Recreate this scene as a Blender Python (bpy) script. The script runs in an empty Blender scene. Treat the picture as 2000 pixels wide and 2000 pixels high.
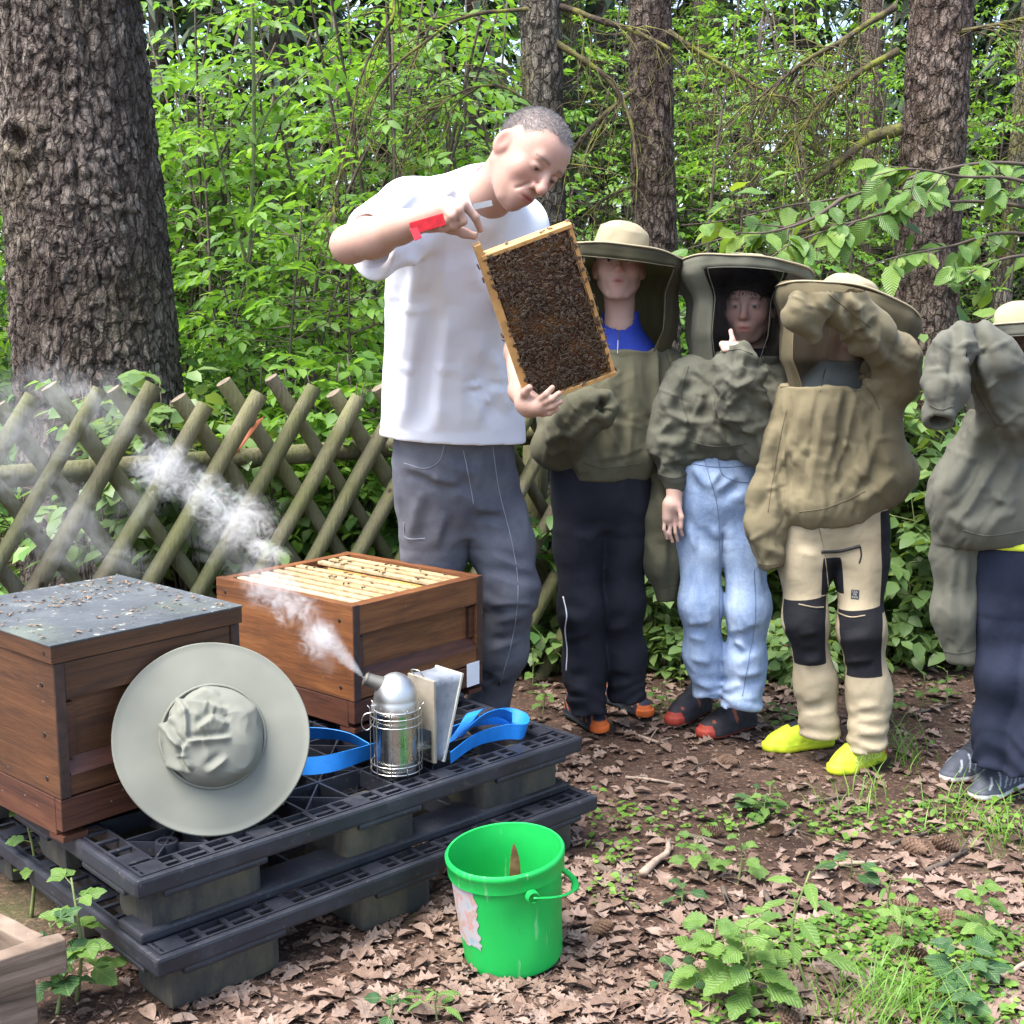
import bpy, bmesh, math, random
import numpy as np
from mathutils import Vector, Matrix
from mathutils.bvhtree import BVHTree

random.seed(7)
rng = np.random.default_rng(7)
PI = math.pi
SC = bpy.context.scene
COL = SC.collection
R = math.radians

# ------------------------------------------------------------------ camera, sky, sun, exposure
CAM_H = 1.40
FPX = 2500.0                       # focal length in pixels of the 2000 px photograph
PITCH = math.atan(400.0 / FPX)
cam_data = bpy.data.cameras.new("camera")
cam = bpy.data.objects.new("camera", cam_data)
COL.objects.link(cam)
cam.location = (0, 0, CAM_H)
cam.rotation_euler = (PI / 2 - PITCH, 0, 0)
cam_data.sensor_width = 36.0
cam_data.lens = 36.0 * FPX / 2000.0
cam_data.clip_start = 0.05
cam_data.clip_end = 400.0
SC.camera = cam

SUN_EL, SUN_AZ = R(64), R(-122)     # azimuth measured from +Y towards +X
sun_vec = Vector((math.sin(SUN_AZ) * math.cos(SUN_EL), math.cos(SUN_AZ) * math.cos(SUN_EL), math.sin(SUN_EL)))
world = bpy.data.worlds.new("World")
SC.world = world
world.use_nodes = True
wn = world.node_tree
bg = wn.nodes["Background"]
sky = wn.nodes.new("ShaderNodeTexSky")
sky.sky_type = 'NISHITA'
sky.sun_disc = False
sky.sun_elevation = SUN_EL
sky.sun_rotation = SUN_AZ
sky.air_density = 1.0
sky.dust_density = 3.0
sky.ozone_density = 1.0
wn.links.new(sky.outputs[0], bg.inputs[0])
bg.inputs[1].default_value = 0.15
sun_data = bpy.data.lights.new("sun", 'SUN')
sun_data.energy = 2.4
sun_data.angle = R(38)
sun_data.color = (1.0, 0.985, 0.95)
sun = bpy.data.objects.new("sun", sun_data)
COL.objects.link(sun)
sun.rotation_euler = sun_vec.to_track_quat('Z', 'Y').to_euler()
SC.view_settings.view_transform = 'Standard'
SC.view_settings.look = 'None'
SC.view_settings.gamma = 1.0
SC.view_settings.exposure = 1.95
SC.render.engine = 'CYCLES'
SC.cycles.use_denoising = True
SC.cycles.max_bounces = 8
SC.cycles.diffuse_bounces = 3
SC.cycles.glossy_bounces = 3
SC.cycles.transmission_bounces = 4
SC.cycles.transparent_max_bounces = 16
SC.cycles.volume_bounces = 2
SC.cycles.volume_step_rate = 2.0
SC.cycles.volume_max_steps = 128
SC.cycles.caustics_reflective = False
SC.cycles.caustics_refractive = False

# ------------------------------------------------------------------ pixel helpers (a pixel gives a direction only)
_cp, _sp = math.cos(PITCH), math.sin(PITCH)
_FWD = np.array([0, _cp, -_sp]); _UP = np.array([0, _sp, _cp]); _RT = np.array([1.0, 0, 0])
_C = np.array([0, 0, CAM_H])
def ray(u, v):
    return _RT * ((u - 1000) / FPX) + _FWD + _UP * ((1000 - v) / FPX)
def pz(u, v, z):                    # where the pixel's ray meets the level z
    r = ray(u, v); return _C + r * ((z - CAM_H) / r[2])
def py(u, v, d):                    # where it meets the upright plane y = d
    r = ray(u, v); return _C + r * (d / r[1])
def proj(p):
    q = np.asarray(p, float) - _C
    w = q @ _FWD
    return 1000 + FPX * (q @ _RT) / w, 1000 - FPX * (q @ _UP) / w
def unit(v):
    v = np.asarray(v, float); return v / (np.linalg.norm(v) + 1e-12)

# ------------------------------------------------------------------ noise (numpy)
def _hash(i, j, k, seed):
    h = (i.astype(np.int64) * 374761393 + j.astype(np.int64) * 668265263 + k.astype(np.int64) * 2147483647 + seed * 974711) & 0xFFFFFFFF
    h = ((h ^ (h >> 13)) * 1274126177) & 0xFFFFFFFF
    h = ((h ^ (h >> 16)) * 2246822519) & 0xFFFFFFFF
    return ((h ^ (h >> 15)) & 0xFFFF).astype(np.float32) / 65535.0
def vnoise(p, seed=0):
    p = np.asarray(p, np.float32)
    f = np.floor(p); t = p - f; f = f.astype(np.int64)
    t = t * t * (3 - 2 * t)
    r = 0
    for dx in (0, 1):
        wx = t[..., 0] if dx else 1 - t[..., 0]
        for dy in (0, 1):
            wy = t[..., 1] if dy else 1 - t[..., 1]
            for dz in (0, 1):
                wz = t[..., 2] if dz else 1 - t[..., 2]
                r = r + wx * wy * wz * _hash(f[..., 0] + dx, f[..., 1] + dy, f[..., 2] + dz, seed)
    return r * 2 - 1
def fbm(p, oct=3, seed=0, gain=0.5):
    p = np.asarray(p, np.float32); a, s, r = 1.0, 0.0, 0
    for o in range(oct):
        r = r + a * vnoise(p * (2.0 ** o) + 17.3 * o, seed + o); s += a; a *= gain
    return r / s

# ------------------------------------------------------------------ object helpers
def tag(o, label=None, cat=None, group=None, kind=None):
    if label: o["label"] = label
    if cat: o["category"] = cat
    if group: o["group"] = group
    if kind: o["kind"] = kind
    return o
def empty(name, loc=(0, 0, 0), label=None, cat=None, group=None):
    o = bpy.data.objects.new(name, None)
    COL.objects.link(o); o.location = loc; o.empty_display_size = 0.05
    return tag(o, label, cat, group)
def link(name, me, mat=None, parent=None):
    """world-space mesh as an object; keeps its place when parented"""
    o = bpy.data.objects.new(name, me); COL.objects.link(o)
    if mat is not None and len(me.materials) == 0:
        me.materials.append(mat)
    if parent is not None:
        o.parent = parent
        m = Matrix.Identity(4); q = parent
        while q is not None:
            m = (Matrix.LocRotScale(q.location, q.rotation_euler, q.scale) if q.parent is None else
                 q.matrix_parent_inverse @ Matrix.LocRotScale(q.location, q.rotation_euler, q.scale)) @ m
            q = q.parent
        o.matrix_parent_inverse = m.inverted()
    return o
def mesh_np(name, V, F, smooth=True):
    me = bpy.data.meshes.new(name)
    V = np.asarray(V, np.float32).reshape(-1, 3)
    if isinstance(F, np.ndarray):
        n, k = F.shape
        me.vertices.add(len(V)); me.vertices.foreach_set("co", V.ravel())
        me.loops.add(n * k); me.loops.foreach_set("vertex_index", F.astype(np.int32).ravel())
        me.polygons.add(n)
        me.polygons.foreach_set("loop_start", np.arange(0, n * k, k, dtype=np.int32))
        me.update(calc_edges=True)
        me.validate()
    else:
        me.from_pydata(V.tolist(), [], F); me.update()
    if smooth:
        me.polygons.foreach_set("use_smooth", np.ones(len(me.polygons), bool))
    return me
class MB:
    """collects simple shapes, links them as ONE mesh object"""
    def __init__(s): s.V = []; s.F = []; s.n = 0
    def add(s, V, F):
        V = np.asarray(V, float).reshape(-1, 3); s.V.append(V)
        s.F += [tuple(int(i) + s.n for i in f) for f in F]; s.n += len(V)
    def box(s, c, size, axes=None, bev=0.0):
        hx, hy, hz = [q / 2 for q in size]; ax = np.eye(3) if axes is None else np.asarray(axes, float)
        c = np.asarray(c, float)
        if bev <= 0:
            P = np.array([[x, y, z] for x in (-hx, hx) for y in (-hy, hy) for z in (-hz, hz)])
            s.add(c + P @ ax, [(0, 1, 3, 2), (4, 6, 7, 5), (0, 4, 5, 1), (2, 3, 7, 6), (0, 2, 6, 4), (1, 5, 7, 3)])
        else:
            b = min(bev, hx * .9, hy * .9, hz * .9)
            bm = bmesh.new(); bmesh.ops.create_cube(bm, size=1)
            for v in bm.verts: v.co = Vector((v.co.x * 2 * hx, v.co.y * 2 * hy, v.co.z * 2 * hz))
            bmesh.ops.bevel(bm, geom=list(bm.edges), offset=b, segments=2, profile=0.6, affect='EDGES')
            bm.verts.index_update()
            P = np.array([v.co[:] for v in bm.verts]); F = [[v.index for v in f.verts] for f in bm.faces]; bm.free()
            s.add(c + P @ ax, F)
    def tube(s, pts, rad, seg=8, caps=True, up=(0, 0, 1), squash=1.0):
        V, F = tube(pts, rad, seg, caps, squash); s.add(V, F)
    def build(s, name, mat=None, parent=None, smooth=False, angle=None):
        me = bpy.data.meshes.new(name); me.from_pydata(np.concatenate(s.V).tolist(), [], s.F); me.update()
        if smooth or angle:
            me.polygons.foreach_set("use_smooth", np.ones(len(me.polygons), bool))
            if angle: sharp(me, angle)
        return link(name, me, mat, parent)
def sharp(me, deg):
    bm = bmesh.new(); bm.from_mesh(me)
    for e in bm.edges:
        if len(e.link_faces) == 2 and e.calc_face_angle(0) > R(deg): e.smooth = False
    bm.to_mesh(me); bm.free()
def tube(pts, rad, seg=8, caps=True, squash=1.0):
    pts = np.asarray(pts, float); n = len(pts)
    rad = np.full(n, rad, float) if np.isscalar(rad) else np.asarray(rad, float)
    T = np.gradient(pts, axis=0); T /= np.linalg.norm(T, axis=1)[:, None] + 1e-12
    a = np.array([0, 0, 1.0]) if abs(T[0][2]) < 0.9 else np.array([1.0, 0, 0])
    N = np.cross(T[0], a); N /= np.linalg.norm(N)
    V = []; th = np.linspace(0, 2 * PI, seg, endpoint=False)
    for i in range(n):
        N = N - T[i] * (N @ T[i]); N /= np.linalg.norm(N) + 1e-12
        B = np.cross(T[i], N)
        V.append(pts[i] + rad[i] * (np.cos(th)[:, None] * N + squash * np.sin(th)[:, None] * B))
    F = []
    for i in range(n - 1):
        for j in range(seg):
            k = (j + 1) % seg
            F.append((i * seg + j, i * seg + k, (i + 1) * seg + k, (i + 1) * seg + j))
    if caps:
        F.append(tuple(range(seg - 1, -1, -1))); F.append(tuple((n - 1) * seg + j for j in range(seg)))
    return np.concatenate(V), F
def spline(pts, n):
    """Catmull-Rom through the points"""
    P = np.asarray(pts, float); P = np.vstack([2 * P[0] - P[1], P, 2 * P[-1] - P[-2]])
    m = len(P) - 3; out = []
    for s in np.linspace(0, m - 1e-6, n):
        i = int(s); t = s - i; a, b, c, d = P[i:i + 4]
        out.append(0.5 * ((2 * b) + (c - a) * t + (2 * a - 5 * b + 4 * c - d) * t * t + (3 * b - a - 3 * c + d) * t ** 3))
    return np.array(out)
def lathe(prof, seg=48, c=(0, 0, 0), close=False):
    """profile [(r, z)] turned round z"""
    prof = np.asarray(prof, float); th = np.linspace(0, 2 * PI, seg, endpoint=False)
    V = np.stack([prof[:, 0, None] * np.cos(th), prof[:, 0, None] * np.sin(th), np.repeat(prof[:, 1, None], seg, 1)], -1) + np.asarray(c)
    F = []; n = len(prof)
    for i in range(n - 1 + (1 if close else 0)):
        for j in range(seg):
            k = (j + 1) % seg; i2 = (i + 1) % n
            F.append((i * seg + j, i * seg + k, i2 * seg + k, i2 * seg + j))
    return V.reshape(-1, 3), F
def copy_tree(o, parent=None):
    c = o.copy(); COL.objects.link(c); c.parent = parent
    for ch in o.children: copy_tree(ch, c)
    return c

# ------------------------------------------------------------------ materials
class NT:
    def __init__(s, name):
        s.m = bpy.data.materials.new(name); s.m.use_nodes = True; s.t = s.m.node_tree
        s.bsdf = s.t.nodes["Principled BSDF"]; s.out = s.t.nodes["Material Output"]
    def n(s, typ, **kw):
        nd = s.t.nodes.new(typ)
        for k, v in kw.items():
            if k in nd.inputs.keys() if hasattr(nd.inputs, 'keys') else False: nd.inputs[k].default_value = v
            else: setattr(nd, k, v)
        return nd
    def l(s, a, b): s.t.links.new(a, b)
    def coord(s, which="Object", scale=(1, 1, 1), rot=(0, 0, 0)):
        tc = s.n("ShaderNodeTexCoord"); mp = s.n("ShaderNodeMapping")
        mp.inputs["Scale"].default_value = scale; mp.inputs["Rotation"].default_value = rot
        s.l(tc.outputs[which], mp.inputs["Vector"]); return mp.outputs[0]
    def noise(s, vec, scale, detail=4, rough=0.55, dist=0.0):
        nd = s.n("ShaderNodeTexNoise"); nd.inputs["Scale"].default_value = scale; nd.inputs["Detail"].default_value = detail
        nd.inputs["Roughness"].default_value = rough; nd.inputs["Distortion"].default_value = dist
        if vec is not None: s.l(vec, nd.inputs["Vector"])
        return nd.outputs[0]
    def ramp(s, fac, stops, interp='LINEAR'):
        nd = s.n("ShaderNodeValToRGB"); cr = nd.color_ramp; cr.interpolation = interp
        while len(cr.elements) < len(stops): cr.elements.new(0.5)
        for e, (p, c) in zip(cr.elements, stops):
            e.position = p; e.color = (*c, 1) if len(c) == 3 else c
        s.l(fac, nd.inputs[0]); return nd.outputs[0]
    def mix(s, fac, a, b, typ='MIX'):
        nd = s.n("ShaderNodeMix"); nd.data_type = 'RGBA'; nd.blend_type = typ
        for sock, val in ((nd.inputs[0], fac), (nd.inputs[6], a), (nd.inputs[7], b)):
            if hasattr(val, 'is_linked'): s.l(val, sock)
            elif isinstance(val, (tuple, list)): sock.default_value = (*val, 1) if len(val) == 3 else val
            else: sock.default_value = val
        return nd.outputs[2]
    def math(s, op, a, b=None, c=None):
        nd = s.n("ShaderNodeMath"); nd.operation = op
        for i, val in enumerate((a, b, c)):
            if val is None: continue
            if hasattr(val, 'is_linked'): s.l(val, nd.inputs[i])
            else: nd.inputs[i].default_value = val
        return nd.outputs[0]
    def bump(s, h, strength=0.3, dist=0.01, prev=None):
        nd = s.n("ShaderNodeBump"); nd.inputs["Strength"].default_value = strength; nd.inputs["Distance"].default_value = dist
        s.l(h, nd.inputs["Height"])
        if prev is not None: s.l(prev, nd.inputs["Normal"])
        return nd.outputs[0]
    def set(s, col=None, rough=None, metal=None, normal=None, spec=None, **kw):
        b = s.bsdf
        for sock, val in (("Base Color", col), ("Roughness", rough), ("Metallic", metal), ("Normal", normal), ("Specular IOR Level", spec), *kw.items()):
            if val is None: continue
            if hasattr(val, 'is_linked'): s.l(val, b.inputs[sock])
            elif isinstance(val, (tuple, list)) and len(val) == 3 and sock not in ("Normal", "Subsurface Radius"): b.inputs[sock].default_value = (*val, 1)
            else: b.inputs[sock].default_value = val
        return s.m
def simple(name, col, rough=0.6, metal=0.0, var=0.25, nscale=12, bump=0.15, bscale=60, bdist=0.004, spec=0.5, coord="Object", **kw):
    n = NT(name); co = n.coord(coord)
    lo = tuple(c * (1 - var) for c in col); hi = tuple(min(1, c * (1 + var)) for c in col)
    c = n.ramp(n.noise(co, nscale, 5), [(0.3, lo), (0.7, hi)])
    nb = n.bump(n.noise(co, bscale, 4), bump, bdist) if bump else None
    return n.set(c, rough, metal, nb, spec, **kw)
def leaf_mat(name, cols, trans=0.4, rough=0.45, veins=False, spec=0.4, twist=1.35):
    n = NT(name)
    geo = n.n("ShaderNodeNewGeometry")
    c = n.ramp(geo.outputs["Random Per Island"], [(i / max(1, len(cols) - 1), q) for i, q in enumerate(cols)])
    co = n.coord("Object")
    c = n.mix(0.35, c, n.ramp(n.noise(co, 2.2, 3), [(0.35, (0.45, 0.5, 0.4)), (0.65, (1.25, 1.2, 1.1))]), 'MULTIPLY')
    n.set(c, rough, spec=spec)
    tr = n.n("ShaderNodeBsdfTranslucent")
    n.l(n.mix(1.0, c, (twist, 1.25, 0.55), 'MULTIPLY'), tr.inputs["Color"])
    mx = n.n("ShaderNodeMixShader"); mx.inputs[0].default_value = trans
    n.l(n.bsdf.outputs[0], mx.inputs[1]); n.l(tr.outputs[0], mx.inputs[2]); n.l(mx.outputs[0], n.out.inputs[0])
    return n.m

# ------------------------------------------------------------------ implicit surfaces (bodies, clothes)
def _smin(a, b, k):
    if k <= 0: return np.minimum(a, b)
    h = np.maximum(k - np.abs(a - b), 0) / k
    return np.minimum(a, b) - h * h * k * 0.25
class Field:
    def __init__(s, lo, hi, h):
        s.h = h; s.lo = np.asarray(lo, float); n = np.ceil((np.asarray(hi) - s.lo) / h).astype(int) + 1
        s.D = np.full(n, 0.2, np.float32); s.n = n
        s.ax = [(s.lo[i] + h * np.arange(n[i])).astype(np.float32) for i in range(3)]
    def _blk(s, lo, hi):
        a = np.maximum(np.floor((np.asarray(lo) - s.lo) / s.h).astype(int), 0)
        b = np.minimum(np.ceil((np.asarray(hi) - s.lo) / s.h).astype(int) + 1, s.n)
        if np.any(b <= a): return None, None
        sl = tuple(slice(a[i], b[i]) for i in range(3))
        P = np.stack(np.meshgrid(s.ax[0][sl[0]], s.ax[1][sl[1]], s.ax[2][sl[2]], indexing='ij'), -1)
        return sl, P
    def _put(s, sl, d, k, op):
        if op == 'add': s.D[sl] = _smin(s.D[sl], d, k)
        elif op == 'sub': s.D[sl] = -_smin(-s.D[sl], d, k)
        elif op == 'cut': s.D[sl] = -_smin(-s.D[sl], -d, k)
    def cone(s, a, b, ra, rb, k=0.0, op='add'):
        a = np.asarray(a, float); b = np.asarray(b, float); r = max(ra, rb) + k + 3 * s.h
        sl, P = s._blk(np.minimum(a, b) - r, np.maximum(a, b) + r)
        if sl is None: return
        ab = b - a; t = np.clip(((P - a) @ ab) / (ab @ ab + 1e-12), 0, 1)
        d = np.linalg.norm(P - (a + t[..., None] * ab), axis=-1) - (ra + (rb - ra) * t)
        s._put(sl, d.astype(np.float32), k, op)
    def chain(s, pts, rad, k=0.0, op='add'):
        for i in range(len(pts) - 1): s.cone(pts[i], pts[i + 1], rad[i], rad[i + 1], k if i or op != 'add' else k, op)
    def ball(s, c, r, k=0.0, op='add', axes=None):
        """ellipsoid: r scalar or three radii along the axes"""
        c = np.asarray(c, float); r = np.full(3, r, float) if np.isscalar(r) else np.asarray(r, float)
        q = r.max() + k + 3 * s.h; sl, P = s._blk(c - q, c + q)
        if sl is None: return
        X = P - c
        if axes is not None: X = X @ np.asarray(axes, float).T
        X = X / r; l = np.linalg.norm(X, axis=-1); l2 = np.linalg.norm(X / r, axis=-1) + 1e-6
        s._put(sl, (l * (l - 1) / l2).astype(np.float32), k, op)
    def rbox(s, c, half, r, k=0.0, op='add', axes=None):
        c = np.asarray(c, float); half = np.asarray(half, float)
        q = np.linalg.norm(half) + r + k + 3 * s.h; sl, P = s._blk(c - q, c + q)
        if sl is None: return
        X = P - c
        if axes is not None: X = X @ np.asarray(axes, float).T
        Q = np.abs(X) - (half - r)
        d = np.linalg.norm(np.maximum(Q, 0), axis=-1) + np.minimum(Q.max(-1), 0) - r
        s._put(sl, d.astype(np.float32), k, op)
    def loft(s, secs, k=0.0, op='add', pw=2.0):
        """level sections (z, cx, cy, half width, half depth, yaw) from low to high"""
        S = np.asarray(secs, float); S = S[np.argsort(S[:, 0])]; w = S[:, 3:5].max() + k + 3 * s.h
        lo = [S[:, 1].min() - w, S[:, 2].min() - w, S[0, 0] - k - 3 * s.h]; hi = [S[:, 1].max() + w, S[:, 2].max() + w, S[-1, 0] + k + 3 * s.h]
        sl, P = s._blk(lo, hi)
        if sl is None: return
        z = P[0, 0, :, 2]; zc = np.clip(z, S[0, 0], S[-1, 0])
        zz = np.linspace(S[0, 0], S[-1, 0], 60); I = []
        for c in range(1, 6):
            y = np.interp(zz, S[:, 0], S[:, c]); y = np.convolve(np.pad(y, 4, mode='edge'), np.ones(9) / 9, 'valid'); I.append(np.interp(zc, zz, y))
        cx, cy, a, b, yw = I
        X = P[..., 0] - cx; Y = P[..., 1] - cy; c, n = np.cos(yw), np.sin(yw)
        u = np.abs((X * c + Y * n) / a); v = np.abs((-X * n + Y * c) / b)
        rr = (u ** pw + v ** pw) ** (1 / pw); d = (rr - 1) * np.minimum(a, b)
        dz = np.abs(z - zc); d = np.where(dz > 0, np.sqrt(np.maximum(d, 0) ** 2 + dz ** 2) + np.minimum(d, 0) * 0, d)
        s._put(sl, d.astype(np.float32), k, op)
    def plane(s, c, nrm, k=0.0):
        """keeps what lies behind the plane"""
        nrm = unit(nrm); c = np.asarray(c, float)
        d = (s.ax[0][:, None, None] - c[0]) * nrm[0] + (s.ax[1][None, :, None] - c[1]) * nrm[1] + (s.ax[2][None, None, :] - c[2]) * nrm[2]
        s.D = -_smin(-s.D, -d.astype(np.float32), k)
    def warp(s, fn, band=0.03):
        """adds fn(points) to the distances near the surface"""
        idx = np.nonzero(np.abs(s.D) < band)
        P = np.stack([s.ax[0][idx[0]], s.ax[1][idx[1]], s.ax[2][idx[2]]], -1)
        s.D[idx] += fn(P).astype(np.float32)
    def mesh(s, name, smooth_it=1):
        V, F = nets(s.D, s.lo, s.h)
        if smooth_it: V = relax(V, F, smooth_it)
        return mesh_np(name, V, F)
def relax(V, F, it):
    for _ in range(it):
        S = np.zeros_like(V); C = np.zeros(len(V))
        for a in range(4):
            b = (a + 1) % 4
            np.add.at(S, F[:, a], V[F[:, b]]); np.add.at(C, F[:, a], 1); np.add.at(S, F[:, b], V[F[:, a]]); np.add.at(C, F[:, b], 1)
        V = 0.5 * V + 0.5 * S / np.maximum(C, 1)[:, None]
    return V
def nets(D, lo, h):
    S = D < 0
    c = np.zeros(np.array(D.shape) - 1, np.int8)
    for i in (0, 1):
        for j in (0, 1):
            for k in (0, 1):
                c += S[i:D.shape[0] - 1 + i, j:D.shape[1] - 1 + j, k:D.shape[2] - 1 + k]
    act = np.argwhere((c > 0) & (c < 8))
    vid = np.full(c.shape, -1, np.int64); vid[tuple(act.T)] = np.arange(len(act))
    acc = np.zeros((len(act), 3)); cnt = np.zeros(len(act))
    for ax in range(3):
        o1, o2 = [q for q in range(3) if q != ax]
        for i in (0, 1):
            for j in (0, 1):
                p = act.copy(); p[:, o1] += i; p[:, o2] += j; q = p.copy(); q[:, ax] += 1
                a = D[tuple(p.T)]; b = D[tuple(q.T)]; m = (a < 0) != (b < 0)
                t = np.where(m, a / np.where(np.abs(a - b) < 1e-9, 1, a - b), 0)
                e = (p - act).astype(float); e[:, ax] += t
                acc[m] += e[m]; cnt[m] += 1
    V = lo + h * (act + acc / np.maximum(cnt, 1)[:, None])
    Fs = []
    for ax in range(3):
        o1, o2 = [(1, 2), (2, 0), (0, 1)][ax]
        sl0 = [slice(None)] * 3; sl1 = [slice(None)] * 3
        sl0[ax] = slice(0, -1); sl1[ax] = slice(1, None)
        E = np.argwhere(S[tuple(sl0)] != S[tuple(sl1)])
        E = E[(E[:, o1] > 0) & (E[:, o2] > 0) & (E[:, o1] < D.shape[o1] - 1) & (E[:, o2] < D.shape[o2] - 1)]
        ins = S[tuple(E.T)]
        q = []
        for di, dj in ((-1, -1), (0, -1), (0, 0), (-1, 0)):
            p = E.copy(); p[:, o1] += di; p[:, o2] += dj; q.append(vid[tuple(p.T)])
        f = np.stack(q, 1); f[~ins] = f[~ins][:, ::-1]
        Fs.append(f)
    return V, np.concatenate(Fs)
def worley(P, seed=0):
    P = np.asarray(P, np.float32); I = np.floor(P); f1 = np.full(len(P), 9.0, np.float32); f2 = f1.copy()
    for a in (-1, 0, 1):
        for b in (-1, 0, 1):
            for c in (-1, 0, 1):
                q = I + (a, b, c); o = np.stack([_hash(q[:, 0], q[:, 1], q[:, 2], seed + k) for k in (0, 1, 2)], -1); d = np.linalg.norm(q + o - P, axis=1); f2 = np.minimum(f2, np.maximum(d, f1)); f1 = np.minimum(f1, d)
    return f1, f2
def crease(me, fn):
    """moves each vertex along its normal: cloth folds on the finished surface"""
    n = len(me.vertices); co = np.empty(n * 3, np.float32); me.vertices.foreach_get("co", co); P = co.reshape(-1, 3); no = np.empty(n * 3, np.float32); me.vertices.foreach_get("normal", no)
    V = P + no.reshape(-1, 3) * np.asarray(fn(P))[:, None]; me.vertices.foreach_set("co", V.astype(np.float32).ravel()); me.update()
def crumple(P, s, amp, ax=(1, 1, 1), seed=0):
    """stiff cloth: flat facets that meet in sharp creases"""
    q = P * np.array(ax) * s; q = q + 0.30 * np.stack([vnoise(q * 0.9 + 5, seed), vnoise(q * 0.9 + 11, seed + 1), vnoise(q * 0.9 + 17, seed + 2)], -1); f1, f2 = worley(q, seed + 4); return amp * (f1 - 0.45 - 0.35 * np.exp(-((f2 - f1) / 0.10) ** 2) * 0.5)
def line_folds(folds_, amp, width, front_of=None, sc=1.0, ox=0.0, oy=0.0, seed=0):
    """long creases: each a list of photo points on the cloth, made into tapering sharp ridges with a valley beside them"""
    segs = []; g = np.random.default_rng(seed)
    for f in folds_:
        pts = [(ox + sc * x, oy + sc * y) for x, y in f]; a = amp * g.uniform(0.7, 1.25); w = width * g.uniform(0.75, 1.3); sg = g.choice([-1, 1]); n = len(pts) - 1
        for i in range(n): segs.append((np.array(pts[i]), np.array(pts[i + 1]), a, w, sg, i == 0, i == n - 1))
    def fn(P):
        q = P.astype(np.float64) - _C; wd = q @ _FWD; uv = np.stack([1000 + FPX * (q @ _RT) / wd, 1000 - FPX * (q @ _UP) / wd], -1); h = np.zeros(len(P)); uv = uv + 3.0 * np.stack([vnoise(P * 12, 1), vnoise(P * 12, 2)], -1)
        for a, b, am, w, sg, s0, s1 in segs:
            ab = b - a; L = np.linalg.norm(ab); t = ((uv - a) @ ab) / (L * L); m = (t > -0.3) & (t < 1.3); nrm = np.array([-ab[1], ab[0]]) / L; d = (uv - a) @ nrm; m &= np.abs(d) < 6 * w
            if not m.any(): continue
            tt = t[m]; dd = d[m] * sg; tp = np.ones(len(tt)); tp = tp * np.clip(tt / 0.35 + 0.1, 0, 1) if s0 else tp * np.clip((tt + 0.12) / 0.12, 0, 1); tp = tp * np.clip((1 - tt) / 0.35 + 0.1, 0, 1) if s1 else tp * np.clip((1.12 - tt) / 0.12, 0, 1)
            w2 = w * 1.12; h[m] += am * tp * (np.exp(-np.sqrt((dd / w2) ** 2 + 0.06) + 0.245) - 0.70 * np.exp(-((dd - 1.8 * w2) / (1.25 * w2)) ** 2))
        h = np.where(h > 0, amp * 1.25 * np.tanh(h / (amp * 1.25)), amp * 0.8 * np.tanh(h / (amp * 0.8)))
        if front_of is not None: h *= np.clip((front_of - P[:, 1]) / 0.03, 0, 1)
        return h
    return fn
def paint(me, fn, name="tone"):
    """per-vertex colour of the thing itself (skin, lips, stubble ...)"""
    n = len(me.vertices); co = np.empty(n * 3, np.float32); me.vertices.foreach_get("co", co)
    c = np.ones((n, 4), np.float32); c[:, :3] = fn(co.reshape(-1, 3))
    a = me.color_attributes.new(name, 'FLOAT_COLOR', 'POINT'); a.data.foreach_set("color", c.ravel())

# ================================================================== SETTING
# ---- ground
def ground_z(x, y):
    p = np.stack([np.asarray(x, float), np.asarray(y, float), np.zeros_like(np.asarray(x, float))], -1)
    return 0.018 * fbm(p * 1.7, 3, 5) + 0.006 * fbm(p * 9.0, 2, 9)
def gz(x, y): return float(ground_z(np.array([x]), np.array([y]))[0])
def build_ground():
    xs = np.concatenate([np.linspace(-70, -5, 14)[:-1], np.linspace(-5, -1.2, 26)[:-1], np.linspace(-1.2, 2.4, 150), np.linspace(2.4, 6, 24)[1:], np.linspace(6, 70, 14)[1:]])
    ys = np.concatenate([np.linspace(-30, 1.5, 10)[:-1], np.linspace(1.5, 5.4, 160), np.linspace(5.4, 12, 30)[1:], np.linspace(12, 130, 16)[1:]])
    X, Y = np.meshgrid(xs, ys, indexing='ij'); Z = ground_z(X, Y)
    V = np.stack([X, Y, Z], -1).reshape(-1, 3); ny = len(ys)
    i, j = np.meshgrid(np.arange(len(xs) - 1), np.arange(ny - 1), indexing='ij')
    a = (i * ny + j).ravel(); F = np.stack([a, a + ny, a + ny + 1, a + 1], 1)
    n = NT("forest_soil"); co = n.coord("Object")
    soil = n.ramp(n.noise(co, 2.3, 6), [(0.3, (0.060, 0.036, 0.025)), (0.5, (0.115, 0.070, 0.050)), (0.72, (0.19, 0.125, 0.095))])
    chips = n.ramp(n.noise(co, 70, 5, 0.7), [(0.50, (0.35, 0.35, 0.35)), (0.60, (1.0, 0.95, 0.9)), (0.72, (2.0, 1.75, 1.55))])
    c = n.mix(0.8, soil, chips, 'MULTIPLY')
    moss = n.ramp(n.noise(co, 1.3, 4), [(0.56, (0, 0, 0)), (0.68, (1, 1, 1))])
    c = n.mix(n.math('MULTIPLY', moss, 0.35), c, (0.07, 0.10, 0.02))
    h = n.noise(co, 85, 6, 0.7)
    h2 = n.noise(co, 22, 4, 0.6)
    n.set(c, 0.92, normal=n.bump(h2, 0.6, 0.02, n.bump(h, 0.8, 0.008)), spec=0.2)
    tag(link("ground", mesh_np("ground", V, F), n.m), kind="structure")
build_ground()

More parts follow.
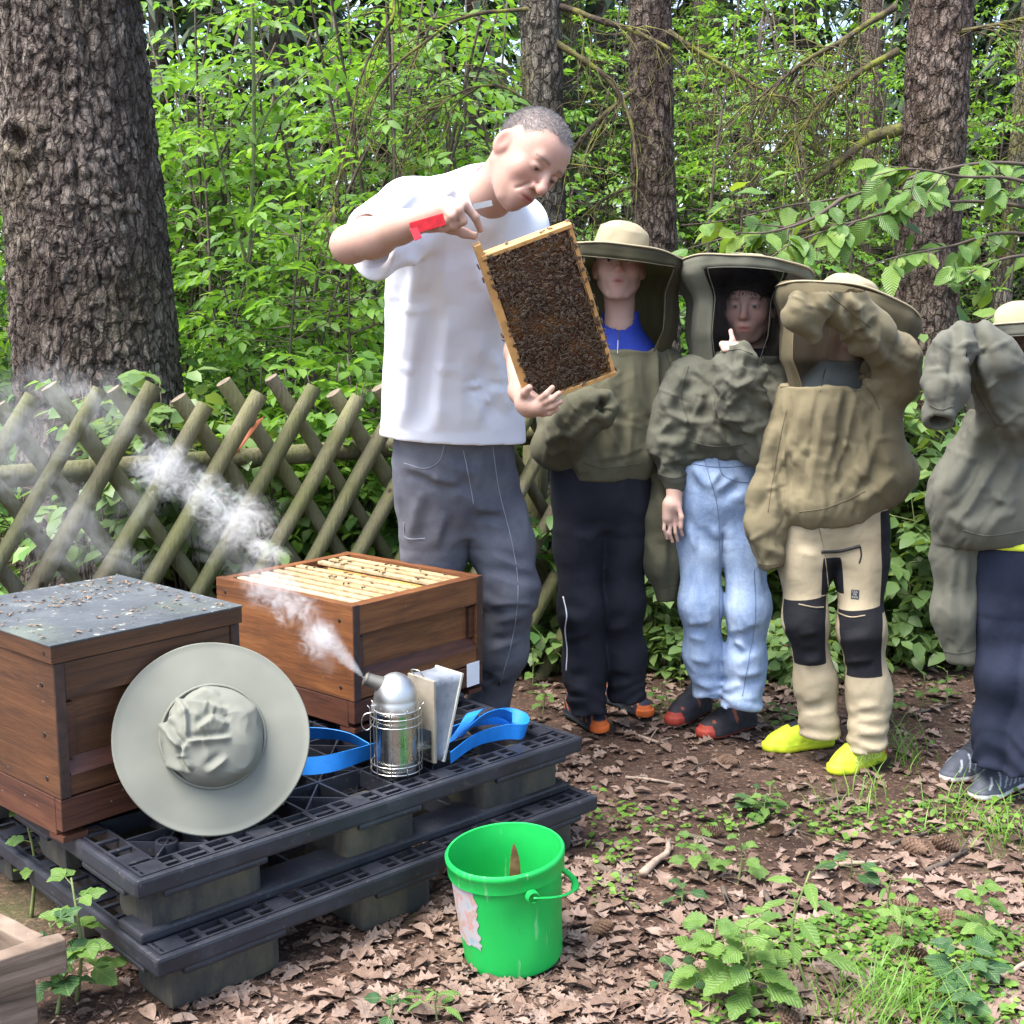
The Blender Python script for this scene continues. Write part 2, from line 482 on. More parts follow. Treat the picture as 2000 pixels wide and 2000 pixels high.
# ---- leaf shapes
def leaf_template(stations=3, w=0.42, fold=0.10, droop=0.12, serr=0.0, lobes=0, tipw=0.0):
    """leaf of length 1 along +x, normal +z; returns verts, tris/quads as lists"""
    ts = np.linspace(0, 1, stations + 2); V = []; F = []
    for i, t in enumerate(ts):
        prof = math.sin(PI * min(1, max(0, t)) ** 0.8) ** 0.85 if 0 < t < 1 else 0
        if lobes: prof = prof * (1 + 0.42 * math.cos(2 * PI * t * lobes + 2.6))
        hw = w / 2 * prof * (1 + (serr if i % 2 else -serr)); z = -droop * t * t
        if 0 < t < 1: V += [(t, -hw, z + fold * hw * 2), (t, 0, z), (t, hw, z + fold * hw * 2)]
        else: V.append((t, 0, z))
    n = stations; idx = lambda i: 1 + 3 * (i - 1)
    F += [(0, 1, 2), (0, 2, 3)]
    for i in range(1, n):
        a, b = idx(i), idx(i + 1); F += [(a, b, b + 1, a + 1), (a + 1, b + 1, b + 2, a + 2)]
    a = idx(n); e = len(V) - 1; F += [(a, e, a + 1), (a + 1, e, a + 2)]
    return np.array(V), F
def stamp(tpl, pos, xax, nrm, size, wid=None):
    """many copies of a leaf as vertex / face arrays (tris)"""
    V0, F0 = tpl; T = []
    for f in F0:
        T.append(f[:3])
        if len(f) == 4: T.append((f[0], f[2], f[3]))
    T = np.array(T); pos = np.asarray(pos, float); N = len(pos)
    x = xax / (np.linalg.norm(xax, axis=1)[:, None] + 1e-9)
    y = np.cross(nrm, x); y /= np.linalg.norm(y, axis=1)[:, None] + 1e-9; z = np.cross(x, y)
    size = np.asarray(size, float)[:, None, None]; w = 1.0 if wid is None else np.asarray(wid)[:, None, None]
    V = pos[:, None] + size * (V0[None, :, 0:1] * x[:, None] + w * V0[None, :, 1:2] * y[:, None] + V0[None, :, 2:3] * z[:, None])
    F = (T[None] + (np.arange(N) * len(V0))[:, None, None]).reshape(-1, 3)
    return V.reshape(-1, 3), F
LEAFLET = leaf_template(2, 0.46, 0.12, 0.18)
BROAD = leaf_template(2, 0.64, 0.10, 0.20); FARLEAF = leaf_template(1, 0.50, 0.14, 0.18)
RHOMB = (np.array([[0, 0, 0], [0.45, -0.28, 0.03], [1, 0, -0.12], [0.45, 0.28, 0.03]]), [(0, 1, 2), (0, 2, 3)])

M_LEAF_BRIGHT = leaf_mat("bright_leaves", [(0.145, 0.275, 0.042), (0.195, 0.355, 0.062), (0.105, 0.235, 0.048), (0.265, 0.43, 0.09)], 0.5, twist=1.2)
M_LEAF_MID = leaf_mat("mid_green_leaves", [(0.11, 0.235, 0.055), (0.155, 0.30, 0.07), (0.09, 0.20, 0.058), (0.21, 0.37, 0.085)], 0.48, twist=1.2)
M_LEAF_COOL = leaf_mat("cool_green_leaves", [(0.13, 0.22, 0.07), (0.18, 0.285, 0.095), (0.11, 0.19, 0.065), (0.23, 0.33, 0.105)], 0.42, 0.42)
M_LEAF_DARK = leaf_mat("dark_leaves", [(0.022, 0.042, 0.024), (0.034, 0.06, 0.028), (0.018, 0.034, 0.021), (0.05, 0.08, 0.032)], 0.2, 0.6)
M_TWIG = simple("twig_bark", (0.075, 0.055, 0.04), 0.85, var=0.4, nscale=20)
M_TWIG_GREEN = simple("green_stem", (0.13, 0.16, 0.05), 0.7, var=0.3, nscale=20)
def moss_bark():
    n = NT("mossy_bark"); co = n.coord("Object")
    c = n.ramp(n.noise(co, 14, 5), [(0.38, (0.055, 0.042, 0.032)), (0.52, (0.10, 0.085, 0.04)), (0.66, (0.16, 0.17, 0.03))])
    return n.set(c, 0.95, normal=n.bump(n.noise(co, 90, 4), 0.6, 0.01), spec=0.15)
M_MOSS = moss_bark()

def _nz(v): return v / (np.linalg.norm(v, axis=-1, keepdims=True) + 1e-9)
def compound(node, dirs, n_pairs, L, leaf, seed, spread=0.9):
    """pinnate leaves at the nodes: arrays for stamp()"""
    g = np.random.default_rng(seed); p = np.asarray(node, float); d = _nz(np.asarray(dirs, float)); n = len(p); zz = np.array([0, 0, 1.0])
    side = _nz(np.cross(d, zz) + 1e-6); up = np.cross(side, d); roll = g.normal(0, 0.35, n)[:, None]; side, up = side * np.cos(roll) + up * np.sin(roll), up * np.cos(roll) - side * np.sin(roll)
    k = g.integers(max(1, n_pairs - 1), n_pairs + 2, n); l = L * g.uniform(0.7, 1.25, n); sag = g.uniform(0.1, 0.5, n); P, X, Nn, S = [], [], [], []
    for i in range(n_pairs + 1):
        m = i < k; t = ((i + 1) / (k[m] + 0.6)); q = p[m] + d[m] * (l[m] * t)[:, None] - zz * (sag[m] * l[m] * t * t)[:, None]; c = m.sum()
        for s in (-1, 1):
            ax = d[m] * 0.55 + side[m] * s * spread - zz * (0.25 + 0.2 * t)[:, None] + g.normal(0, 0.16, (c, 3)); P.append(q); X.append(ax); Nn.append(up[m] + g.normal(0, 0.3, (c, 3))); S.append(leaf * g.uniform(0.7, 1.2, c))
    P.append(p + d * l[:, None] - zz * (sag * l)[:, None]); X.append(d - zz * 0.4); Nn.append(up); S.append(np.full(n, leaf * 1.15))
    return np.concatenate(P), np.concatenate(X), np.concatenate(Nn), np.concatenate(S)
_a3 = [(math.cos(a), math.sin(a)) for a in (0, 2.094, 4.189)]
TWIG3 = (np.array([(0, c, s) for c, s in _a3] + [(1, 0.4 * c, 0.4 * s) for c, s in _a3]), [(0, 1, 4, 3), (1, 2, 5, 4), (2, 0, 3, 5)])
def shrub(name, base, H, Rr, n, mat, label, cat, group, seed, pairs=3, L=0.16, leaf=0.065, tpl=LEAFLET, stems=5, lo=0.12, stem_mat=None, lean=(0, 0)):
    g = np.random.default_rng(seed); b = np.array([base[0], base[1], gz(base[0], base[1]) - 0.02])
    root = empty(name, b, label, cat, group); mb = MB(); nodes, dirs = [], []
    S = []
    for s in range(stems):
        a = g.uniform(0, 2 * PI); rr = Rr * g.uniform(0.15, 0.8); h = H * g.uniform(0.75, 1.0)
        e = b + np.array([math.cos(a) * rr + lean[0] * h, math.sin(a) * rr + lean[1] * h, h]); m = b * 0.5 + e * 0.5 + np.append(g.normal(0, 0.06 * H, 2), 0) - 0.2 * np.array([math.cos(a) * rr, math.sin(a) * rr, 0])
        path = spline([b + np.append(g.normal(0, 0.02, 2), 0), m, e], 12); S.append(path)
        mb.tube(path, np.linspace(0.0075, 0.0025, 12) * (H / 2 + 0.35), 5)
    SP = np.array(S); si = g.integers(0, stems, n); t = lo + (1 - lo) * g.random(n) ** 0.8; k = t * 11; i0 = np.minimum(10, k.astype(int)); p = SP[si, i0] + (SP[si, i0 + 1] - SP[si, i0]) * (k - i0)[:, None]
    a = g.uniform(0, 2 * PI, n); d = np.stack([np.cos(a), np.sin(a), g.uniform(-0.1, 0.5, n)], -1); l = Rr * g.uniform(0.05, 0.75, n) * (1.15 - 0.6 * t); q = p + d * l[:, None]; ok = q[:, 2] > b[2] + 0.05
    p, d, l, nodes = p[ok], d[ok], l[ok], q[ok]; dirs = d + np.stack([0 * l, 0 * l, g.uniform(-0.3, 0.25, len(l))], -1); tw = l > 0.10
    V, F = stamp(TWIG3, p[tw], d[tw], g.normal(0, 1, (tw.sum(), 3)), l[tw] * np.linalg.norm(d[tw], axis=1)); V = V.reshape(-1, 6, 3); cen = p[tw][:, None] + np.array([0, 0, 0, 1, 1, 1])[None, :, None] * (d * l[:, None])[tw][:, None]; V = cen + (V - cen) * (0.0030 / l[tw])[:, None, None]; mb.add(V.reshape(-1, 3), F.tolist())
    mb.build("stem", stem_mat or M_TWIG, root, smooth=True)
    V, F = stamp(tpl, *compound(np.array(nodes), np.array(dirs), pairs, L, leaf, seed + 1))
    tag(link("foliage", mesh_np("foliage", V, F), mat, root), kind="stuff")
    return root

# ---- far wood: a mass nobody could count, and dark spruces in front of it
def far_wood():
    g = np.random.default_rng(31); N = 62000
    a = g.uniform(-0.62, 0.62, N); d = 11.5 + 9.5 * g.random(N) ** 0.8; x = a * d; z = 0.1 + g.random(N) ** 0.85 * (2.2 + 0.48 * d)
    clump = vnoise(np.stack([x * 0.9, d * 0.9, z * 0.9], -1), 3) + 0.6 * vnoise(np.stack([x * 2.2, d * 2.2, z * 2.2], -1), 4)
    k = clump > -0.12; x, d, z = x[k], d[k], z[k]; N = len(x)
    ax = g.normal(0, 1, (N, 3)); ax[:, 2] *= 0.5; nr = g.normal(0, 0.6, (N, 3)) + [0, -0.3, 0.9]
    V, F = stamp(RHOMB, np.stack([x, d, z], -1), ax, nr, g.uniform(0.13, 0.28, N))
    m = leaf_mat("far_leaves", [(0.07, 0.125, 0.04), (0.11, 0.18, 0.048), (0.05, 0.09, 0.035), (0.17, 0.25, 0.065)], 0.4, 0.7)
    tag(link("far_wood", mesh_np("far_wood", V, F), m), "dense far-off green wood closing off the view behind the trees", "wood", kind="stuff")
far_wood()

# ---- trunks with plated bark
def bark_height(u, z, cw, ch, seed, rough=1.0):
    """overlapping flakes parted by upright fissures: (relief, per-flake shade, 1 on flake / 0 in fissure)"""
    U0 = u / cw + 0.55 * vnoise(np.stack([u * 7, z * 3.0, u * 0 + 3], -1), seed + 1) + 0.30 * vnoise(np.stack([u * 30, z * 14, u * 0 + 3], -1), seed + 2); Z0 = z / ch + 0.45 * vnoise(np.stack([u * 14, z * 7, u * 0], -1), seed) + 0.22 * vnoise(np.stack([u * 50, z * 40, u * 0], -1), seed + 3)
    def layer(U, Z, sd):
        iu, iz = np.floor(U), np.floor(Z); f1 = np.full(u.shape, 9.0); f2 = np.full(u.shape, 9.0); cid = np.zeros(u.shape); cz = np.zeros(u.shape); o1 = np.zeros(u.shape); q1 = np.zeros(u.shape); hz = np.zeros(u.shape)
        for du in (-1, 0, 1):
            for dz in (-1, 0, 1):
                a, b = iu + du, iz + dz; o = np.zeros_like(a); px = a + 0.15 + 0.7 * _hash(a, b, o, sd); pq = b + 0.1 + 0.8 * _hash(a, b, o + 1, sd); d = np.maximum(np.abs(U - px) * 1.1, np.abs(Z - pq)) * 0.6 + 0.4 * np.sqrt(((U - px) * 1.1) ** 2 + (Z - pq) ** 2)
                m = d < f1; m2 = (~m) & (d < f2); hz = np.where(m, np.abs(o1 - px), np.where(m2, np.abs(px - o1), hz)); f2 = np.where(m, f1, np.minimum(f2, d)); cid = np.where(m, _hash(a, b, o + 2, sd), cid); cz = np.where(m, Z - pq, cz); o1 = np.where(m, px, o1); f1 = np.minimum(f1, d)
        return f2 - f1, cid, cz, np.clip(hz * 1.6 - 0.25, 0, 1)
    g1, cid, cz, hz = layer(U0, Z0, seed); g2, cid2, cz2, hz2 = layer(U0 * 2.1 + 5, Z0 * 1.8 + 9, seed + 20)
    e = np.clip(g1 / 0.16, 0, 1); e2 = np.clip(g2 / 0.22, 0, 1); fiss = 1 - (1 - e) * (0.25 + 0.75 * hz)
    big = vnoise(np.stack([u * 11, z * 1.6, u * 0], -1), seed + 30); deep = np.clip((np.abs(big) - 0.05) / 0.16, 0, 1)
    rel = 0.008 * fiss + 0.007 * (cid - 0.5) * e - 0.010 * np.clip(cz, -0.6, 0.6) * (0.3 + cid) + 0.0035 * (cid2 - 0.5) * e2 - 0.0045 * cz2 * e2 - 0.002 * (1 - e2) + 0.006 * (deep - 0.6) + 0.0025 * fbm(np.stack([u * 90, z * 60, u * 0], -1), 2, seed + 5)
    tint = np.clip(0.55 * cid + 0.45 * cid2 - 0.15 * cz, 0, 1); return rel * rough, tint, np.clip(fiss * (0.55 + 0.45 * e2) * (0.5 + 0.5 * deep), 0, 1)
def bark_mat(name, plate, plate2, crack, moss=0.0, lichen=0.25, fl=34):
    n = NT(name); at = n.n("ShaderNodeVertexColor"); at.layer_name = "bark"; sp = n.n("ShaderNodeSeparateColor"); n.l(at.outputs[0], sp.inputs[0])
    co = n.coord("Object")
    p = n.mix(sp.outputs[0], plate, plate2)
    p = n.mix(n.ramp(n.noise(co, 3.0, 5), [(0.45, (0, 0, 0)), (0.7, (1, 1, 1))]), p, tuple(c * 0.62 for c in plate))
    p = n.mix(n.math('MULTIPLY', n.ramp(n.noise(co, 26, 6, 0.65), [(0.55, (0, 0, 0)), (0.68, (1, 1, 1))]), lichen), p, (0.34, 0.34, 0.29))
    c = n.mix(sp.outputs[1], crack, p)
    if moss: c = n.mix(n.math('MULTIPLY', n.ramp(n.noise(co, 2.4, 6, 0.6), [(0.5, (0, 0, 0)), (0.62, (1, 1, 1))]), moss), c, (0.16, 0.155, 0.035))
    st = n.coord("Object", (1, 1, 0.25)); wv = n.n("ShaderNodeVectorMath"); wv.operation = 'ADD'; nc = n.n("ShaderNodeTexNoise"); nc.inputs["Scale"].default_value = 26; nc.inputs["Detail"].default_value = 3; sc_ = n.n("ShaderNodeVectorMath"); sc_.operation = 'SCALE'; sc_.inputs["Scale"].default_value = 0.030; n.l(co, nc.inputs["Vector"]); n.l(nc.outputs["Color"], sc_.inputs[0]); n.l(n.coord("Object", (1, 1, 0.42)), wv.inputs[0]); n.l(sc_.outputs[0], wv.inputs[1])
    def flakes(sc, a, b): v = n.n("ShaderNodeTexVoronoi"); v.feature = 'DISTANCE_TO_EDGE'; v.inputs["Scale"].default_value = sc; n.l(wv.outputs[0], v.inputs["Vector"]); return n.ramp(v.outputs["Distance"], [(a, (0, 0, 0)), (b, (1, 1, 1))])
    f1, f2 = flakes(fl, 0.02, 0.12), flakes(fl * 2.3, 0.02, 0.14); vc = n.n("ShaderNodeTexVoronoi"); vc.inputs["Scale"].default_value = fl; n.l(wv.outputs[0], vc.inputs["Vector"]); sv = n.n("ShaderNodeSeparateColor"); n.l(vc.outputs["Color"], sv.inputs[0]); c = n.mix(0.55, c, n.ramp(sv.outputs[0], [(0, (0.62, 0.60, 0.58)), (1, (1.35, 1.33, 1.3))]), 'MULTIPLY')
    c = n.mix(n.math('MULTIPLY', n.math('SUBTRACT', 1.0, f1), 0.75), c, tuple(q * 0.8 for q in crack)); c = n.mix(n.math('MULTIPLY', n.math('SUBTRACT', 1.0, f2), 0.35), c, crack); h = n.math('ADD', f1, n.math('ADD', n.math('MULTIPLY', f2, 0.35), n.math('MULTIPLY', sv.outputs[1], 0.7)))
    return n.set(c, 0.93, normal=n.bump(h, 0.9, 0.010, n.bump(n.noise(st, 120, 5, 0.7), 0.7, 0.005)), spec=0.2)
def trunk(parent, base, top, r0, r1, nu, nv, cw, ch, seed, mat, rough=1.0, flare=0.35, knots=()):
    base = np.asarray(base, float); top = np.asarray(top, float)
    t = np.linspace(0, 1, nv); th = np.linspace(0, 2 * PI, nu, endpoint=False); ctr = base + (top - base) * t[:, None]
    ctr[:, 0] += 0.012 * np.sin(t * 7 + seed); zl = t * np.linalg.norm(top - base)
    rad = r0 + (r1 - r0) * t + flare * r0 * np.exp(-zl / 0.28)
    U, Z = np.meshgrid(th * r0, zl, indexing='xy'); TH = np.broadcast_to(th, U.shape)
    # keep the seam closed: blend the pattern over the last few columns
    rel, cid, e = bark_height(U, Z, cw, ch, seed, rough); r2, c2, e2 = bark_height(U - 2 * PI * r0, Z, cw, ch, seed, rough)
    w = np.clip((TH - 5.6) / (2 * PI - 5.6), 0, 1); rel = rel * (1 - w) + r2 * w; e = e * (1 - w) + e2 * w
    for (ku, kz, kr) in knots:
        dd = np.sqrt((U - ku) ** 2 + ((Z - kz) * 1.2) ** 2); rel = rel + 0.022 * np.exp(-((dd - kr) / (0.4 * kr)) ** 2) - 0.03 * np.exp(-(dd / (0.55 * kr)) ** 2)
    low = 1 + 0.05 * vnoise(np.stack([np.cos(TH) * 1.5, np.sin(TH) * 1.5, Z * 0.8], -1), seed + 8)
    r = rad[:, None] * low + rel
    V = np.stack([ctr[:, 0, None] + r * np.cos(th), ctr[:, 1, None] + r * np.sin(th), np.repeat(ctr[:, 2, None], nu, 1)], -1).reshape(-1, 3)
    i, j = np.meshgrid(np.arange(nv - 1), np.arange(nu), indexing='ij'); k = (j + 1) % nu
    F = np.stack([i * nu + j, i * nu + k, (i + 1) * nu + k, (i + 1) * nu + j], -1).reshape(-1, 4)
    me = mesh_np("trunk", V, F); a = me.color_attributes.new("bark", 'FLOAT_COLOR', 'POINT')
    c = np.ones((len(V), 4), np.float32); c[:, 0] = cid.ravel(); c[:, 1] = e.ravel(); a.data.foreach_set("color", c.ravel())
    return link("trunk", me, mat, parent)
M_BARK_BIG = bark_mat("grey_brown_plated_bark", (0.110, 0.085, 0.069), (0.195, 0.162, 0.138), (0.025, 0.017, 0.013), 0.10, 0.28, 26)
M_BARK_RED = bark_mat("brown_scaly_bark", (0.140, 0.103, 0.083), (0.245, 0.195, 0.165), (0.045, 0.028, 0.021), 0.12, 0.32, 34)
M_BARK_MOSS = bark_mat("mossy_scaly_bark", (0.135, 0.118, 0.092), (0.24, 0.21, 0.17), (0.045, 0.036, 0.027), 0.75, 0.4, 34)

def tree(name, u, d, r0, lean, H, label, mat, nu, nv, cw, ch, seed, rough=1.0, group=None, knots=(), vref=600):
    b = py(u, vref, d); x = b[0] - lean * b[2]
    base = np.array([x, d, gz(x, d) - 0.05]); top = base + np.array([lean * H, 0, H])
    root = empty(name, (x, d, gz(x, d)), label, "tree", group)
    trunk(root, base, top, r0, r0 * 0.82, nu, nv, cw, ch, seed, mat, rough, knots=knots)
    return root
tree_big = tree("spruce_tree", 178, 4.85, 0.305, -0.045, 3.6, "massive grey-brown tree trunk with thick plated bark rising behind the lattice fence", M_BARK_BIG, 250, 390, 0.034, 0.085, 11, 1.05, knots=((1.31, 2.02, 0.07), (1.03, 1.86, 0.045)))
tree_man = tree("spruce_tree", 1062, 5.5, 0.087, -0.01, 4.4, "moss-flecked grey trunk behind the head of the person in white", M_BARK_MOSS, 90, 240, 0.05, 0.07, 12, 0.8)
tree_mid = tree("spruce_tree", 1283, 5.7, 0.094, -0.03, 4.2, "slim brown scaly trunk behind the person with the blue collar", M_BARK_RED, 100, 280, 0.04, 0.06, 13, 0.9)
tree_right = tree("spruce_tree", 1812, 5.6, 0.138, -0.005, 3.8, "broad brown scaly trunk behind the two people hidden by raised sleeves", M_BARK_RED, 120, 280, 0.045, 0.07, 14, 1.0)
for u, d, r, ln, lab, mt, sd in ((1110, 9.5, 0.085, 0.0, "thin dark trunk close behind the mossy grey trunk", M_BARK_MOSS, 21), (1363, 11.5, 0.13, 0.01, "distant pinkish grey trunk deep in the wood beside the slim scaly trunk", M_BARK_RED, 22),
                             (1957, 8.0, 0.05, 0.03, "thin dark forked trunk beside the broad scaly trunk", M_BARK_MOSS, 23), (1690, 9.0, 0.07, -0.02, "thin shaded trunk half hidden by leaves left of the broad scaly trunk", M_BARK_RED, 24),
                             (575, 8.5, 0.06, 0.01, "thin dark trunk among the bright saplings behind the fence", M_BARK_MOSS, 25), (820, 10.5, 0.14, 0.0, "dim far trunk in the shade behind the bright saplings", M_BARK_RED, 26)):
    tree("forest_tree", u, d, r, ln, 6.0, lab, mt, 36, 120, 0.05, 0.08, sd, 0.8)

# ---- dead mossy boughs with hanging twigs (parts of the spruces)
def bough(parent, pix, d0, d1, r0, r1, twigs, seed, tl=0.5):
    g = np.random.default_rng(seed); n = len(pix)
    pts = [py(u, v, d0 + (d1 - d0) * i / (n - 1)) for i, (u, v) in enumerate(pix)]
    path = spline(pts, 40); path = path + 0.006 * np.stack([vnoise(path * 9 + q, seed) for q in (0, 5, 9)], -1)
    mb = MB(); mb.tube(path, np.linspace(r0, r1, 40) * (1 + 0.25 * vnoise(path * 30, seed)), 7)
    for _ in range(twigs):
        i = g.integers(4, 39); p = path[i]; dr = unit(path[min(39, i + 1)] - path[i - 1]); l = tl * g.uniform(0.35, 1.0)
        q = [p]; v = unit(dr * 0.6 + g.normal(0, 0.45, 3))
        for s in range(5):
            v = unit(v + np.array([0, 0, -0.28]) + g.normal(0, 0.16, 3)); q.append(q[-1] + v * l / 5)
        mb.tube(q, np.linspace(0.0032, 0.0010, 6), 4, caps=False)
        for _k in range(3):
            a = q[g.integers(1, 5)]; w = unit(g.normal(0, 0.7, 3) + [0, 0, -0.5]); e = a + w * l * g.uniform(0.2, 0.5)
            mb.tube([a, (a + e) / 2 + g.normal(0, 0.01, 3), e], [0.0016, 0.0012, 0.0007], 3, caps=False)
    mb.build("branch", M_MOSS, parent, smooth=True)
bough(tree_man, [(1093, 13), (1228, 57), (1310, 98)], 5.45, 5.2, 0.014, 0.008, 14, 1)
bough(tree_mid, [(1305, 62), (1388, 114), (1492, 176), (1560, 205)], 5.6, 5.4, 0.011, 0.004, 26, 2)
bough(tree_mid, [(1240, 175), (1171, 233), (1119, 295), (1095, 350)], 5.6, 5.4, 0.014, 0.006, 18, 3)
bough(tree_man, [(1078, 78), (1171, 140), (1207, 181), (1233, 248), (1240, 330)], 5.45, 5.3, 0.014, 0.004, 18, 4)
bough(tree_right, [(1760, 252), (1699, 269), (1647, 310), (1590, 352)], 5.5, 5.4, 0.028, 0.010, 30, 5)
bough(tree_right, [(1755, 100), (1673, 145), (1595, 217), (1520, 300)], 5.5, 5.3, 0.015, 0.005, 44, 6, 0.6)
bough(tree_right, [(1750, 12), (1647, 78), (1559, 129), (1470, 200)], 5.5, 5.3, 0.015, 0.005, 44, 7, 0.6)
bough(tree_right, [(1870, 62), (1940, 48), (2030, 30)], 5.5, 5.4, 0.012, 0.006, 14, 8)
bough(tree_right, [(1750, 420), (1640, 440), (1500, 470), (1430, 490)], 5.6, 5.5, 0.012, 0.005, 16, 18)
bough(tree_man, [(1050, 18), (913, 33), (839, 74), (764, 141), (709, 242), (671, 335), (640, 470)], 5.45, 5.0, 0.009, 0.002, 22, 9, 0.5)
bough(tree_man, [(1040, -60), (800, -20), (765, 37), (727, 93), (701, 168), (668, 330), (620, 520)], 5.45, 5.0, 0.009, 0.002, 14, 10)
bough(tree_man, [(1035, 200), (960, 165), (880, 190), (800, 260)], 5.45, 5.3, 0.006, 0.002, 20, 19, 0.6)
bough(tree_mid, [(1245, 360), (1180, 390), (1120, 440), (1060, 520)], 5.65, 5.5, 0.008, 0.003, 30, 20, 0.4)

# ---- dark spruces that close the gaps
def dark_spruce(u, d, H, seed, label):
    g = np.random.default_rng(seed); b = py(u, 600, d); x = b[0]; root = empty("dark_spruce", (x, d, gz(x, d)), label, "tree", "dark spruces deep in the wood")
    mb = MB(); mb.tube([(x, d, -0.05), (x, d, H)], [0.09, 0.03], 8); mb.build("trunk", M_TWIG, root, smooth=True)
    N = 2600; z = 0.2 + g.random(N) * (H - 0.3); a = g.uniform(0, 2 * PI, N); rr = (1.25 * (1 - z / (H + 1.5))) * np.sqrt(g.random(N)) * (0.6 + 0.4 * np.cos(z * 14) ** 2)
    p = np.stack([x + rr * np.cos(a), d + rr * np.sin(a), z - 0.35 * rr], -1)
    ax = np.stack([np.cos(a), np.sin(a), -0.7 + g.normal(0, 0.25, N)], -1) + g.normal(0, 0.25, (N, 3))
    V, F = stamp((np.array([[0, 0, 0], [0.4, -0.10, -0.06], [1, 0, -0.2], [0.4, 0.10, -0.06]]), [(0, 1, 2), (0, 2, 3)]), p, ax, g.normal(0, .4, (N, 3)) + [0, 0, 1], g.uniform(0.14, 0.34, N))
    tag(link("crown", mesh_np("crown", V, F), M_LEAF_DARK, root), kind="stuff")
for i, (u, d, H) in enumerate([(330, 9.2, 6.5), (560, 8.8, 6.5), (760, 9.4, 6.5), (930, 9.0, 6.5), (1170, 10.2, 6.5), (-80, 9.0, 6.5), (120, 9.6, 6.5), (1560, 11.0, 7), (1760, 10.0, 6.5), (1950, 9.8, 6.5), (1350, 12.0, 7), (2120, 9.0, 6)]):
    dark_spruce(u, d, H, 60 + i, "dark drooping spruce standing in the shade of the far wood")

# ---- saplings and shrubs
def band(n, u0, u1, d0, d1, H0, H1, Rr, cnt, mat, label, group, seed, **kw):
    g = np.random.default_rng(seed)
    for i in range(n):
        u = u0 + (u1 - u0) * (i + g.uniform(0.1, 0.9)) / n; d = g.uniform(d0, d1); x = py(u, 600, d)[0]
        shrub(kw.get('nm', "sapling"), (x, d), g.uniform(H0, H1), Rr * g.uniform(0.8, 1.2), int(cnt * g.uniform(0.8, 1.2)), mat, label, "shrub", group, seed * 100 + i,
              **{k: v for k, v in kw.items() if k != 'nm'})
G1 = "bright saplings behind the fence"
band(11, 250, 1010, 5.6, 7.4, 2.5, 3.5, 0.66, 215, M_LEAF_BRIGHT, "bright green sapling with feathered leaves growing behind the fence", G1, 41, pairs=3, L=0.20, leaf=0.066)
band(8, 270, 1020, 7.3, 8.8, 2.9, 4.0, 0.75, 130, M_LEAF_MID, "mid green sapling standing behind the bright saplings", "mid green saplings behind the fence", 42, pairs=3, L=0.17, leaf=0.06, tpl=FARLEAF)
band(3, -150, 70, 5.6, 7.0, 2.4, 3.3, 0.6, 260, M_LEAF_BRIGHT, "bright sapling beside the massive grey-brown trunk", "saplings beside the massive trunk", 43, pairs=3, L=0.17, leaf=0.065)
band(4, 280, 760, 5.0, 5.5, 1.2, 1.9, 0.5, 210, M_LEAF_BRIGHT, "low leafy sapling just behind the fence top", "low saplings behind the fence", 44, pairs=3, L=0.18, leaf=0.062)
band(12, 1090, 2080, 7.4, 9.6, 2.6, 4.0, 0.85, 310, M_LEAF_BRIGHT, "yellow-green bush filling the wood behind the veiled people", "yellow-green bushes behind the veiled people", 45, pairs=3, L=0.14, leaf=0.05, tpl=FARLEAF)
band(8, 1120, 2050, 9.4, 11.0, 3.6, 5.0, 1.0, 320, M_LEAF_BRIGHT, "tall yellow-green bush far behind the veiled people", "tall bushes far behind the veiled people", 46, pairs=3, L=0.16, leaf=0.06, tpl=FARLEAF)
band(5, 1000, 1700, 6.0, 7.2, 1.2, 1.9, 0.6, 220, M_LEAF_MID, "leafy shrub growing behind the shoulders of the veiled people", "shrubs behind the shoulders of the veiled people", 47, pairs=2, L=0.14, leaf=0.07, tpl=BROAD)
band(9, 1010, 2080, 4.95, 6.0, 0.55, 1.05, 0.36, 150, M_LEAF_COOL, "knee-high leafy undergrowth plant behind the legs of the veiled people", "undergrowth behind the legs of the veiled people", 48, pairs=2, L=0.12, leaf=0.075, tpl=BROAD, stems=7, stem_mat=M_TWIG_GREEN, nm="undergrowth_plant", lo=0.05)
band(4, 1700, 2080, 4.8, 5.6, 0.9, 1.35, 0.34, 170, M_LEAF_COOL, "waist-high nettle-like plant beside the broad scaly trunk", "tall plants beside the broad scaly trunk", 49, pairs=2, L=0.13, leaf=0.08, tpl=BROAD, stems=7, stem_mat=M_TWIG_GREEN, nm="undergrowth_plant", lo=0.05)
band(10, -120, 1080, 4.75, 5.6, 0.6, 1.15, 0.42, 170, M_LEAF_MID, "bramble bush growing against the back of the fence", "brambles behind the fence", 50, pairs=1, L=0.11, leaf=0.07, tpl=BROAD, stems=7, nm="bramble_bush", lo=0.05)
band(10, 1010, 2080, 4.72, 4.98, 0.16, 0.36, 0.2, 50, M_LEAF_COOL, "low leafy herb at the edge of the trodden path", "low herbs along the path edge", 51, pairs=1, L=0.08, leaf=0.06, tpl=BROAD, stems=5, stem_mat=M_TWIG_GREEN, nm="undergrowth_plant", lo=0.05)
band(5, 120, 520, 4.25, 4.5, 1.12, 1.32, 0.20, 60, M_LEAF_COOL, "bramble leaning over the fence in front of the massive trunk", "brambles over the fence top", 52, pairs=1, L=0.11, leaf=0.075, tpl=BROAD, stems=5, nm="bramble_bush", lo=0.55)
band(4, 560, 760, 4.62, 4.8, 1.15, 1.35, 0.22, 60, M_LEAF_BRIGHT, "leafy bramble poking over the fence beside the person in white", "brambles beside the person in white", 53, pairs=1, L=0.11, leaf=0.06, tpl=BROAD, stems=5, nm="bramble_bush", lo=0.5)
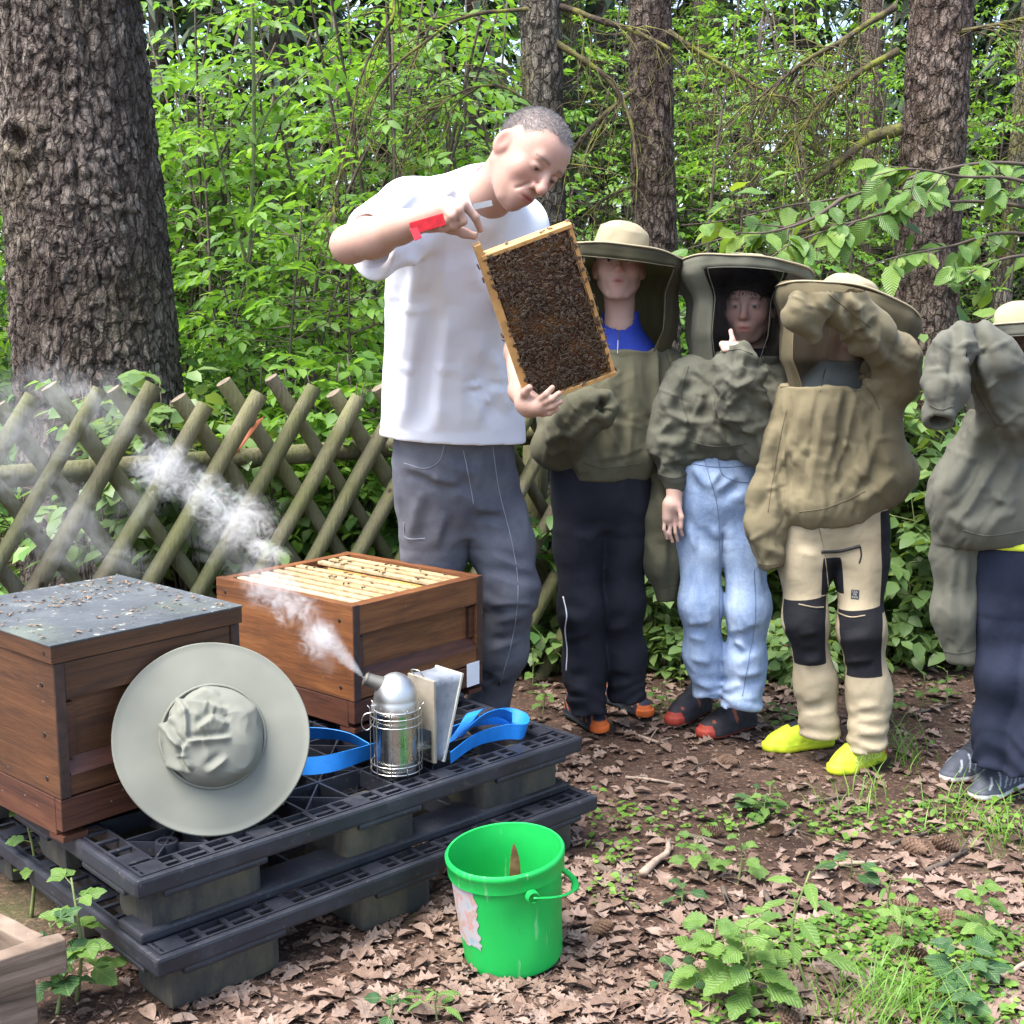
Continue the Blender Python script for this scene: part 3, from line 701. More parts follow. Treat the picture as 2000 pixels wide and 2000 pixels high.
for i_, (x_, y_) in enumerate(((-1.30, 3.60), (-1.02, 3.72), (-0.80, 3.86))): shrub("bramble_bush", (x_, y_), 0.34, 0.16, 22, M_LEAF_COOL, "low bramble sprig growing between the hives and the fence", "shrub", "low brambles before the fence", 5400 + i_, pairs=1, L=0.1, leaf=0.075, tpl=BROAD, stems=4, lo=0.2)
# one tall pale stem among the saplings
st = empty("sapling", py(490, 700, 5.5) * [1, 1, 0], "slender pale straight sapling stem with a few leaves behind the fence", "sapling")
mb = MB(); mb.tube(spline([pz(489, 708, 0) * 0 + py(489, 900, 5.5) * [1, 1, 0], py(489, 708, 5.5), py(485, 559, 5.5), py(496, 261, 5.5), py(492, -40, 5.5)], 30), np.linspace(0.013, 0.007, 30), 7)
mb.tube(spline([py(489, 540, 5.5), py(448, 391, 5.45), py(418, 253, 5.4), py(395, 160, 5.4)], 16), np.linspace(0.007, 0.003, 16), 6)
mb.tube(spline([py(496, 290, 5.5), py(530, 210, 5.5), py(600, 140, 5.6)], 12), np.linspace(0.006, 0.003, 12), 6)
mb.build("stem", M_TWIG_GREEN, st, smooth=True)
gg = np.random.default_rng(5); nd = np.array([py(u, v, 5.45) for u, v in ((395, 160), (418, 253), (440, 330), (600, 140), (560, 175), (496, 120), (492, 40), (488, 420), (470, 470))])
V, F = stamp(LEAFLET, *compound(np.repeat(nd, 3, 0), np.concatenate([np.array([[math.cos(a), math.sin(a), 0.2]]) for a in gg.uniform(0, 6.3, 27)]), 3, 0.18, 0.07, 8))
tag(link("foliage", mesh_np("foliage", V, F), M_LEAF_BRIGHT, st), kind="stuff")

# ---- lattice fence of round poles
def pole_mat():
    n = NT("weathered_round_wood"); co = n.coord("Object"); st = n.coord("Object", (1, 1, 0.12))
    c = n.ramp(n.noise(co, 5, 5), [(0.3, (0.085, 0.070, 0.050)), (0.5, (0.145, 0.125, 0.085)), (0.7, (0.22, 0.195, 0.14))])
    g = n.n("ShaderNodeTexCoord"); sx = n.n("ShaderNodeSeparateXYZ"); n.l(g.outputs["Object"], sx.inputs[0])
    alg = n.math('MULTIPLY', n.ramp(n.noise(co, 3.5, 5, 0.6), [(0.34, (0, 0, 0)), (0.58, (1, 1, 1))]), 0.62)
    c = n.mix(alg, c, (0.125, 0.14, 0.045))
    kn = n.n("ShaderNodeTexVoronoi"); kn.inputs["Scale"].default_value = 7; n.l(co, kn.inputs["Vector"])
    c = n.mix(n.ramp(kn.outputs["Distance"], [(0.06, (1, 1, 1)), (0.10, (0, 0, 0))]), c, (0.05, 0.035, 0.025))
    oi = n.n("ShaderNodeObjectInfo"); c = n.mix(0.55, c, n.ramp(oi.outputs["Random"], [(0, (0.62, 0.62, 0.6)), (1, (1.2, 1.18, 1.1))]), 'MULTIPLY')
    return n.set(c, 0.85, normal=n.bump(n.noise(st, 90, 5), 0.9, 0.008), spec=0.2)
M_POLE = pole_mat(); M_POLE_END = simple("cut_pole_end", (0.15, 0.115, 0.08), 0.85, var=0.35, nscale=60)
def build_fence():
    A = np.array([-1.62, 3.74, 0]); B = np.array([0.25, 4.80, 0]); e = unit(B - A); nrm = np.array([e[1], -e[0], 0]); L = np.linalg.norm(B - A)
    root = empty("lattice_fence", (A + B) / 2, "weathered lattice fence of crossed round wooden poles behind the beehives", "fence")
    g = np.random.default_rng(3); sp = 0.178; Hh = 1.14; sl = 0.66
    def pole(p, q, r, name="pole"):
        n = 14; t = np.linspace(0, 1, n)[:, None]; path = p + (q - p) * t + 0.004 * np.stack([vnoise(np.stack([t[:, 0] * 4, t[:, 0] * 0 + p[0] * 31, t[:, 0] * 0 + k], -1)) for k in (0, 4, 8)], -1)
        mb = MB(); mb.tube(path, r * (1 + 0.05 * vnoise(np.stack([t[:, 0] * 6, t[:, 0] * 0 + p[0] * 17, t[:, 0] * 0], -1))), 14, caps=True)
        o = mb.build(name, M_POLE, root, angle=50); o.data.materials.append(M_POLE_END)
        o.data.polygons[len(o.data.polygons) - 1].material_index = 1; return o
    k = -5
    while k * sp < L + 0.1:
        r = 0.0265 * g.uniform(0.88, 1.12); b = A + e * (k * sp + g.normal(0, .008)); h = Hh + g.normal(0, .018)
        t = b + e * (h * sl + g.normal(0, .012)) + np.array([0, 0, h])
        s0 = (k * sp + h * sl)
        if s0 > -0.2 : pole(b + nrm * 0.0 + [0, 0, -0.02], t, r)
        # the set behind leans the other way
        k2 = k * sp + 0.86 + g.normal(0, .008); b2 = A + e * k2 - nrm * 0.057; h = Hh + g.normal(0, .018); t2 = b2 - e * (h * sl) + np.array([0, 0, h])
        if k2 > 0 and k2 - h * sl < L: pole(b2 + [0, 0, -0.02], t2, 0.0255 * g.uniform(0.88, 1.12))
        k += 1
    for z, s in ((0.90, 1), (0.24, -1)):
        pole(A - e * 0.25 - nrm * 0.120 + [0, 0, z - 0.02], B - nrm * 0.120 + [0, 0, z + 0.02], 0.035, "rail")
    for s in (0.02, 0.98):
        p = A + (B - A) * s - nrm * 0.24; pole(p + [0, 0, -0.1], p + [0, 0, 1.0], 0.05, "post")
build_fence()

# ---- hornbeam bough reaching in from the right, every leaf its own
def serrate(V, F): return V, F
HB = leaf_template(9, 0.52, 0.10, 0.16, serr=0.05)
def hornbeam_mat():
    n = NT("hornbeam_leaves"); oi = n.n("ShaderNodeObjectInfo"); tc = n.n("ShaderNodeTexCoord"); sx = n.n("ShaderNodeSeparateXYZ"); n.l(tc.outputs["Object"], sx.inputs[0])
    c = n.ramp(oi.outputs["Random"], [(0, (0.075, 0.15, 0.03)), (0.35, (0.10, 0.20, 0.04)), (0.7, (0.14, 0.25, 0.045)), (1, (0.19, 0.28, 0.04))])
    # ribs: oblique side veins and the midrib
    ay = n.math('ABSOLUTE', sx.outputs[1]); v = n.math('SINE', n.math('MULTIPLY', n.math('SUBTRACT', sx.outputs[0], n.math('MULTIPLY', ay, 0.9)), 78.0))
    h = n.math('ADD', n.math('MULTIPLY', v, 0.5), n.math('MULTIPLY', n.math('LESS_THAN', ay, 0.012), -0.8))
    c = n.mix(n.math('MULTIPLY', n.math('GREATER_THAN', v, 0.75), 0.28), c, (0.20, 0.28, 0.09))
    n.set(c, 0.42, normal=n.bump(h, 0.35, 0.02), spec=0.45)
    tr = n.n("ShaderNodeBsdfTranslucent"); n.l(n.mix(1.0, c, (1.35, 1.25, 0.5), 'MULTIPLY'), tr.inputs[0]); mx = n.n("ShaderNodeMixShader"); mx.inputs[0].default_value = 0.42
    n.l(n.bsdf.outputs[0], mx.inputs[1]); n.l(tr.outputs[0], mx.inputs[2]); n.l(mx.outputs[0], n.out.inputs[0]); return n.m
M_HB = hornbeam_mat()
def leaf_meshes(name, tpl, mat, k, bend):
    out = []; g = np.random.default_rng(77)
    for i in range(k):
        V = tpl[0].copy(); V[:, 2] += bend * g.uniform(-1, 1) * V[:, 0] ** 2 + 0.25 * bend * np.sin(V[:, 0] * 9 + i) * np.abs(V[:, 1]) * 4; V[:, 1] += 0.10 * g.uniform(-1, 1) * V[:, 0] ** 2
        me = bpy.data.meshes.new(name); me.from_pydata(V.tolist(), [], tpl[1]); me.update(); me.materials.append(mat)
        me.polygons.foreach_set("use_smooth", np.ones(len(me.polygons), bool)); out.append(me)
    return out
def put_leaf(name, me, parent, pos, xax, nrm, size):
    x = unit(xax); y = unit(np.cross(nrm, x)); z = np.cross(x, y)
    o = bpy.data.objects.new(name, me); COL.objects.link(o)
    M = Matrix(((x[0] * size, y[0] * size, z[0] * size, pos[0]), (x[1] * size, y[1] * size, z[1] * size, pos[1]), (x[2] * size, y[2] * size, z[2] * size, pos[2]), (0, 0, 0, 1)))
    if parent is not None:
        o.parent = parent; q = parent; m = Matrix.Identity(4)
        while q is not None:
            m = (Matrix.LocRotScale(q.location, q.rotation_euler, q.scale) if q.parent is None else q.matrix_parent_inverse @ Matrix.LocRotScale(q.location, q.rotation_euler, q.scale)) @ m; q = q.parent
        o.matrix_parent_inverse = m.inverted()
    o.matrix_basis = M; return o
def build_hornbeam():
    g = np.random.default_rng(21); root = empty("hornbeam_tree", (2.05, 4.6, 0), "hornbeam bough with large ribbed light green leaves hanging over the veiled people", "tree")
    mb = MB(); mb.tube(spline([(2.05, 4.6, -0.05), (2.08, 4.6, 1.0), (2.0, 4.55, 2.2), (2.1, 4.6, 3.4)], 20), np.linspace(0.06, 0.035, 20), 10); mb.build("trunk", M_BARK_PLAIN, root, smooth=True)
    me = leaf_meshes("leaf", HB, M_HB, 5, 0.14); cnt = 0
    lines = [([(2090, 330), (1930, 318), (1790, 345), (1650, 385), (1540, 402), (1420, 430), (1330, 440)], 4.55, 4.15, 46), ([(2090, 420), (1930, 395), (1800, 400), (1680, 430), (1560, 470), (1500, 505)], 4.5, 4.0, 40),
             ([(2090, 390), (1980, 350), (1880, 345), (1780, 330), (1700, 345)], 4.45, 4.2, 30), ([(2090, 470), (1960, 455), (1860, 480), (1760, 500), (1690, 520)], 4.5, 4.05, 32), ([(2090, 500), (1990, 500), (1920, 520), (1850, 560)], 4.45, 4.1, 24),
             ([(1650, 385), (1580, 430), (1490, 455), (1400, 450)], 4.25, 4.05, 20), ([(2090, 560), (1980, 600), (1900, 640), (1860, 700)], 4.9, 4.75, 20)]
    for pix, d0, d1, n in lines:
        pts = [py(u, v, d0 + (d1 - d0) * i / (len(pix) - 1)) for i, (u, v) in enumerate(pix)]; path = spline(pts, 40); mb = MB(); mb.tube(path, np.linspace(0.008, 0.0015, 40), 6)
        tw = []
        for s in range(7):
            i = g.integers(6, 36); a = path[i]; dv = unit(path[i + 2] - path[i] + g.normal(0, 0.02, 3)) ; w = unit(dv + np.array([0, g.uniform(-1, 1), g.uniform(-.7, .5)])); e = a + w * g.uniform(.08, .2); tw.append((a, e)); mb.tube([a, (a + e) / 2, e], [0.003, .002, .001], 4)
        br = mb.build("branch", M_TWIG, root, smooth=True)
        for k in range(n):
            if k % 2: i = g.integers(2, 38); p = path[i]; dv = unit(path[i + 1] - path[i])
            else: a, e = tw[g.integers(len(tw))]; t = g.uniform(.3, 1); p = a + (e - a) * t; dv = unit(e - a)
            s = g.choice([-1, 1]); side = unit(np.cross(dv, (0, 0, 1))); ax = unit(dv * 0.5 + side * s * 0.55 + np.array([0, 0, -0.45]) + g.normal(0, 0.28, 3))
            nr = unit(np.array([g.normal(0, .35), -0.55 + g.normal(0, .35), 0.75])); sz = g.uniform(0.065, 0.112)
            put_leaf("leaf", me[cnt % 5], br, p + ax * 0.008, ax, nr, sz); cnt += 1
M_BARK_PLAIN = simple("smooth_grey_bark", (0.16, 0.145, 0.125), 0.85, var=0.3, nscale=8)
build_hornbeam()

# ---- fallen leaves, twigs, cones
OAK = leaf_template(11, 0.62, 0.16, 0.05, lobes=4); BEECH = leaf_template(5, 0.55, 0.22, 0.06)
def dead_mat(per_object):
    n = NT("dead_leaf_brown"); co = n.coord("Object")
    r = n.n("ShaderNodeObjectInfo").outputs["Random"] if per_object else n.n("ShaderNodeNewGeometry").outputs["Random Per Island"]
    c = n.ramp(r, [(0, (0.08, 0.048, 0.035)), (0.2, (0.17, 0.112, 0.083)), (0.45, (0.29, 0.21, 0.168)), (0.65, (0.19, 0.125, 0.09)), (0.88, (0.29, 0.22, 0.18)), (1, (0.12, 0.07, 0.048))])
    c = n.mix(0.5, c, n.ramp(n.noise(co, 9 if per_object else 60, 4), [(0.35, (0.55, 0.5, 0.45)), (0.65, (1.15, 1.12, 1.1))]), 'MULTIPLY')
    n.set(c, 0.75, normal=n.bump(n.noise(co, 25 if per_object else 200, 3), 0.3, 0.02), spec=0.3)
    tr = n.n("ShaderNodeBsdfTranslucent"); n.l(c, tr.inputs[0]); mx = n.n("ShaderNodeMixShader"); mx.inputs[0].default_value = 0.15
    n.l(n.bsdf.outputs[0], mx.inputs[1]); n.l(tr.outputs[0], mx.inputs[2]); n.l(mx.outputs[0], n.out.inputs[0]); return n.m
def curled(tpl, g, amt):
    V = tpl[0].copy(); V[:, 2] += amt * (np.abs(V[:, 1]) ** 1.3 * g.uniform(0.4, 2.2) + 0.3 * g.uniform(-1, 1) * V[:, 0] ** 2 + 0.12 * np.sin(V[:, 0] * 11 + g.uniform(0, 6)) * np.abs(V[:, 1]) * 3); V[:, 1] += 0.15 * g.uniform(-1, 1) * V[:, 0] ** 2; V[:, 0] -= 0.5; return V, tpl[1]
def litter():
    g = np.random.default_rng(90); tp = [curled(OAK if k % 3 else BEECH, g, 0.20) for k in range(9)]
    def spot(n):
        u = g.uniform(150, 2080, n); v = 1290 + 790 * g.random(n) ** 1.25; P = np.array([pz(a, b, 0) for a, b in zip(u, v)]); return P
    def bare(P): return vnoise(np.stack([P[:, 0] * 1.6, P[:, 1] * 1.6, P[:, 0] * 0], -1), 44)
    P = spot(9400); keep = g.random(len(P)) < np.clip(0.66 - 0.6 * bare(P), 0.22, 1); P = P[keep]
    # the nearest ones stand alone
    m = dead_mat(True); meshes = []
    for V, F in tp:
        me = bpy.data.meshes.new("oak_leaf"); me.from_pydata(V.tolist(), [], F); me.update(); me.materials.append(m); me.polygons.foreach_set("use_smooth", np.ones(len(me.polygons), bool)); meshes.append(me)
    vis = np.array([proj(p) for p in P]); near = np.where((vis[:, 1] < 1990) & (vis[:, 0] > 520) & (vis[:, 0] < 1990))[0]; near = near[np.argsort(P[near, 1])][:270]
    rest = np.setdiff1d(np.arange(len(P)), near)
    def pose(p):
        a = g.uniform(0, 2 * PI); return np.array([math.cos(a), math.sin(a), g.normal(0, 0.10)]), np.array([g.normal(0, 0.14), g.normal(0, 0.14), 1.0])
    for i in near:
        p = P[i]; x, nr = pose(p); o = put_leaf("oak_leaf", meshes[g.integers(9)], None, (p[0], p[1], gz(p[0], p[1]) + g.uniform(0.004, 0.012)), x, nr, g.uniform(0.035, 0.074))
        tag(o, "curled dry brown leaf lying on the trodden forest floor", "dead leaf", "dry leaves on the forest floor")
    Vs, Fs, n0 = [], [], 0
    q = [pose(P[i]) for i in rest]; X = np.array([a for a, _ in q]); Nn = np.array([b for _, b in q]); k = g.integers(0, 9, len(rest)); PP = P[rest].copy(); PP[:, 2] = ground_z(PP[:, 0], PP[:, 1]) + g.uniform(0.003, 0.012, len(PP))
    for t in range(9):
        s = k == t; V, F = stamp(tp[t], PP[s], X[s], Nn[s], g.uniform(0.022, 0.064, s.sum())); Vs.append(V); Fs.append(F + n0); n0 += len(V)
    tag(link("leaf_litter", mesh_np("leaf_litter", np.concatenate(Vs), np.concatenate(Fs)), dead_mat(False)), "carpet of dry brown leaves over the path", "leaf litter", kind="stuff")
    # crumbs: needles and chips
    N = 16000; u = g.uniform(100, 2080, N); v = 1300 + 780 * g.random(N) ** 0.8; P = np.array([pz(a, b, 0) for a, b in zip(u, v)]); P[:, 2] = ground_z(P[:, 0], P[:, 1]) + g.uniform(0.002, 0.008, N); a = g.uniform(0, 2 * PI, N)
    nd = g.random(N) < 0.6; V, F = stamp((np.array([[0, 0, 0], [0.5, -0.5, 0.1], [1, 0, 0.05], [0.5, 0.5, 0.1]]), [(0, 1, 2), (0, 2, 3)]), P, np.stack([np.cos(a), np.sin(a), g.normal(0, .2, N)], -1), g.normal(0, .3, (N, 3)) + [0, 0, 1], np.where(nd, g.uniform(0.012, 0.03, N), g.uniform(0.008, 0.022, N)), np.where(nd, 0.06, g.uniform(0.3, 0.8, N)))
    tag(link("needle_duff", mesh_np("needle_duff", V, F), dead_mat(False)), "fine crumbs of needles and bark chips on the soil", "litter", kind="stuff")
litter()
def twig_things():
    g = np.random.default_rng(17)
    spec = [((1265, 1725), (1310, 1655)), ((1160, 1712), (1245, 1732)), ((1205, 1750), (1235, 1790)), ((1225, 1522), (1335, 1540)), ((1740, 1655), (1845, 1618)), ((1815, 1710), (1890, 1668)), ((1895, 1950), (2010, 1880)), ((1245, 1775), (1330, 1815)), ((1410, 1740), (1450, 1825)), ((1430, 1800), (1490, 1795)),
            ((1490, 1755), (1535, 1800)), ((1040, 1940), (1075, 1900)), ((1110, 1560), (1150, 1545)), ((1330, 1640), (1420, 1660)), ((1535, 1640), (1560, 1620)), ((1640, 1700), (1720, 1690)), ((1500, 1990), (1560, 1960)), ((1860, 1840), (1985, 1832)), ((1120, 1830), (1180, 1815)), ((1420, 1370), (1490, 1385)), ((1780, 1400), (1860, 1380)), ((1240, 1440), (1300, 1455)), ((1330, 1520), (1380, 1490)), ((1580, 1570), (1660, 1560))]
    labs = ["dry brown twig lying on the leaf-strewn ground"]
    for i, (a, b) in enumerate(spec):
        p, q = pz(*a, 0), pz(*b, 0); n = 9; t = np.linspace(0, 1, n)[:, None]; path = p + (q - p) * t; L = np.linalg.norm(q - p)
        path = path + 0.05 * L * np.stack([vnoise(np.stack([t[:, 0] * 3, t[:, 0] * 0 + i * 3.1, t[:, 0] * 0 + k], -1)) for k in (0, 5, 9)], -1); r = g.uniform(0.004, 0.008) * (1.6 if i in (0, 1, 6) else 1)
        path[:, 2] = ground_z(path[:, 0], path[:, 1]) + r * 0.8 + 0.004
        mb = MB(); mb.tube(path, np.linspace(r, r * 0.55, n), 7)
        for s in range(g.integers(0, 3)):
            k = g.integers(2, 7); e = path[k] + unit(path[k + 1] - path[k] + g.normal(0, 0.01, 3)) * 0.25 * L + np.append(g.normal(0, 0.03, 2), 0.012); mb.tube([path[k], e], [r * 0.5, r * 0.25], 5)
        o = mb.build("twig", M_TWIG if i % 3 else M_STICK, smooth=True); tag(o, labs[0], "twig", "twigs on the forest floor")
    n = 50
    # cones
    def cone_mesh(sc):
        mb = MB(); rows = 11
        for r in range(rows):
            t = r / (rows - 1); rad = 0.016 * math.sin(PI * (0.10 + 0.84 * t)) ** 0.7 * sc; x = (t - 0.5) * 0.06 * sc; m = 9
            for k in range(m):
                a = 2 * PI * (k + 0.5 * (r % 2)) / m; ca, sa = math.cos(a), math.sin(a); s = np.array([0, ca, sa]); tn = np.array([0, -sa, ca]); w = 0.0062 * sc
                b0 = np.array([x, 0, 0]) + s * rad * 0.5; tip = np.array([x - 0.006 * sc, 0, 0]) + s * rad * 1.25
                mb.add([b0 - tn * w, b0 + tn * w, tip + tn * w * 0.7, tip - tn * w * 0.7 , tip + [0.003 * sc, 0, 0] - s * 0.002], [(0, 1, 2, 3), (3, 2, 4), (0, 3, 4), (1, 4, 2), (0, 4, 1)])
        return mb
    cp = [(1392, 1640), (1516, 1634), (1790, 1665), (1852, 1662), (1760, 1786), (1785, 1880), (1900, 1840), (1170, 1830), (1345, 1865), (1530, 1988), (1860, 1818), (1745, 1840), (1500, 1805), (1425, 1495)]
    me0 = None
    for i, (u, v) in enumerate(cp):
        p = pz(u, v, 0)
        if me0 is None: o = cone_mesh(1.0).build("fir_cone", simple("cone_scales", (0.13, 0.075, 0.045), 0.8, var=0.4, nscale=40)); me0 = o
        else: o = me0.copy(); COL.objects.link(o)
        o.location = (p[0], p[1], gz(p[0], p[1]) + 0.016); o.rotation_euler = (g.uniform(0, 6), g.uniform(-0.2, 0.2), g.uniform(0, 6)); s = g.uniform(0.85, 1.3); o.scale = (s, s, s)
        tag(o, "brown scaly fir cone lying among the dry leaves", "fir cone", "fir cones on the forest floor")
M_STICK = simple("pale_stick", (0.27, 0.20, 0.15), 0.85, var=0.35, nscale=30)
twig_things()

# ---- young plants in front
def herb_mat(name, cols, trans=0.4):
    n = NT(name); oi = n.n("ShaderNodeObjectInfo"); tc = n.n("ShaderNodeTexCoord"); sx = n.n("ShaderNodeSeparateXYZ"); n.l(tc.outputs["Object"], sx.inputs[0]); c = n.ramp(oi.outputs["Random"], [(i / (len(cols) - 1), q) for i, q in enumerate(cols)])
    ay = n.math('ABSOLUTE', sx.outputs[1]); v = n.math('SINE', n.math('MULTIPLY', n.math('SUBTRACT', sx.outputs[0], n.math('MULTIPLY', ay, 1.1)), 46.0))
    c = n.mix(n.math('MULTIPLY', n.math('LESS_THAN', ay, 0.014), 0.4), c, (0.26, 0.33, 0.12))
    n.set(c, 0.5, normal=n.bump(v, 0.3, 0.03), spec=0.35); tr = n.n("ShaderNodeBsdfTranslucent"); n.l(n.mix(1.0, c, (1.3, 1.25, 0.55), 'MULTIPLY'), tr.inputs[0]); mx = n.n("ShaderNodeMixShader"); mx.inputs[0].default_value = trans
    n.l(n.bsdf.outputs[0], mx.inputs[1]); n.l(tr.outputs[0], mx.inputs[2]); n.l(mx.outputs[0], n.out.inputs[0]); return n.m
M_HERB = herb_mat("herb_leaves", [(0.10, 0.19, 0.045), (0.13, 0.23, 0.05), (0.16, 0.27, 0.06)]); M_HERB_DK = herb_mat("dark_herb_leaves", [(0.035, 0.085, 0.03), (0.05, 0.11, 0.035), (0.06, 0.13, 0.04)], 0.25)
LOBED = leaf_template(9, 0.78, 0.08, 0.18, serr=0.16); LONG = leaf_template(7, 0.36, 0.10, 0.30, serr=0.02); TRI = leaf_template(7, 0.70, 0.10, 0.15, serr=0.08)
HERB_M = {k: leaf_meshes("leaf", t, M_HERB, 3, 0.2) for k, t in (("lobed", LOBED), ("long", LONG), ("tri", TRI))}; HERB_D = leaf_meshes("leaf", TRI, M_HERB_DK, 3, 0.2)
def herb(u, v, h, n, size, kind, label, seed, group=None, lean=0.0, dark=False, three=False):
    g = np.random.default_rng(seed); p = pz(u, v, 0); p[2] = gz(p[0], p[1]); root = empty("young_plant", p, label, "plant", group); top = p + np.array([lean * h, g.normal(0, 0.1) * h, h])
    path = spline([p - [0, 0, .01], p * 0.5 + top * 0.5 + np.append(g.normal(0, 0.06 * h, 2), 0), top], 10); mb = MB(); mb.tube(path, np.linspace(0.0035, 0.0015, 10) * (0.5 + h / 0.3), 6)
    L = []; a0 = g.uniform(0, 6)
    for k in range(n):
        t = 0.22 + 0.78 * (k + 0.5) / n; i = min(8, int(t * 9)); q = path[i] + (path[i + 1] - path[i]) * (t * 9 - i); a = a0 + k * 2.4 + g.normal(0, .3); s = size * g.uniform(.75, 1.15) * (1.1 - 0.45 * t)
        d = np.array([math.cos(a), math.sin(a), g.uniform(-0.05, 0.5) + 0.4 * (t > .9)]); st = q + d * s * g.uniform(0.3, 0.7); mb.tube([q, st], [0.0016, 0.001], 4, caps=False)
        for j, da in enumerate((0, 1.25, -1.25) if three else (0,)):
            dd = np.array([math.cos(a + da), math.sin(a + da), d[2] * .5 - 0.12]); L.append((st, dd, np.array([g.normal(0, .25), g.normal(0, .25) - .15, 1]), s * (1 if j == 0 else .85)))
    mb.build("stem", M_TWIG_GREEN, root, smooth=True)
    for k, (q, d, nr, s) in enumerate(L): put_leaf("leaf", (HERB_D if dark else HERB_M[kind])[k % 3], root, q, d, nr, s)
herb(1452, 1975, 0.20, 22, 0.075, "lobed", "bushy herb with pale lobed toothed leaves growing in the foreground litter", 1)
herb(1395, 1950, 0.19, 16, 0.075, "lobed", "second pale lobed-leaf herb beside the bushy one", 2)
herb(1585, 1935, 0.25, 13, 0.105, "long", "upright seedling with long narrow light green leaves", 3)
herb(1735, 1810, 0.13, 7, 0.06, "long", "small seedling with upright leaves beside a fir cone", 4)
herb(1765, 1850, 0.10, 6, 0.06, "tri", "short leafy seedling among fir cones on the right of the path", 5)
herb(1900, 1850, 0.15, 5, 0.065, "tri", "young bramble with light three-part leaves in the right foreground", 6, three=True)
herb(1880, 1930, 0.09, 7, 0.07, "tri", "dark green bramble sprawling over the litter", 7, dark=True, three=True)
herb(1870, 1990, 0.07, 6, 0.06, "tri", "bluish bramble leaves low over the litter", 8, dark=True, three=True)
herb(1660, 1720, 0.06, 6, 0.065, "tri", "dark ivy-like sprig behind the upright seedling", 9, dark=True)
herb(1360, 1710, 0.10, 10, 0.05, "lobed", "small toothed seedling on the leafy ground right of the bucket", 10)
herb(1440, 1730, 0.13, 8, 0.05, "lobed", "thin seedling with tufted top beside the small toothed one", 11)
herb(1330, 1775, 0.06, 5, 0.05, "tri", "low dark sprig beside the forked twigs", 12, dark=True)
herb(1500, 1600, 0.07, 14, 0.055, "tri", "clump of low green leaves in the middle of the path", 13, lean=0.1)
herb(1475, 1590, 0.06, 10, 0.05, "tri", "darker half of the leaf clump in the middle of the path", 14, dark=True)
herb(1320, 1920, 0.05, 6, 0.055, "tri", "dark sprig at the foot of the bushy herb", 15, dark=True)
herb(1830, 1595, 0.05, 5, 0.035, "tri", "tiny sprout near the dark running shoes", 16)
herb(765, 1990, 0.05, 5, 0.05, "tri", "dark green sprig in front of the pallet foot", 17, dark=True)
herb(855, 1995, 0.07, 8, 0.05, "long", "light green sprig in the leaves before the bucket", 18)
herb(60, 1790, 0.28, 8, 0.06, "tri", "thin weed standing between the pallets and the timber bench", 19)
herb(110, 1990, 0.20, 8, 0.075, "tri", "bramble sprouting beside the timber bench leg", 20, dark=True, three=True)
herb(150, 1960, 0.26, 7, 0.075, "tri", "bramble shoot with light leaves between bench and pallet", 21, three=True)
for i, (u, v, h) in enumerate(((1290, 1390, .1), (1420, 1390, .12), (1060, 1395, .1), (1530, 1420, .08), (1745, 1400, .1), (1800, 1385, .12), (1480, 1350, .14), (1330, 1340, .14), (1850, 1375, .12), (1040, 1345, 0.15))):
    herb(u, v, h, 7, 0.05, "tri", "small green sprout at the far edge of the path", 30 + i, "sprouts along the far edge of the path")
def grass():
    g = np.random.default_rng(8); V = []; F = []; n = 0
    for cu, cv, N, su, sv in ((1730, 1975, 260, 75, 30), (1960, 1640, 70, 40, 25), (1890, 1600, 40, 40, 20), (1650, 1580, 40, 60, 20), (1760, 1470, 50, 30, 20)):
        for _ in range(N):
            p = pz(cu + g.normal(0, su), cv + g.normal(0, sv), 0); p[2] = gz(p[0], p[1]); a = g.uniform(0, 2 * PI); l = g.uniform(0.05, 0.14); d = np.array([math.cos(a), math.sin(a), 0]); w = np.array([-math.sin(a), math.cos(a), 0]) * 0.0016
            for k, (t, ww) in enumerate(((0, 1), (0.35, 1), (0.7, .7), (1, .1))):
                q = p + d * l * 0.75 * t * t + np.array([0, 0, l * (t - 0.25 * t * t)]); V += [q - w * ww, q + w * ww]
            F += [(n + 2 * k, n + 2 * k + 1, n + 2 * k + 3, n + 2 * k + 2) for k in range(3)]; n += 8
    tag(link("grass_tuft", mesh_np("grass", np.array(V), np.array(F)), M_LEAF_BRIGHT), "thin bright grass blades in the right foreground", "grass", kind="stuff")
    N = 5200; u = np.concatenate([g.normal(1780, 190, N // 2), g.uniform(1150, 2080, N - N // 2)]); v = np.concatenate([g.normal(1790, 110, N // 2), g.uniform(1560, 2040, N - N // 2)]); P = np.array([pz(a, max(b, 1450), 0) for a, b in zip(u, v)])
    k = vnoise(np.stack([P[:, 0] * 4.5, P[:, 1] * 4.5, P[:, 0] * 0], -1), 91) > 0.12; P = P[k]; N = len(P); P[:, 2] = ground_z(P[:, 0], P[:, 1]) + g.uniform(0.004, 0.028, N); a = g.uniform(0, 2 * PI, N)
    V, F = stamp(BROAD, P, np.stack([np.cos(a), np.sin(a), g.normal(.1, .25, N)], -1), g.normal(0, .3, (N, 3)) + [0, 0, 1], g.uniform(0.010, 0.026, N), np.full(N, 1.3))
    tag(link("ground_cover", mesh_np("ground_cover", V, F), M_LEAF_BRIGHT), "tiny yellow-green chickweed leaves spreading over the litter", "ground cover", kind="stuff")
grass()

# ================================================================== PROPS
ZP = 0.30                                             # top of the upper pallet
E1 = unit([0.886, 0.83, 0]); E2 = np.array([-E1[1], E1[0], 0]); EZ = np.array([0, 0, 1.0])
PFL = pz(275, 1712, ZP); PFL = np.array([PFL[0], PFL[1], 0])
def at(o, a, b, z): return np.asarray(o) + E1 * a + E2 * b + EZ * z
AX = np.array([E1, E2, EZ])

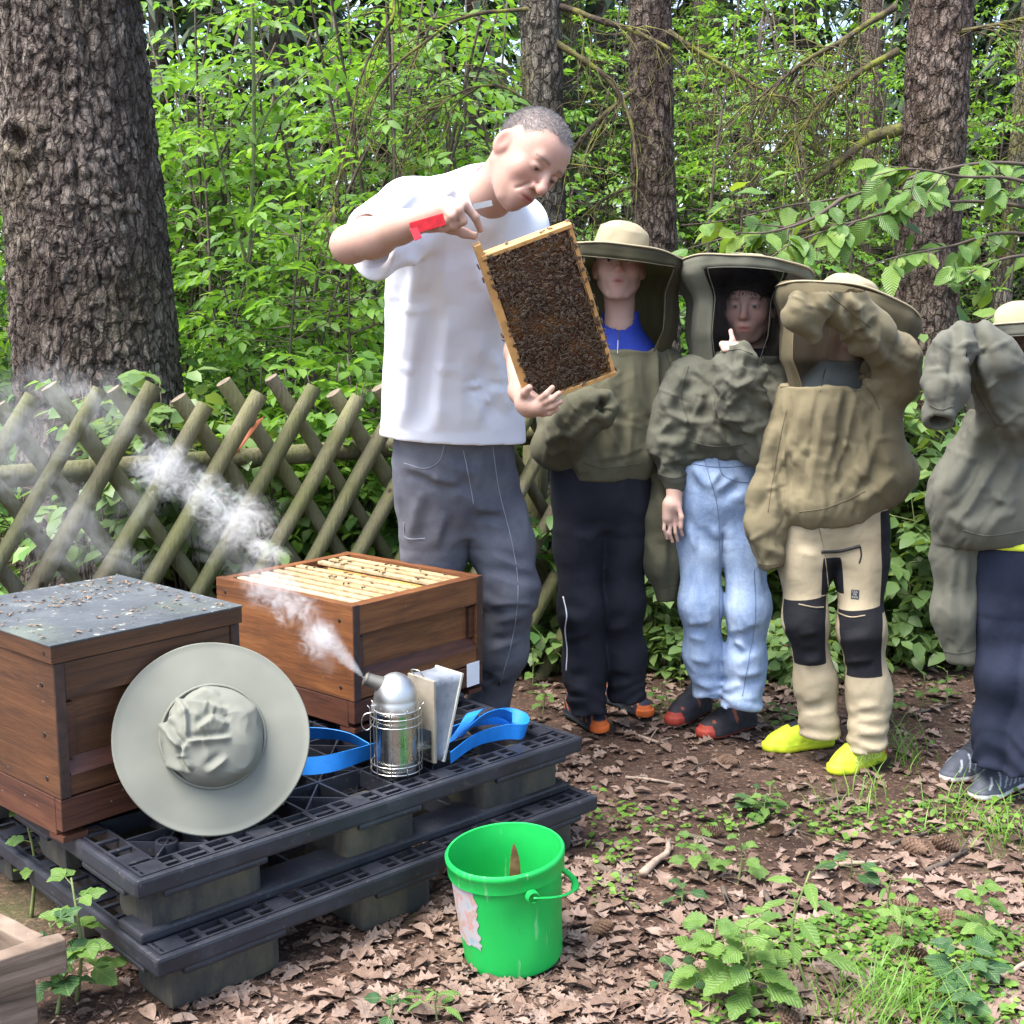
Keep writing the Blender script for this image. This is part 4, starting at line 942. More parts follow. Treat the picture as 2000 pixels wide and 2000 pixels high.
# ---- plastic pallets
def plastic():
    n = NT("black_pallet_plastic"); co = n.coord("Object")
    c = n.ramp(n.noise(co, 6, 6, 0.65), [(0.35, (0.010, 0.0115, 0.016)), (0.6, (0.020, 0.022, 0.030)), (0.78, (0.055, 0.055, 0.056))])
    d = n.ramp(n.noise(co, 60, 5, 0.7), [(0.60, (0, 0, 0)), (0.72, (1, 1, 1))]); c = n.mix(n.math('MULTIPLY', d, 0.35), c, (0.20, 0.17, 0.14))
    return n.set(c, n.ramp(n.noise(co, 12, 4), [(0.3, (0.38,) * 3), (0.7, (0.62,) * 3)]), normal=n.bump(n.noise(co, 150, 3), 0.12, 0.003), spec=0.45)
def dirty_plastic():
    n = NT("dirty_pallet_feet"); co = n.coord("Object"); st = n.coord("Object", (1, 1, 0.4))
    m = n.ramp(n.noise(st, 9, 6, 0.7), [(0.42, (0, 0, 0)), (0.62, (1, 1, 1))])
    return n.set(n.mix(n.math('MULTIPLY', m, 0.6), (0.026, 0.026, 0.026), (0.11, 0.095, 0.055)), 0.8, normal=n.bump(n.noise(co, 60, 4), 0.3, 0.004))
M_PAL = plastic(); M_FOOT = dirty_plastic()
def pallet(o, ztop, label, L=1.213, W=1.0, runner=True):
    root = empty("plastic_pallet", at(o, L / 2, W / 2, ztop - 0.15), label, "pallet"); dk = 0.040
    fr = MB(); rw = 0.055
    # rim: outer lip, inner wall, bridges that leave slots open
    for (a0, b0, ln, dr) in ((0, 0, L, 0), (0, W - 0.006, L, 0)): fr.box(at(o, L / 2, b0 + 0.003, ztop - dk / 2), (L, 0.006, dk), AX)
    for a0 in (0, L - 0.006): fr.box(at(o, a0 + 0.003, W / 2, ztop - dk / 2), (0.006, W - 0.012, dk), AX)
    for b0 in (rw, W - rw - 0.006): fr.box(at(o, L / 2, b0 + 0.003, ztop - dk / 2 - 0.001), (L - 0.012, 0.006, dk - 0.002), AX)
    for a0 in (rw, L - rw - 0.006): fr.box(at(o, a0 + 0.003, W / 2, ztop - dk / 2 - 0.001), (0.006, W - 0.13, dk - 0.002), AX)
    n = 19
    for k in range(n):
        a = 0.006 + (L - 0.012) * (k + 0.5) / n; w = 0.012 if k % 4 else 0.05
        for b0 in (0.006, W - rw): fr.box(at(o, a, b0 + 0.0245, ztop - 0.004), (w, 0.048, 0.006), AX)
    m = 15
    for k in range(m):
        b = rw + 0.01 + (W - 2 * rw - 0.02) * (k + 0.5) / m; w = 0.012 if k % 4 else 0.05
        for a0 in (0.006, L - rw): fr.box(at(o, a0 + 0.0245, b, ztop - 0.004), (0.048, w, 0.006), AX)
    for b0 in (0.0245 + .006, W - 0.0305): fr.box(at(o, L / 2, b0, ztop - 0.0055), (L - 0.013, 0.010, 0.004), AX)
    # outer lip collar and hanging lugs
    for b0 in (-0.009, W + 0.009): fr.box(at(o, L / 2, b0, ztop - 0.020), (L + 0.034, 0.018, 0.040), AX, 0.007)
    for a0 in (-0.009, L + 0.009): fr.box(at(o, a0, W / 2, ztop - 0.0203), (0.018, W + 0.030, 0.0395), AX, 0.007)
    for a in (0.16, L / 2, L - 0.16): fr.box(at(o, a, -0.0085, ztop - 0.046), (0.24 if a != L / 2 else 0.18, 0.015, 0.016), AX, 0.006)
    for b in (0.14, W / 2, W - 0.14): fr.box(at(o, -0.0085, b, ztop - 0.046), (0.015, 0.19, 0.016), AX, 0.006); fr.box(at(o, L + 0.0085, b, ztop - 0.046), (0.015, 0.19, 0.016), AX, 0.006)
    fr.build("rim", M_PAL, root)
    rib0 = None
    def rib(a, b, z, ln, th, h, ang):
        mb = MB(); c, s = math.cos(ang), math.sin(ang); X = E1 * c + E2 * s; mb.box(at(o, a, b, z), (ln, th, h), np.array([X, np.cross(EZ, X), EZ])); mb.build("rib", M_PAL, root)
    na, nb = 9, 7; da = (L - 2 * rw - 0.012) / na; db = (W - 2 * rw - 0.012) / nb
    for k in range(1, na): rib(rw + 0.006 + da * k, W / 2, ztop - 0.022, W - 2 * rw - 0.014, 0.006, 0.040, PI / 2)
    for k in range(1, nb): rib(L / 2, rw + 0.006 + db * k, ztop - 0.0205, L - 2 * rw - 0.014, 0.006, 0.039, 0)
    for i in range(na):
        for j in range(nb):
            if (i + 2 * j) % 3 == 0:
                a, b = rw + 0.006 + da * (i + .5), rw + 0.006 + db * (j + .5); ang = math.atan2(db, da)
                rib(a, b, ztop - 0.0185, math.hypot(da, db) - 0.012, 0.004, 0.030, ang); rib(a, b, ztop - 0.0195, math.hypot(da, db) - 0.012, 0.004, 0.030, -ang)
                if i % 2 == 0:
                    V, F = lathe([(0.018, -0.034), (0.018, -0.001), (0.024, -0.001), (0.024, -0.034)], 20); mb = MB(); mb.add(V + at(o, a, b, ztop), F); mb.build("ring", M_PAL, root, angle=40)
    for a, wa in ((0.16, 0.26), (L / 2, 0.20), (L - 0.16, 0.26)):
        for b in (0.10, W / 2, W - 0.10):
            mb = MB(); mb.box(at(o, a, b, ztop - 0.098), (wa, 0.15, 0.104), AX, 0.02); mb.build("foot", M_FOOT, root, angle=40)
    if runner:
        for b in (0.062, W - 0.062): mb = MB(); mb.box(at(o, L / 2, b, ztop - 0.139), (L, 0.10, 0.022), AX, 0.006); mb.build("runner", M_PAL, root)
    return root
pallet(PFL, ZP, "black plastic pallet with ribbed open deck carrying both beehives")
pallet(PFL + E1 * 0.012 - E2 * 0.045, ZP - 0.15, "lower black plastic pallet stacked under the other one", runner=False)

# ---- stained wood
def wood(name, lo, mid, hi, axis_rot=0.0, rough=0.45, dirt=0.25):
    n = NT(name); tc = n.n("ShaderNodeTexCoord"); mp = n.n("ShaderNodeMapping"); mp.inputs["Rotation"].default_value = (0, 0, axis_rot); mp.inputs["Scale"].default_value = (0.6, 0.6, 7.0); n.l(tc.outputs["Object"], mp.inputs[0])
    w = n.noise(mp.outputs[0], 5.5, 7, 0.62, 1.1); co = n.coord("Object")
    c = n.ramp(w, [(0.30, lo), (0.5, mid), (0.70, hi)])
    fine = n.n("ShaderNodeMapping"); fine.inputs["Scale"].default_value = (3, 3, 60); n.l(tc.outputs["Object"], fine.inputs[0]); f = n.noise(fine.outputs[0], 4, 4)
    c = n.mix(0.45, c, n.ramp(f, [(0.3, (0.6, 0.58, 0.55)), (0.7, (1.2, 1.2, 1.2))]), 'MULTIPLY')
    d = n.ramp(n.noise(co, 7, 6, 0.7), [(0.52, (0, 0, 0)), (0.72, (1, 1, 1))]); c = n.mix(n.math('MULTIPLY', d, dirt), c, (0.035, 0.018, 0.012))
    sc = n.n("ShaderNodeTexVoronoi"); sc.inputs["Scale"].default_value = 22; n.l(co, sc.inputs["Vector"]); c = n.mix(n.ramp(sc.outputs["Distance"], [(0.03, (0.5, 0.5, 0.5)), (0.045, (0, 0, 0))]), c, (0.42, 0.36, 0.32))
    oi = n.n("ShaderNodeObjectInfo"); c = n.mix(0.6, c, n.ramp(oi.outputs["Random"], [(0, (0.72, 0.70, 0.68)), (1, (1.16, 1.12, 1.1))]), 'MULTIPLY')
    return n.set(c, n.ramp(w, [(0.3, (rough + 0.12,) * 3), (0.7, (rough - 0.05,) * 3)]), normal=n.bump(f, 0.25, 0.003), spec=0.4)
M_HIVE = wood("stained_hive_wood", (0.080, 0.030, 0.012), (0.165, 0.062, 0.022), (0.235, 0.098, 0.036), dirt=0.4)
M_HIVE_DK = wood("dark_hive_wood", (0.038, 0.014, 0.009), (0.072, 0.027, 0.016), (0.105, 0.044, 0.025), dirt=0.4)
M_HIVE_OLD = wood("worn_hive_wood", (0.045, 0.020, 0.010), (0.085, 0.036, 0.016), (0.125, 0.056, 0.026), dirt=0.5)
M_END = simple("end_grain", (0.040, 0.020, 0.014), 0.6, var=0.4, nscale=40)
def pine_bar():
    n = NT("waxed_pine_bar"); co = n.coord("Object"); oi = n.n("ShaderNodeObjectInfo"); c = n.ramp(oi.outputs["Random"], [(0, (0.30, 0.21, 0.10)), (0.5, (0.42, 0.32, 0.18)), (1, (0.50, 0.40, 0.25))]); c = n.mix(0.7, c, n.ramp(n.noise(co, 38, 5, .65), [(0.35, (0.45, 0.36, 0.26)), (0.6, (1.1, 1.08, 1.05))]), 'MULTIPLY'); return n.set(c, 0.6, normal=n.bump(n.noise(co, 90, 3), 0.3, 0.003))
M_PINE = pine_bar()
M_NAIL = simple("screw_head", (0.03, 0.025, 0.022), 0.5, 0.6, var=0.3)
def hive_frame(F0, ang_r, a, b):
    ex = np.array([math.cos(ang_r), math.sin(ang_r), 0]); ey = np.array([-ex[1], ex[0], 0]); return ex, ey, np.array([ex, ey, EZ])
def hive(F0, ang, a, b, H, floor_h, label, mats, lid=None, name="beehive"):
    """F0 near corner on the pallet; ex runs along the face seen on the right, ey along the face seen on the left"""
    ex, ey, ax = hive_frame(F0, ang, a, b); F0 = np.asarray(F0, float); m1, m2 = mats
    P = lambda x, y, z: F0 + ex * x + ey * y + EZ * z
    root = empty(name, P(a / 2, b / 2, 0), label, "beehive")
    # floor board
    mb = MB()
    for c, s in (((a / 2, 0.012, floor_h / 2 + 0.012), (a, 0.024, floor_h - 0.026)), ((a / 2, b - 0.012, floor_h / 2 + 0.012), (a, 0.024, floor_h - 0.026)), ((0.012, b / 2, floor_h / 2 + 0.006), (0.024, b - 0.05, floor_h - 0.014)), ((a - 0.012, b / 2, floor_h / 2 + 0.006), (0.024, b - 0.05, floor_h - 0.014))): mb.box(P(*c), s, ax, 0.002)
    mb.box(P(a / 2, b / 2, floor_h - 0.02), (a - 0.052, b - 0.052, 0.02), ax); mb.build("floor_board", m2, root)
    for (x, y) in ((0.03, 0.03), (a - 0.03, 0.03), (0.03, b - 0.03), (a - 0.03, b - 0.03)): mb = MB(); mb.box(P(x, y, 0.006), (0.056, 0.056, 0.012), ax); mb.build("foot", m2, root)
    z0, z1 = floor_h + 0.001, H; th = 0.024; zc, hz = (z0 + z1) / 2, z1 - z0
    # left face: one wide board (its ends show as the dark strip on the right face)
    for x in (th / 2, a - th / 2): mb = MB(); mb.box(P(x, b / 2, zc), (th, b, hz), ax, 0.0015); mb.build("wall", m1, root)
    for sgn, y in ((1, 0.0), (-1, b)):
        inn = lambda q: y + sgn * q
        mb = MB(); mb.box(P(a / 2, inn(0.030), zc), (a - 2 * th - 0.002, 0.014, hz - 0.004), ax); mb.build("panel", m1, root)
        mb = MB(); mb.box(P(a / 2, inn(0.0125), z1 - 0.041), (a - 2 * th - 0.002, 0.023, 0.078), ax, 0.002); mb.build("top_rail", m1, root)
        mb = MB(); mb.box(P(a / 2, inn(0.0125), z0 + 0.024), (a - 2 * th - 0.002, 0.023, 0.044), ax, 0.002); mb.build("bottom_rail", m1, root)
        # sloping ledge above the bottom rail
        mb = MB(); q = [P(th + .002, inn(0.024), z0 + 0.047), P(a - th - .002, inn(0.024), z0 + 0.047), P(a - th - .002, inn(-0.002), z0 + 0.047), P(th + .002, inn(-0.002), z0 + 0.047), P(th + .002, inn(0.0225), z0 + 0.078), P(a - th - .002, inn(0.0225), z0 + 0.078)]
        mb.add(q, [(0, 1, 2, 3), (3, 2, 5, 4), (0, 4, 5, 1), (0, 3, 4), (1, 5, 2)]); mb.build("ledge", m2, root)
        for x in (th + 0.012, a - th - 0.012): mb = MB(); mb.box(P(x, inn(0.0165), zc - 0.005), (0.02, 0.012, hz - 0.17), ax); mb.build("cleat", m2, root)
    for x in (th / 2, a - th / 2):                          # end grain strips
        mb = MB(); mb.box(P(x, -0.0008, zc), (th - 0.002, 0.003, hz - 0.002), ax); mb.build("corner_strip", M_END, root)
    for (y, z) in ((0.05, hz * 0.82), (0.05, hz * 0.45), (0.05, hz * 0.12), (b - 0.04, hz * 0.85), (b - 0.04, hz * 0.2)):
        V, F = lathe([(0, -0.0015), (0.0055, -0.0015), (0.0055, 0.001), (0.003, 0.0012), (0, 0.0004)], 10); Mx = np.array([ey, EZ, -ex]); mb = MB(); mb.add(P(0, y, z0 + z) + V @ Mx, F); mb.build("screw", M_NAIL, root, smooth=True)
    return root, P, ax
FR_ = np.array([-0.410, 3.206, ZP]); RA = R(50.0); A_R, B_R, H_R = 0.505, 0.565, 0.342
hive_r, PR, AXR = hive(FR_, RA, A_R, B_R, H_R, 0.085, "open red-brown wooden beehive with comb frames exposed, standing on the black pallet", (M_HIVE, M_HIVE_DK))
FL_ = np.array([-0.931, 2.513, ZP]); LA = R(48.6); A_L, B_L, H_L = 0.46, 0.50, 0.385
hive_l, PL, AXL = hive(FL_, LA, A_L, B_L, H_L, 0.095, "closed dark brown wooden beehive under a flat grey lid", (M_HIVE_OLD, M_HIVE_DK))
# lid of the closed hive
def lid_mat():
    n = NT("littered_grey_sheet"); co = n.coord("Object")
    c = n.ramp(n.noise(co, 5, 6, 0.65), [(0.3, (0.040, 0.046, 0.052)), (0.55, (0.075, 0.084, 0.092)), (0.75, (0.13, 0.14, 0.145))])
    gr = n.ramp(n.noise(co, 34, 6, 0.7), [(0.60, (0, 0, 0)), (0.66, (1, 1, 1))]); c = n.mix(n.math('MULTIPLY', gr, 0.8), c, (0.34, 0.33, 0.27))
    al = n.ramp(n.noise(co, 3.2, 5), [(0.52, (0, 0, 0)), (0.66, (1, 1, 1))]); c = n.mix(n.math('MULTIPLY', al, 0.3), c, (0.16, 0.19, 0.11))
    return n.set(c, 0.55, normal=n.bump(n.noise(co, 40, 5), 0.4, 0.006), spec=0.35)
mb = MB(); mb.box(PL(A_L / 2, B_L / 2, H_L + 0.0195), (A_L + 0.012, B_L + 0.012, 0.037), AXL, 0.002); mb.build("lid", M_HIVE_OLD, hive_l)
mb = MB(); mb.box(PL(A_L / 2, B_L / 2, H_L + 0.040), (A_L + 0.016, B_L + 0.016, 0.0035), AXL, 0.001); M_LID = lid_mat(); mb.build("lid_sheet", M_LID, hive_l)
V, F = lathe([(0, -0.0015), (0.004, -0.0015), (0.004, 0.001), (0, 0.0008)], 8)
mb = MB(); mb.add(PL(-0.006, 0.022, H_L + 0.02) + V @ np.array([AXL[1], EZ, -AXL[0]]), F); mb.build("screw", M_NAIL, hive_l)
# debris on the lid
g = np.random.default_rng(4); pos = []; X = []
for _ in range(620):
    x, y = g.uniform(0.01, A_L - 0.01), g.uniform(0.01, B_L - 0.01)
    if vnoise(np.array([[x * 9, y * 9, 0]]), 6)[0] + g.normal(0, .3) < 0.05: continue
    pos.append(PL(x, y, H_L + 0.0435)); a = g.uniform(0, 6.3); X.append([math.cos(a), math.sin(a), 0.05])
V, F = stamp((np.array([[0, 0, 0], [0.5, -0.5, 0.16], [1, 0, 0.04], [0.5, 0.5, 0.16]]), [(0, 1, 2), (0, 2, 3)]), np.array(pos), np.array(X), g.normal(0, .15, (len(pos), 3)) + [0, 0, 1], g.uniform(0.005, 0.020, len(pos)), g.uniform(0.12, 0.6, len(pos)))
tag(link("lid_litter", mesh_np("lid_litter", V, F), simple("dry_crumbs", (0.19, 0.12, 0.07), 0.8, var=0.6, nscale=60)), "dry needles and bud scales strewn on the grey hive lid", "litter", kind="stuff")
# frames in the open hive
def comb_mat():
    n = NT("wax_comb"); co = n.coord("Object"); v = n.n("ShaderNodeTexVoronoi"); v.inputs["Scale"].default_value = 210; n.l(co, v.inputs["Vector"])
    c = n.ramp(n.noise(co, 14, 5), [(0.3, (0.24, 0.10, 0.018)), (0.6, (0.46, 0.23, 0.04)), (0.75, (0.6, 0.36, 0.10))])
    return n.set(n.mix(0.6, c, n.ramp(v.outputs["Distance"], [(0.1, (0.35,) * 3), (0.6, (1.1,) * 3)]), 'MULTIPLY'), 0.45, normal=n.bump(v.outputs["Distance"], 0.6, 0.004))
M_COMB = comb_mat()
NFR = 10; xs = [0.036 + (A_R - 0.072) * (k + 0.5) / NFR for k in range(NFR)]
for k, x in enumerate(xs):
    if k == 6: continue                                  # the frame that was taken out
    fr_ = empty("comb_frame", PR(x, B_R / 2, H_R - 0.24), "pale wooden comb frame hanging in the open beehive" + (", next to the gap" if k in (5, 7) else ""), "comb frame", "comb frames in the open hive" if k not in (5, 7) else "comb frames beside the gap")
    mb = MB(); mb.box(PR(x, B_R / 2, H_R - 0.0085), (0.0245, B_R - 0.052, 0.010), AXR, 0.002); mb.build("top_bar", M_PINE, fr_)
    for y in (0.075, B_R - 0.075): mb = MB(); mb.box(PR(x, y, H_R - 0.13), (0.023, 0.009, 0.206), AXR); mb.build("side_bar", M_PINE, fr_)
    n_ = 40; Vc = []; Fc = []
    for i in range(n_):
        for j in range(8):
            y = 0.081 + (B_R - 0.162) * i / (n_ - 1); z = H_R - 0.0175 - 0.205 * j / 7; Vc.append(PR(x + 0.0105 + 0.003 * vnoise(np.array([[y * 40, z * 40, k]]))[0], y, z))
    for i in range(n_):
        for j in range(8): y = 0.081 + (B_R - 0.162) * i / (n_ - 1); z = H_R - 0.0175 - 0.205 * j / 7; Vc.append(PR(x - 0.0105, y, z))
    m_ = n_ * 8
    for i in range(n_ - 1):
        for j in range(7): q = i * 8 + j; Fc += [(q, q + 1, q + 9, q + 8), (m_ + q, m_ + q + 8, m_ + q + 9, m_ + q + 1)]
    for i in range(n_ - 1): Fc += [(i * 8, i * 8 + 8, m_ + i * 8 + 8, m_ + i * 8)]
    link("comb", mesh_np("comb", np.array(Vc), Fc), M_COMB, fr_)
mb = MB(); 
for y in (0.031, B_R - 0.031): mb.box(PR(A_R / 2, y + (0.012 if y < .1 else -0.012), H_R - 0.034), (A_R - 0.06, 0.018, 0.016), AXR)
mb.build("frame_rest", M_HIVE, hive_r)
# plain white sticker on the foot of the open hive
mb = MB(); mb.box(PR(A_R - 0.045, -0.0035, 0.060), (0.052, 0.002, 0.068), AXR); tag(mb.build("sticker", simple("white_sticker", (0.75, 0.76, 0.77), 0.5, var=0.06), None), "small white paper label stuck low on the open hive", "label")

# ---- hats with veil jackets: brim / crown helper
def cloth(name, col, var=0.22, rough=0.9, weave=900, fold=0.5, fscale=9, sheen=0.04):
    n = NT(name); co = n.coord("Object"); lo = tuple(c * (1 - var) for c in col); hi = tuple(c * (1 + var) for c in col)
    c = n.ramp(n.noise(co, 6, 5), [(0.32, lo), (0.68, hi)]); w = n.noise(co, weave, 2)
    def crease(sc, rot, stretch):
        nd = n.n("ShaderNodeTexNoise"); nd.noise_type = 'RIDGED_MULTIFRACTAL'; nd.normalize = True; nd.inputs["Scale"].default_value = sc; nd.inputs["Detail"].default_value = 2.5; nd.inputs["Distortion"].default_value = 0.5; nd.inputs["Roughness"].default_value = 0.45
        n.l(n.coord("Object", stretch, rot), nd.inputs["Vector"]); return nd.outputs[0]
    h = n.math('ADD', crease(fscale * 0.55, (0.3, 0.2, 0.4), (1, 1, 0.45)), n.math('MULTIPLY', crease(fscale * 1.1, (0.9, 0.5, 1.2), (1, 0.6, 1)), 0.5))
    return n.set(c, rough, normal=n.bump(w, 0.12, 0.001, n.bump(h, fold, 0.016)), spec=0.2, **{"Sheen Weight": sheen})
M_OLIVE = cloth("olive_grey_canvas", (0.150, 0.140, 0.100), fold=0.3)
M_OLIVE_PALE = cloth("pale_sage_canvas", (0.165, 0.168, 0.138), 0.10, fold=0.18)
def plane_axes(n, roll=0.0):
    n = unit(n); u = unit(np.cross((0, 0, 1), n)); v = np.cross(n, u); c, s = math.cos(roll), math.sin(roll); return np.array([u * c + v * s, v * c - u * s, n])
def brim_mesh(c, nrm, r_in, r_out, wave=0.0, seed=0, droop=0.0, th=0.004, seg=96, rings=9, waveform=None):
    A = plane_axes(nrm); th_ = np.linspace(0, 2 * PI, seg, endpoint=False); V = []; F = []
    def pt(r, a, off):
        t = (r - r_in) / (r_out - r_in); w = wave * t * (math.sin(2 * a + seed) + 0.5 * math.sin(3 * a + 2.1 * seed) + 0.25 * math.sin(7 * a + seed)) - droop * t * t
        return np.asarray(c) + A[0] * r * math.cos(a) + A[1] * r * math.sin(a) + A[2] * (w + off)
    prof = [(r_in + (r_out - r_in) * k / (rings - 1), th / 2) for k in range(rings)] + [(r_out + 0.002, 0.0030), (r_out + 0.0042, 0.0), (r_out + 0.002, -0.0030)] + [(r_in + (r_out - r_in) * k / (rings - 1), -th / 2) for k in range(rings - 1, -1, -1)]
    for r, off in prof: V += [pt(r, a, off) for a in th_]
    m = len(prof)
    for i in range(m - 1):
        for j in range(seg): k = (j + 1) % seg; F.append((i * seg + j, (i + 1) * seg + j, (i + 1) * seg + k, i * seg + k))
    return np.array(V), np.array(F)
def crown_mesh(c, nrm, r, h, crush, seed, seg=100, rings=50, power=2.6, scale=1.0, lean=(0, 0)):
    A = plane_axes(nrm); V = []; th_ = np.linspace(0, 2 * PI, seg, endpoint=False); F = []
    for i in range(rings):
        s = i / (rings - 1); ph = s * PI / 2; rr = r * math.cos(ph) ** (2 / power) * (1.0 + 0.02 * (1 - s)); zz = h * math.sin(ph) ** (2 / power)
        for a in th_: V.append((rr * math.cos(a), rr * math.sin(a), zz))
    V = np.array(V); q = V * (1 / r); w = np.clip(V[:, 2] / h * 1.5, 0, 1)
    def ridge(x, sd): return 1 - np.abs(vnoise(x, sd)) * 3.0
    wq = q + 0.25 * np.stack([vnoise(q * 1.7 + k, seed + k) for k in (1, 2, 3)], -1); f = 0.55 * vnoise(q * 1.1 * scale + seed, seed) + 0.50 * ridge(wq * 1.25 * scale + 3, seed + 2) + 0.22 * ridge(wq * np.array([3.4, 2.2, 2.8]) * scale + 7, seed + 3)
    dr = _dirs(V, r, h); V = V + dr * (crush * f * w)[:, None]; V[:, 0] += lean[0] * V[:, 2] / h; V[:, 1] += lean[1] * V[:, 2] / h
    for i in range(rings - 1):
        for j in range(seg): k = (j + 1) % seg; F.append((i * seg + j, i * seg + k, (i + 1) * seg + k, (i + 1) * seg + j))
    return np.asarray(c) + V @ A, np.array(F)
def _dirs(V, r, h): d = V / np.array([r, r, h]) ** 1.0; d[:, 2] += 0.35; return d / (np.linalg.norm(d, axis=1)[:, None] + 1e-9)
# the spare hat leaning on the closed hive
HC = py(416, 1438, 2.63); HN = unit([0.33, -0.83, 0.46])
hat = empty("veil_hat", (HC[0], HC[1], ZP), "pale sage wide-brimmed veil hat leaning against the closed beehive", "hat")
V, F = brim_mesh(HC, HN, 0.098, 0.204, 0.007, 1.3, 0.006); link("brim", mesh_np("brim", V, F), M_OLIVE_PALE, hat)
V, F = crown_mesh(HC - HN * 0.002, HN, 0.106, 0.066, 0.012, 5, seg=150, rings=80, scale=0.8); me = mesh_np("crown", V, F)
crease(me, line_folds([[(1090, 980), (1170, 1100), (1180, 1280)], [(1180, 1280), (1160, 1370), (1210, 1460)], [(990, 1130), (1090, 1250)], [(1060, 1230), (1160, 1330)], [(1140, 1030), (1300, 1060), (1430, 1100)], [(1250, 1210), (1340, 1140), (1440, 1180)], [(1180, 1280), (1300, 1270), (1460, 1250)], [(950, 1170), (1010, 1290)], [(1000, 1400), (1200, 1480)], [(1300, 1480), (1440, 1370)], [(1020, 1000), (980, 1120)], [(1240, 960), (1380, 1000)], [(1100, 1120), (1040, 1190)]], 0.013, 5.0, None, 0.3106, 0, 1050, 3)); link("crown", me, M_OLIVE_PALE, hat)
A_ = plane_axes(HN); tb = [HC + A_[0] * 0.110 * math.cos(a) + A_[1] * 0.110 * math.sin(a) + HN * 0.006 for a in np.linspace(0, 2 * PI, 60)]; mb = MB(); mb.tube(tb, 0.0035, 6, caps=False); mb.build("band_seam", M_OLIVE_PALE, hat, smooth=True)
fd = Field((-1.02, 2.45, 0.28), (-0.35, 3.05, 0.62), 0.006)
fd.chain([HC - HN * 0.125 + [0.0, 0.02, -0.02], HC - HN * 0.14 + [0, 0.02, -0.09]], [0.085, 0.085]); fd.ball(HC - HN * 0.13 + [0.02, 0.0, -0.125], (0.16, 0.085, 0.06), 0.04)
SLV = py(190, 1410, 2.66); fd.chain([HC - HN * 0.11 + [-0.1, 0, 0.02], py(262, 1385, 2.70), SLV], [0.055, 0.042, 0.030], 0.03)
fd.cone(SLV, SLV + (SLV - py(262, 1385, 2.70)) * 0.6, 0.022, 0.026, 0.0, 'sub')
fd.warp(lambda p: 0.020 * fbm(p * 14, 3, 2) + 0.010 * np.abs(vnoise(p * 30, 5)))
fd.plane((0, 0, ZP + 0.003), (0, 0, -1)); link("veil_jacket", fd.mesh("veil_jacket"), M_OLIVE, hat)

# ---- smoker
SB = pz(775, 1508, ZP); SB = np.array([SB[0], SB[1], ZP])
def steel(name, col=(0.55, 0.55, 0.54), rough=0.16):
    n = NT(name); co = n.coord("Object"); r = n.ramp(n.noise(co, 18, 5), [(0.3, (rough,) * 3), (0.7, (rough + 0.18,) * 3)])
    c = n.mix(n.ramp(n.noise(co, 25, 6, .7), [(0.55, (0, 0, 0)), (0.75, (0.6, 0.6, 0.6))]), col, (0.22, 0.19, 0.15)); return n.set(c, r, 1.0, n.bump(n.noise(co, 40, 3), 0.06, 0.002))
M_STEEL = steel("polished_steel"); M_STEEL_D = steel("dull_steel", (0.50, 0.50, 0.49), 0.36); M_SOOT = steel("sooty_steel", (0.22, 0.21, 0.18), 0.5)
sm = empty("bee_smoker", SB, "shiny steel bee smoker with grey bellows puffing smoke on the black pallet", "smoker")
CR = 0.0500; CH = 0.168
V, F = lathe([(0, 0.004), (CR - .002, 0.004), (CR, 0.006), (CR, 0.03), (CR, 0.1), (CR, CH - .004), (CR + .0015, CH), (CR, CH + .002), (CR - .004, CH + .002)], 56); mb = MB(); mb.add(V + SB, F); mb.build("can", M_STEEL, sm, angle=40)
prof = [(CR + .0035, CH - 0.006), (CR + .0035, CH + 0.010)] + [((CR + .0025) * math.cos(t), CH + 0.012 + 0.066 * math.sin(t)) for t in np.linspace(0, PI / 2, 16)]
V, F = lathe(prof, 56); dome = V + SB; mb = MB(); mb.add(dome, F); lidm = mb.build("lid", M_STEEL_D, sm, angle=50)
ND = unit([-0.80, -0.18, 0.38]); N0 = SB + EZ * (CH + 0.036) + ND * 0.026; path = [N0, N0 + ND * 0.03, N0 + ND * 0.052]; mb = MB(); mb.tube(path, [0.021, 0.0165, 0.0145], 24, caps=False); mb.tube([N0 + ND * 0.050, N0 + ND * 0.0535], [0.0165, 0.0165], 24, caps=False); mb.tube([N0 + ND * 0.053, N0 + ND * 0.01], [0.0135, 0.018], 24, caps=True); mb.build("nozzle", M_SOOT, sm, smooth=True)
NOZ = N0 + ND * 0.056
M_WIRE = steel("wire", (0.62, 0.61, 0.58), 0.22)
def ring(z, r, w=0.0014): mb = MB(); mb.tube([SB + [r * math.cos(t), r * math.sin(t), z] for t in np.linspace(0, 2 * PI, 49)], w, 6, caps=False); mb.build("cage_ring", M_WIRE, sm, smooth=True)
for z in (0.012, 0.030, 0.126, 0.146): ring(z, CR + 0.010)
ring(CH - 0.008, CR + 0.0045, 0.0022)
for k in range(10):
    t = 2 * PI * k / 10 + 0.2; q = np.array([math.cos(t), math.sin(t), 0]); mb = MB(); mb.tube([SB + q * (CR + 0.0115) + EZ * z for z in (0.002, 0.06, 0.126, 0.162)] + [SB + q * (CR + 0.017) + EZ * 0.170], 0.0012, 5); mb.build("cage_wire", M_WIRE, sm, smooth=True)
lp = SB + np.array([-CR - 0.012, -0.014, 0.132]); mb = MB(); mb.tube(spline([lp + [0.012, 0, 0.022], lp + [-0.012, -0.004, 0.016], lp + [-0.018, -0.004, -0.008], lp + [-0.006, -0.002, -0.022], lp + [0.010, 0, -0.006], lp + [0.014, 0.002, 0.018]], 26), 0.0014, 6); mb.build("hook", M_WIRE, sm, smooth=True)
mb = MB(); mb.box(SB + [-CR - 0.001, -0.022, CH - 0.002], (0.010, 0.018, 0.020), None, 0.002); mb.build("hinge", M_STEEL_D, sm)
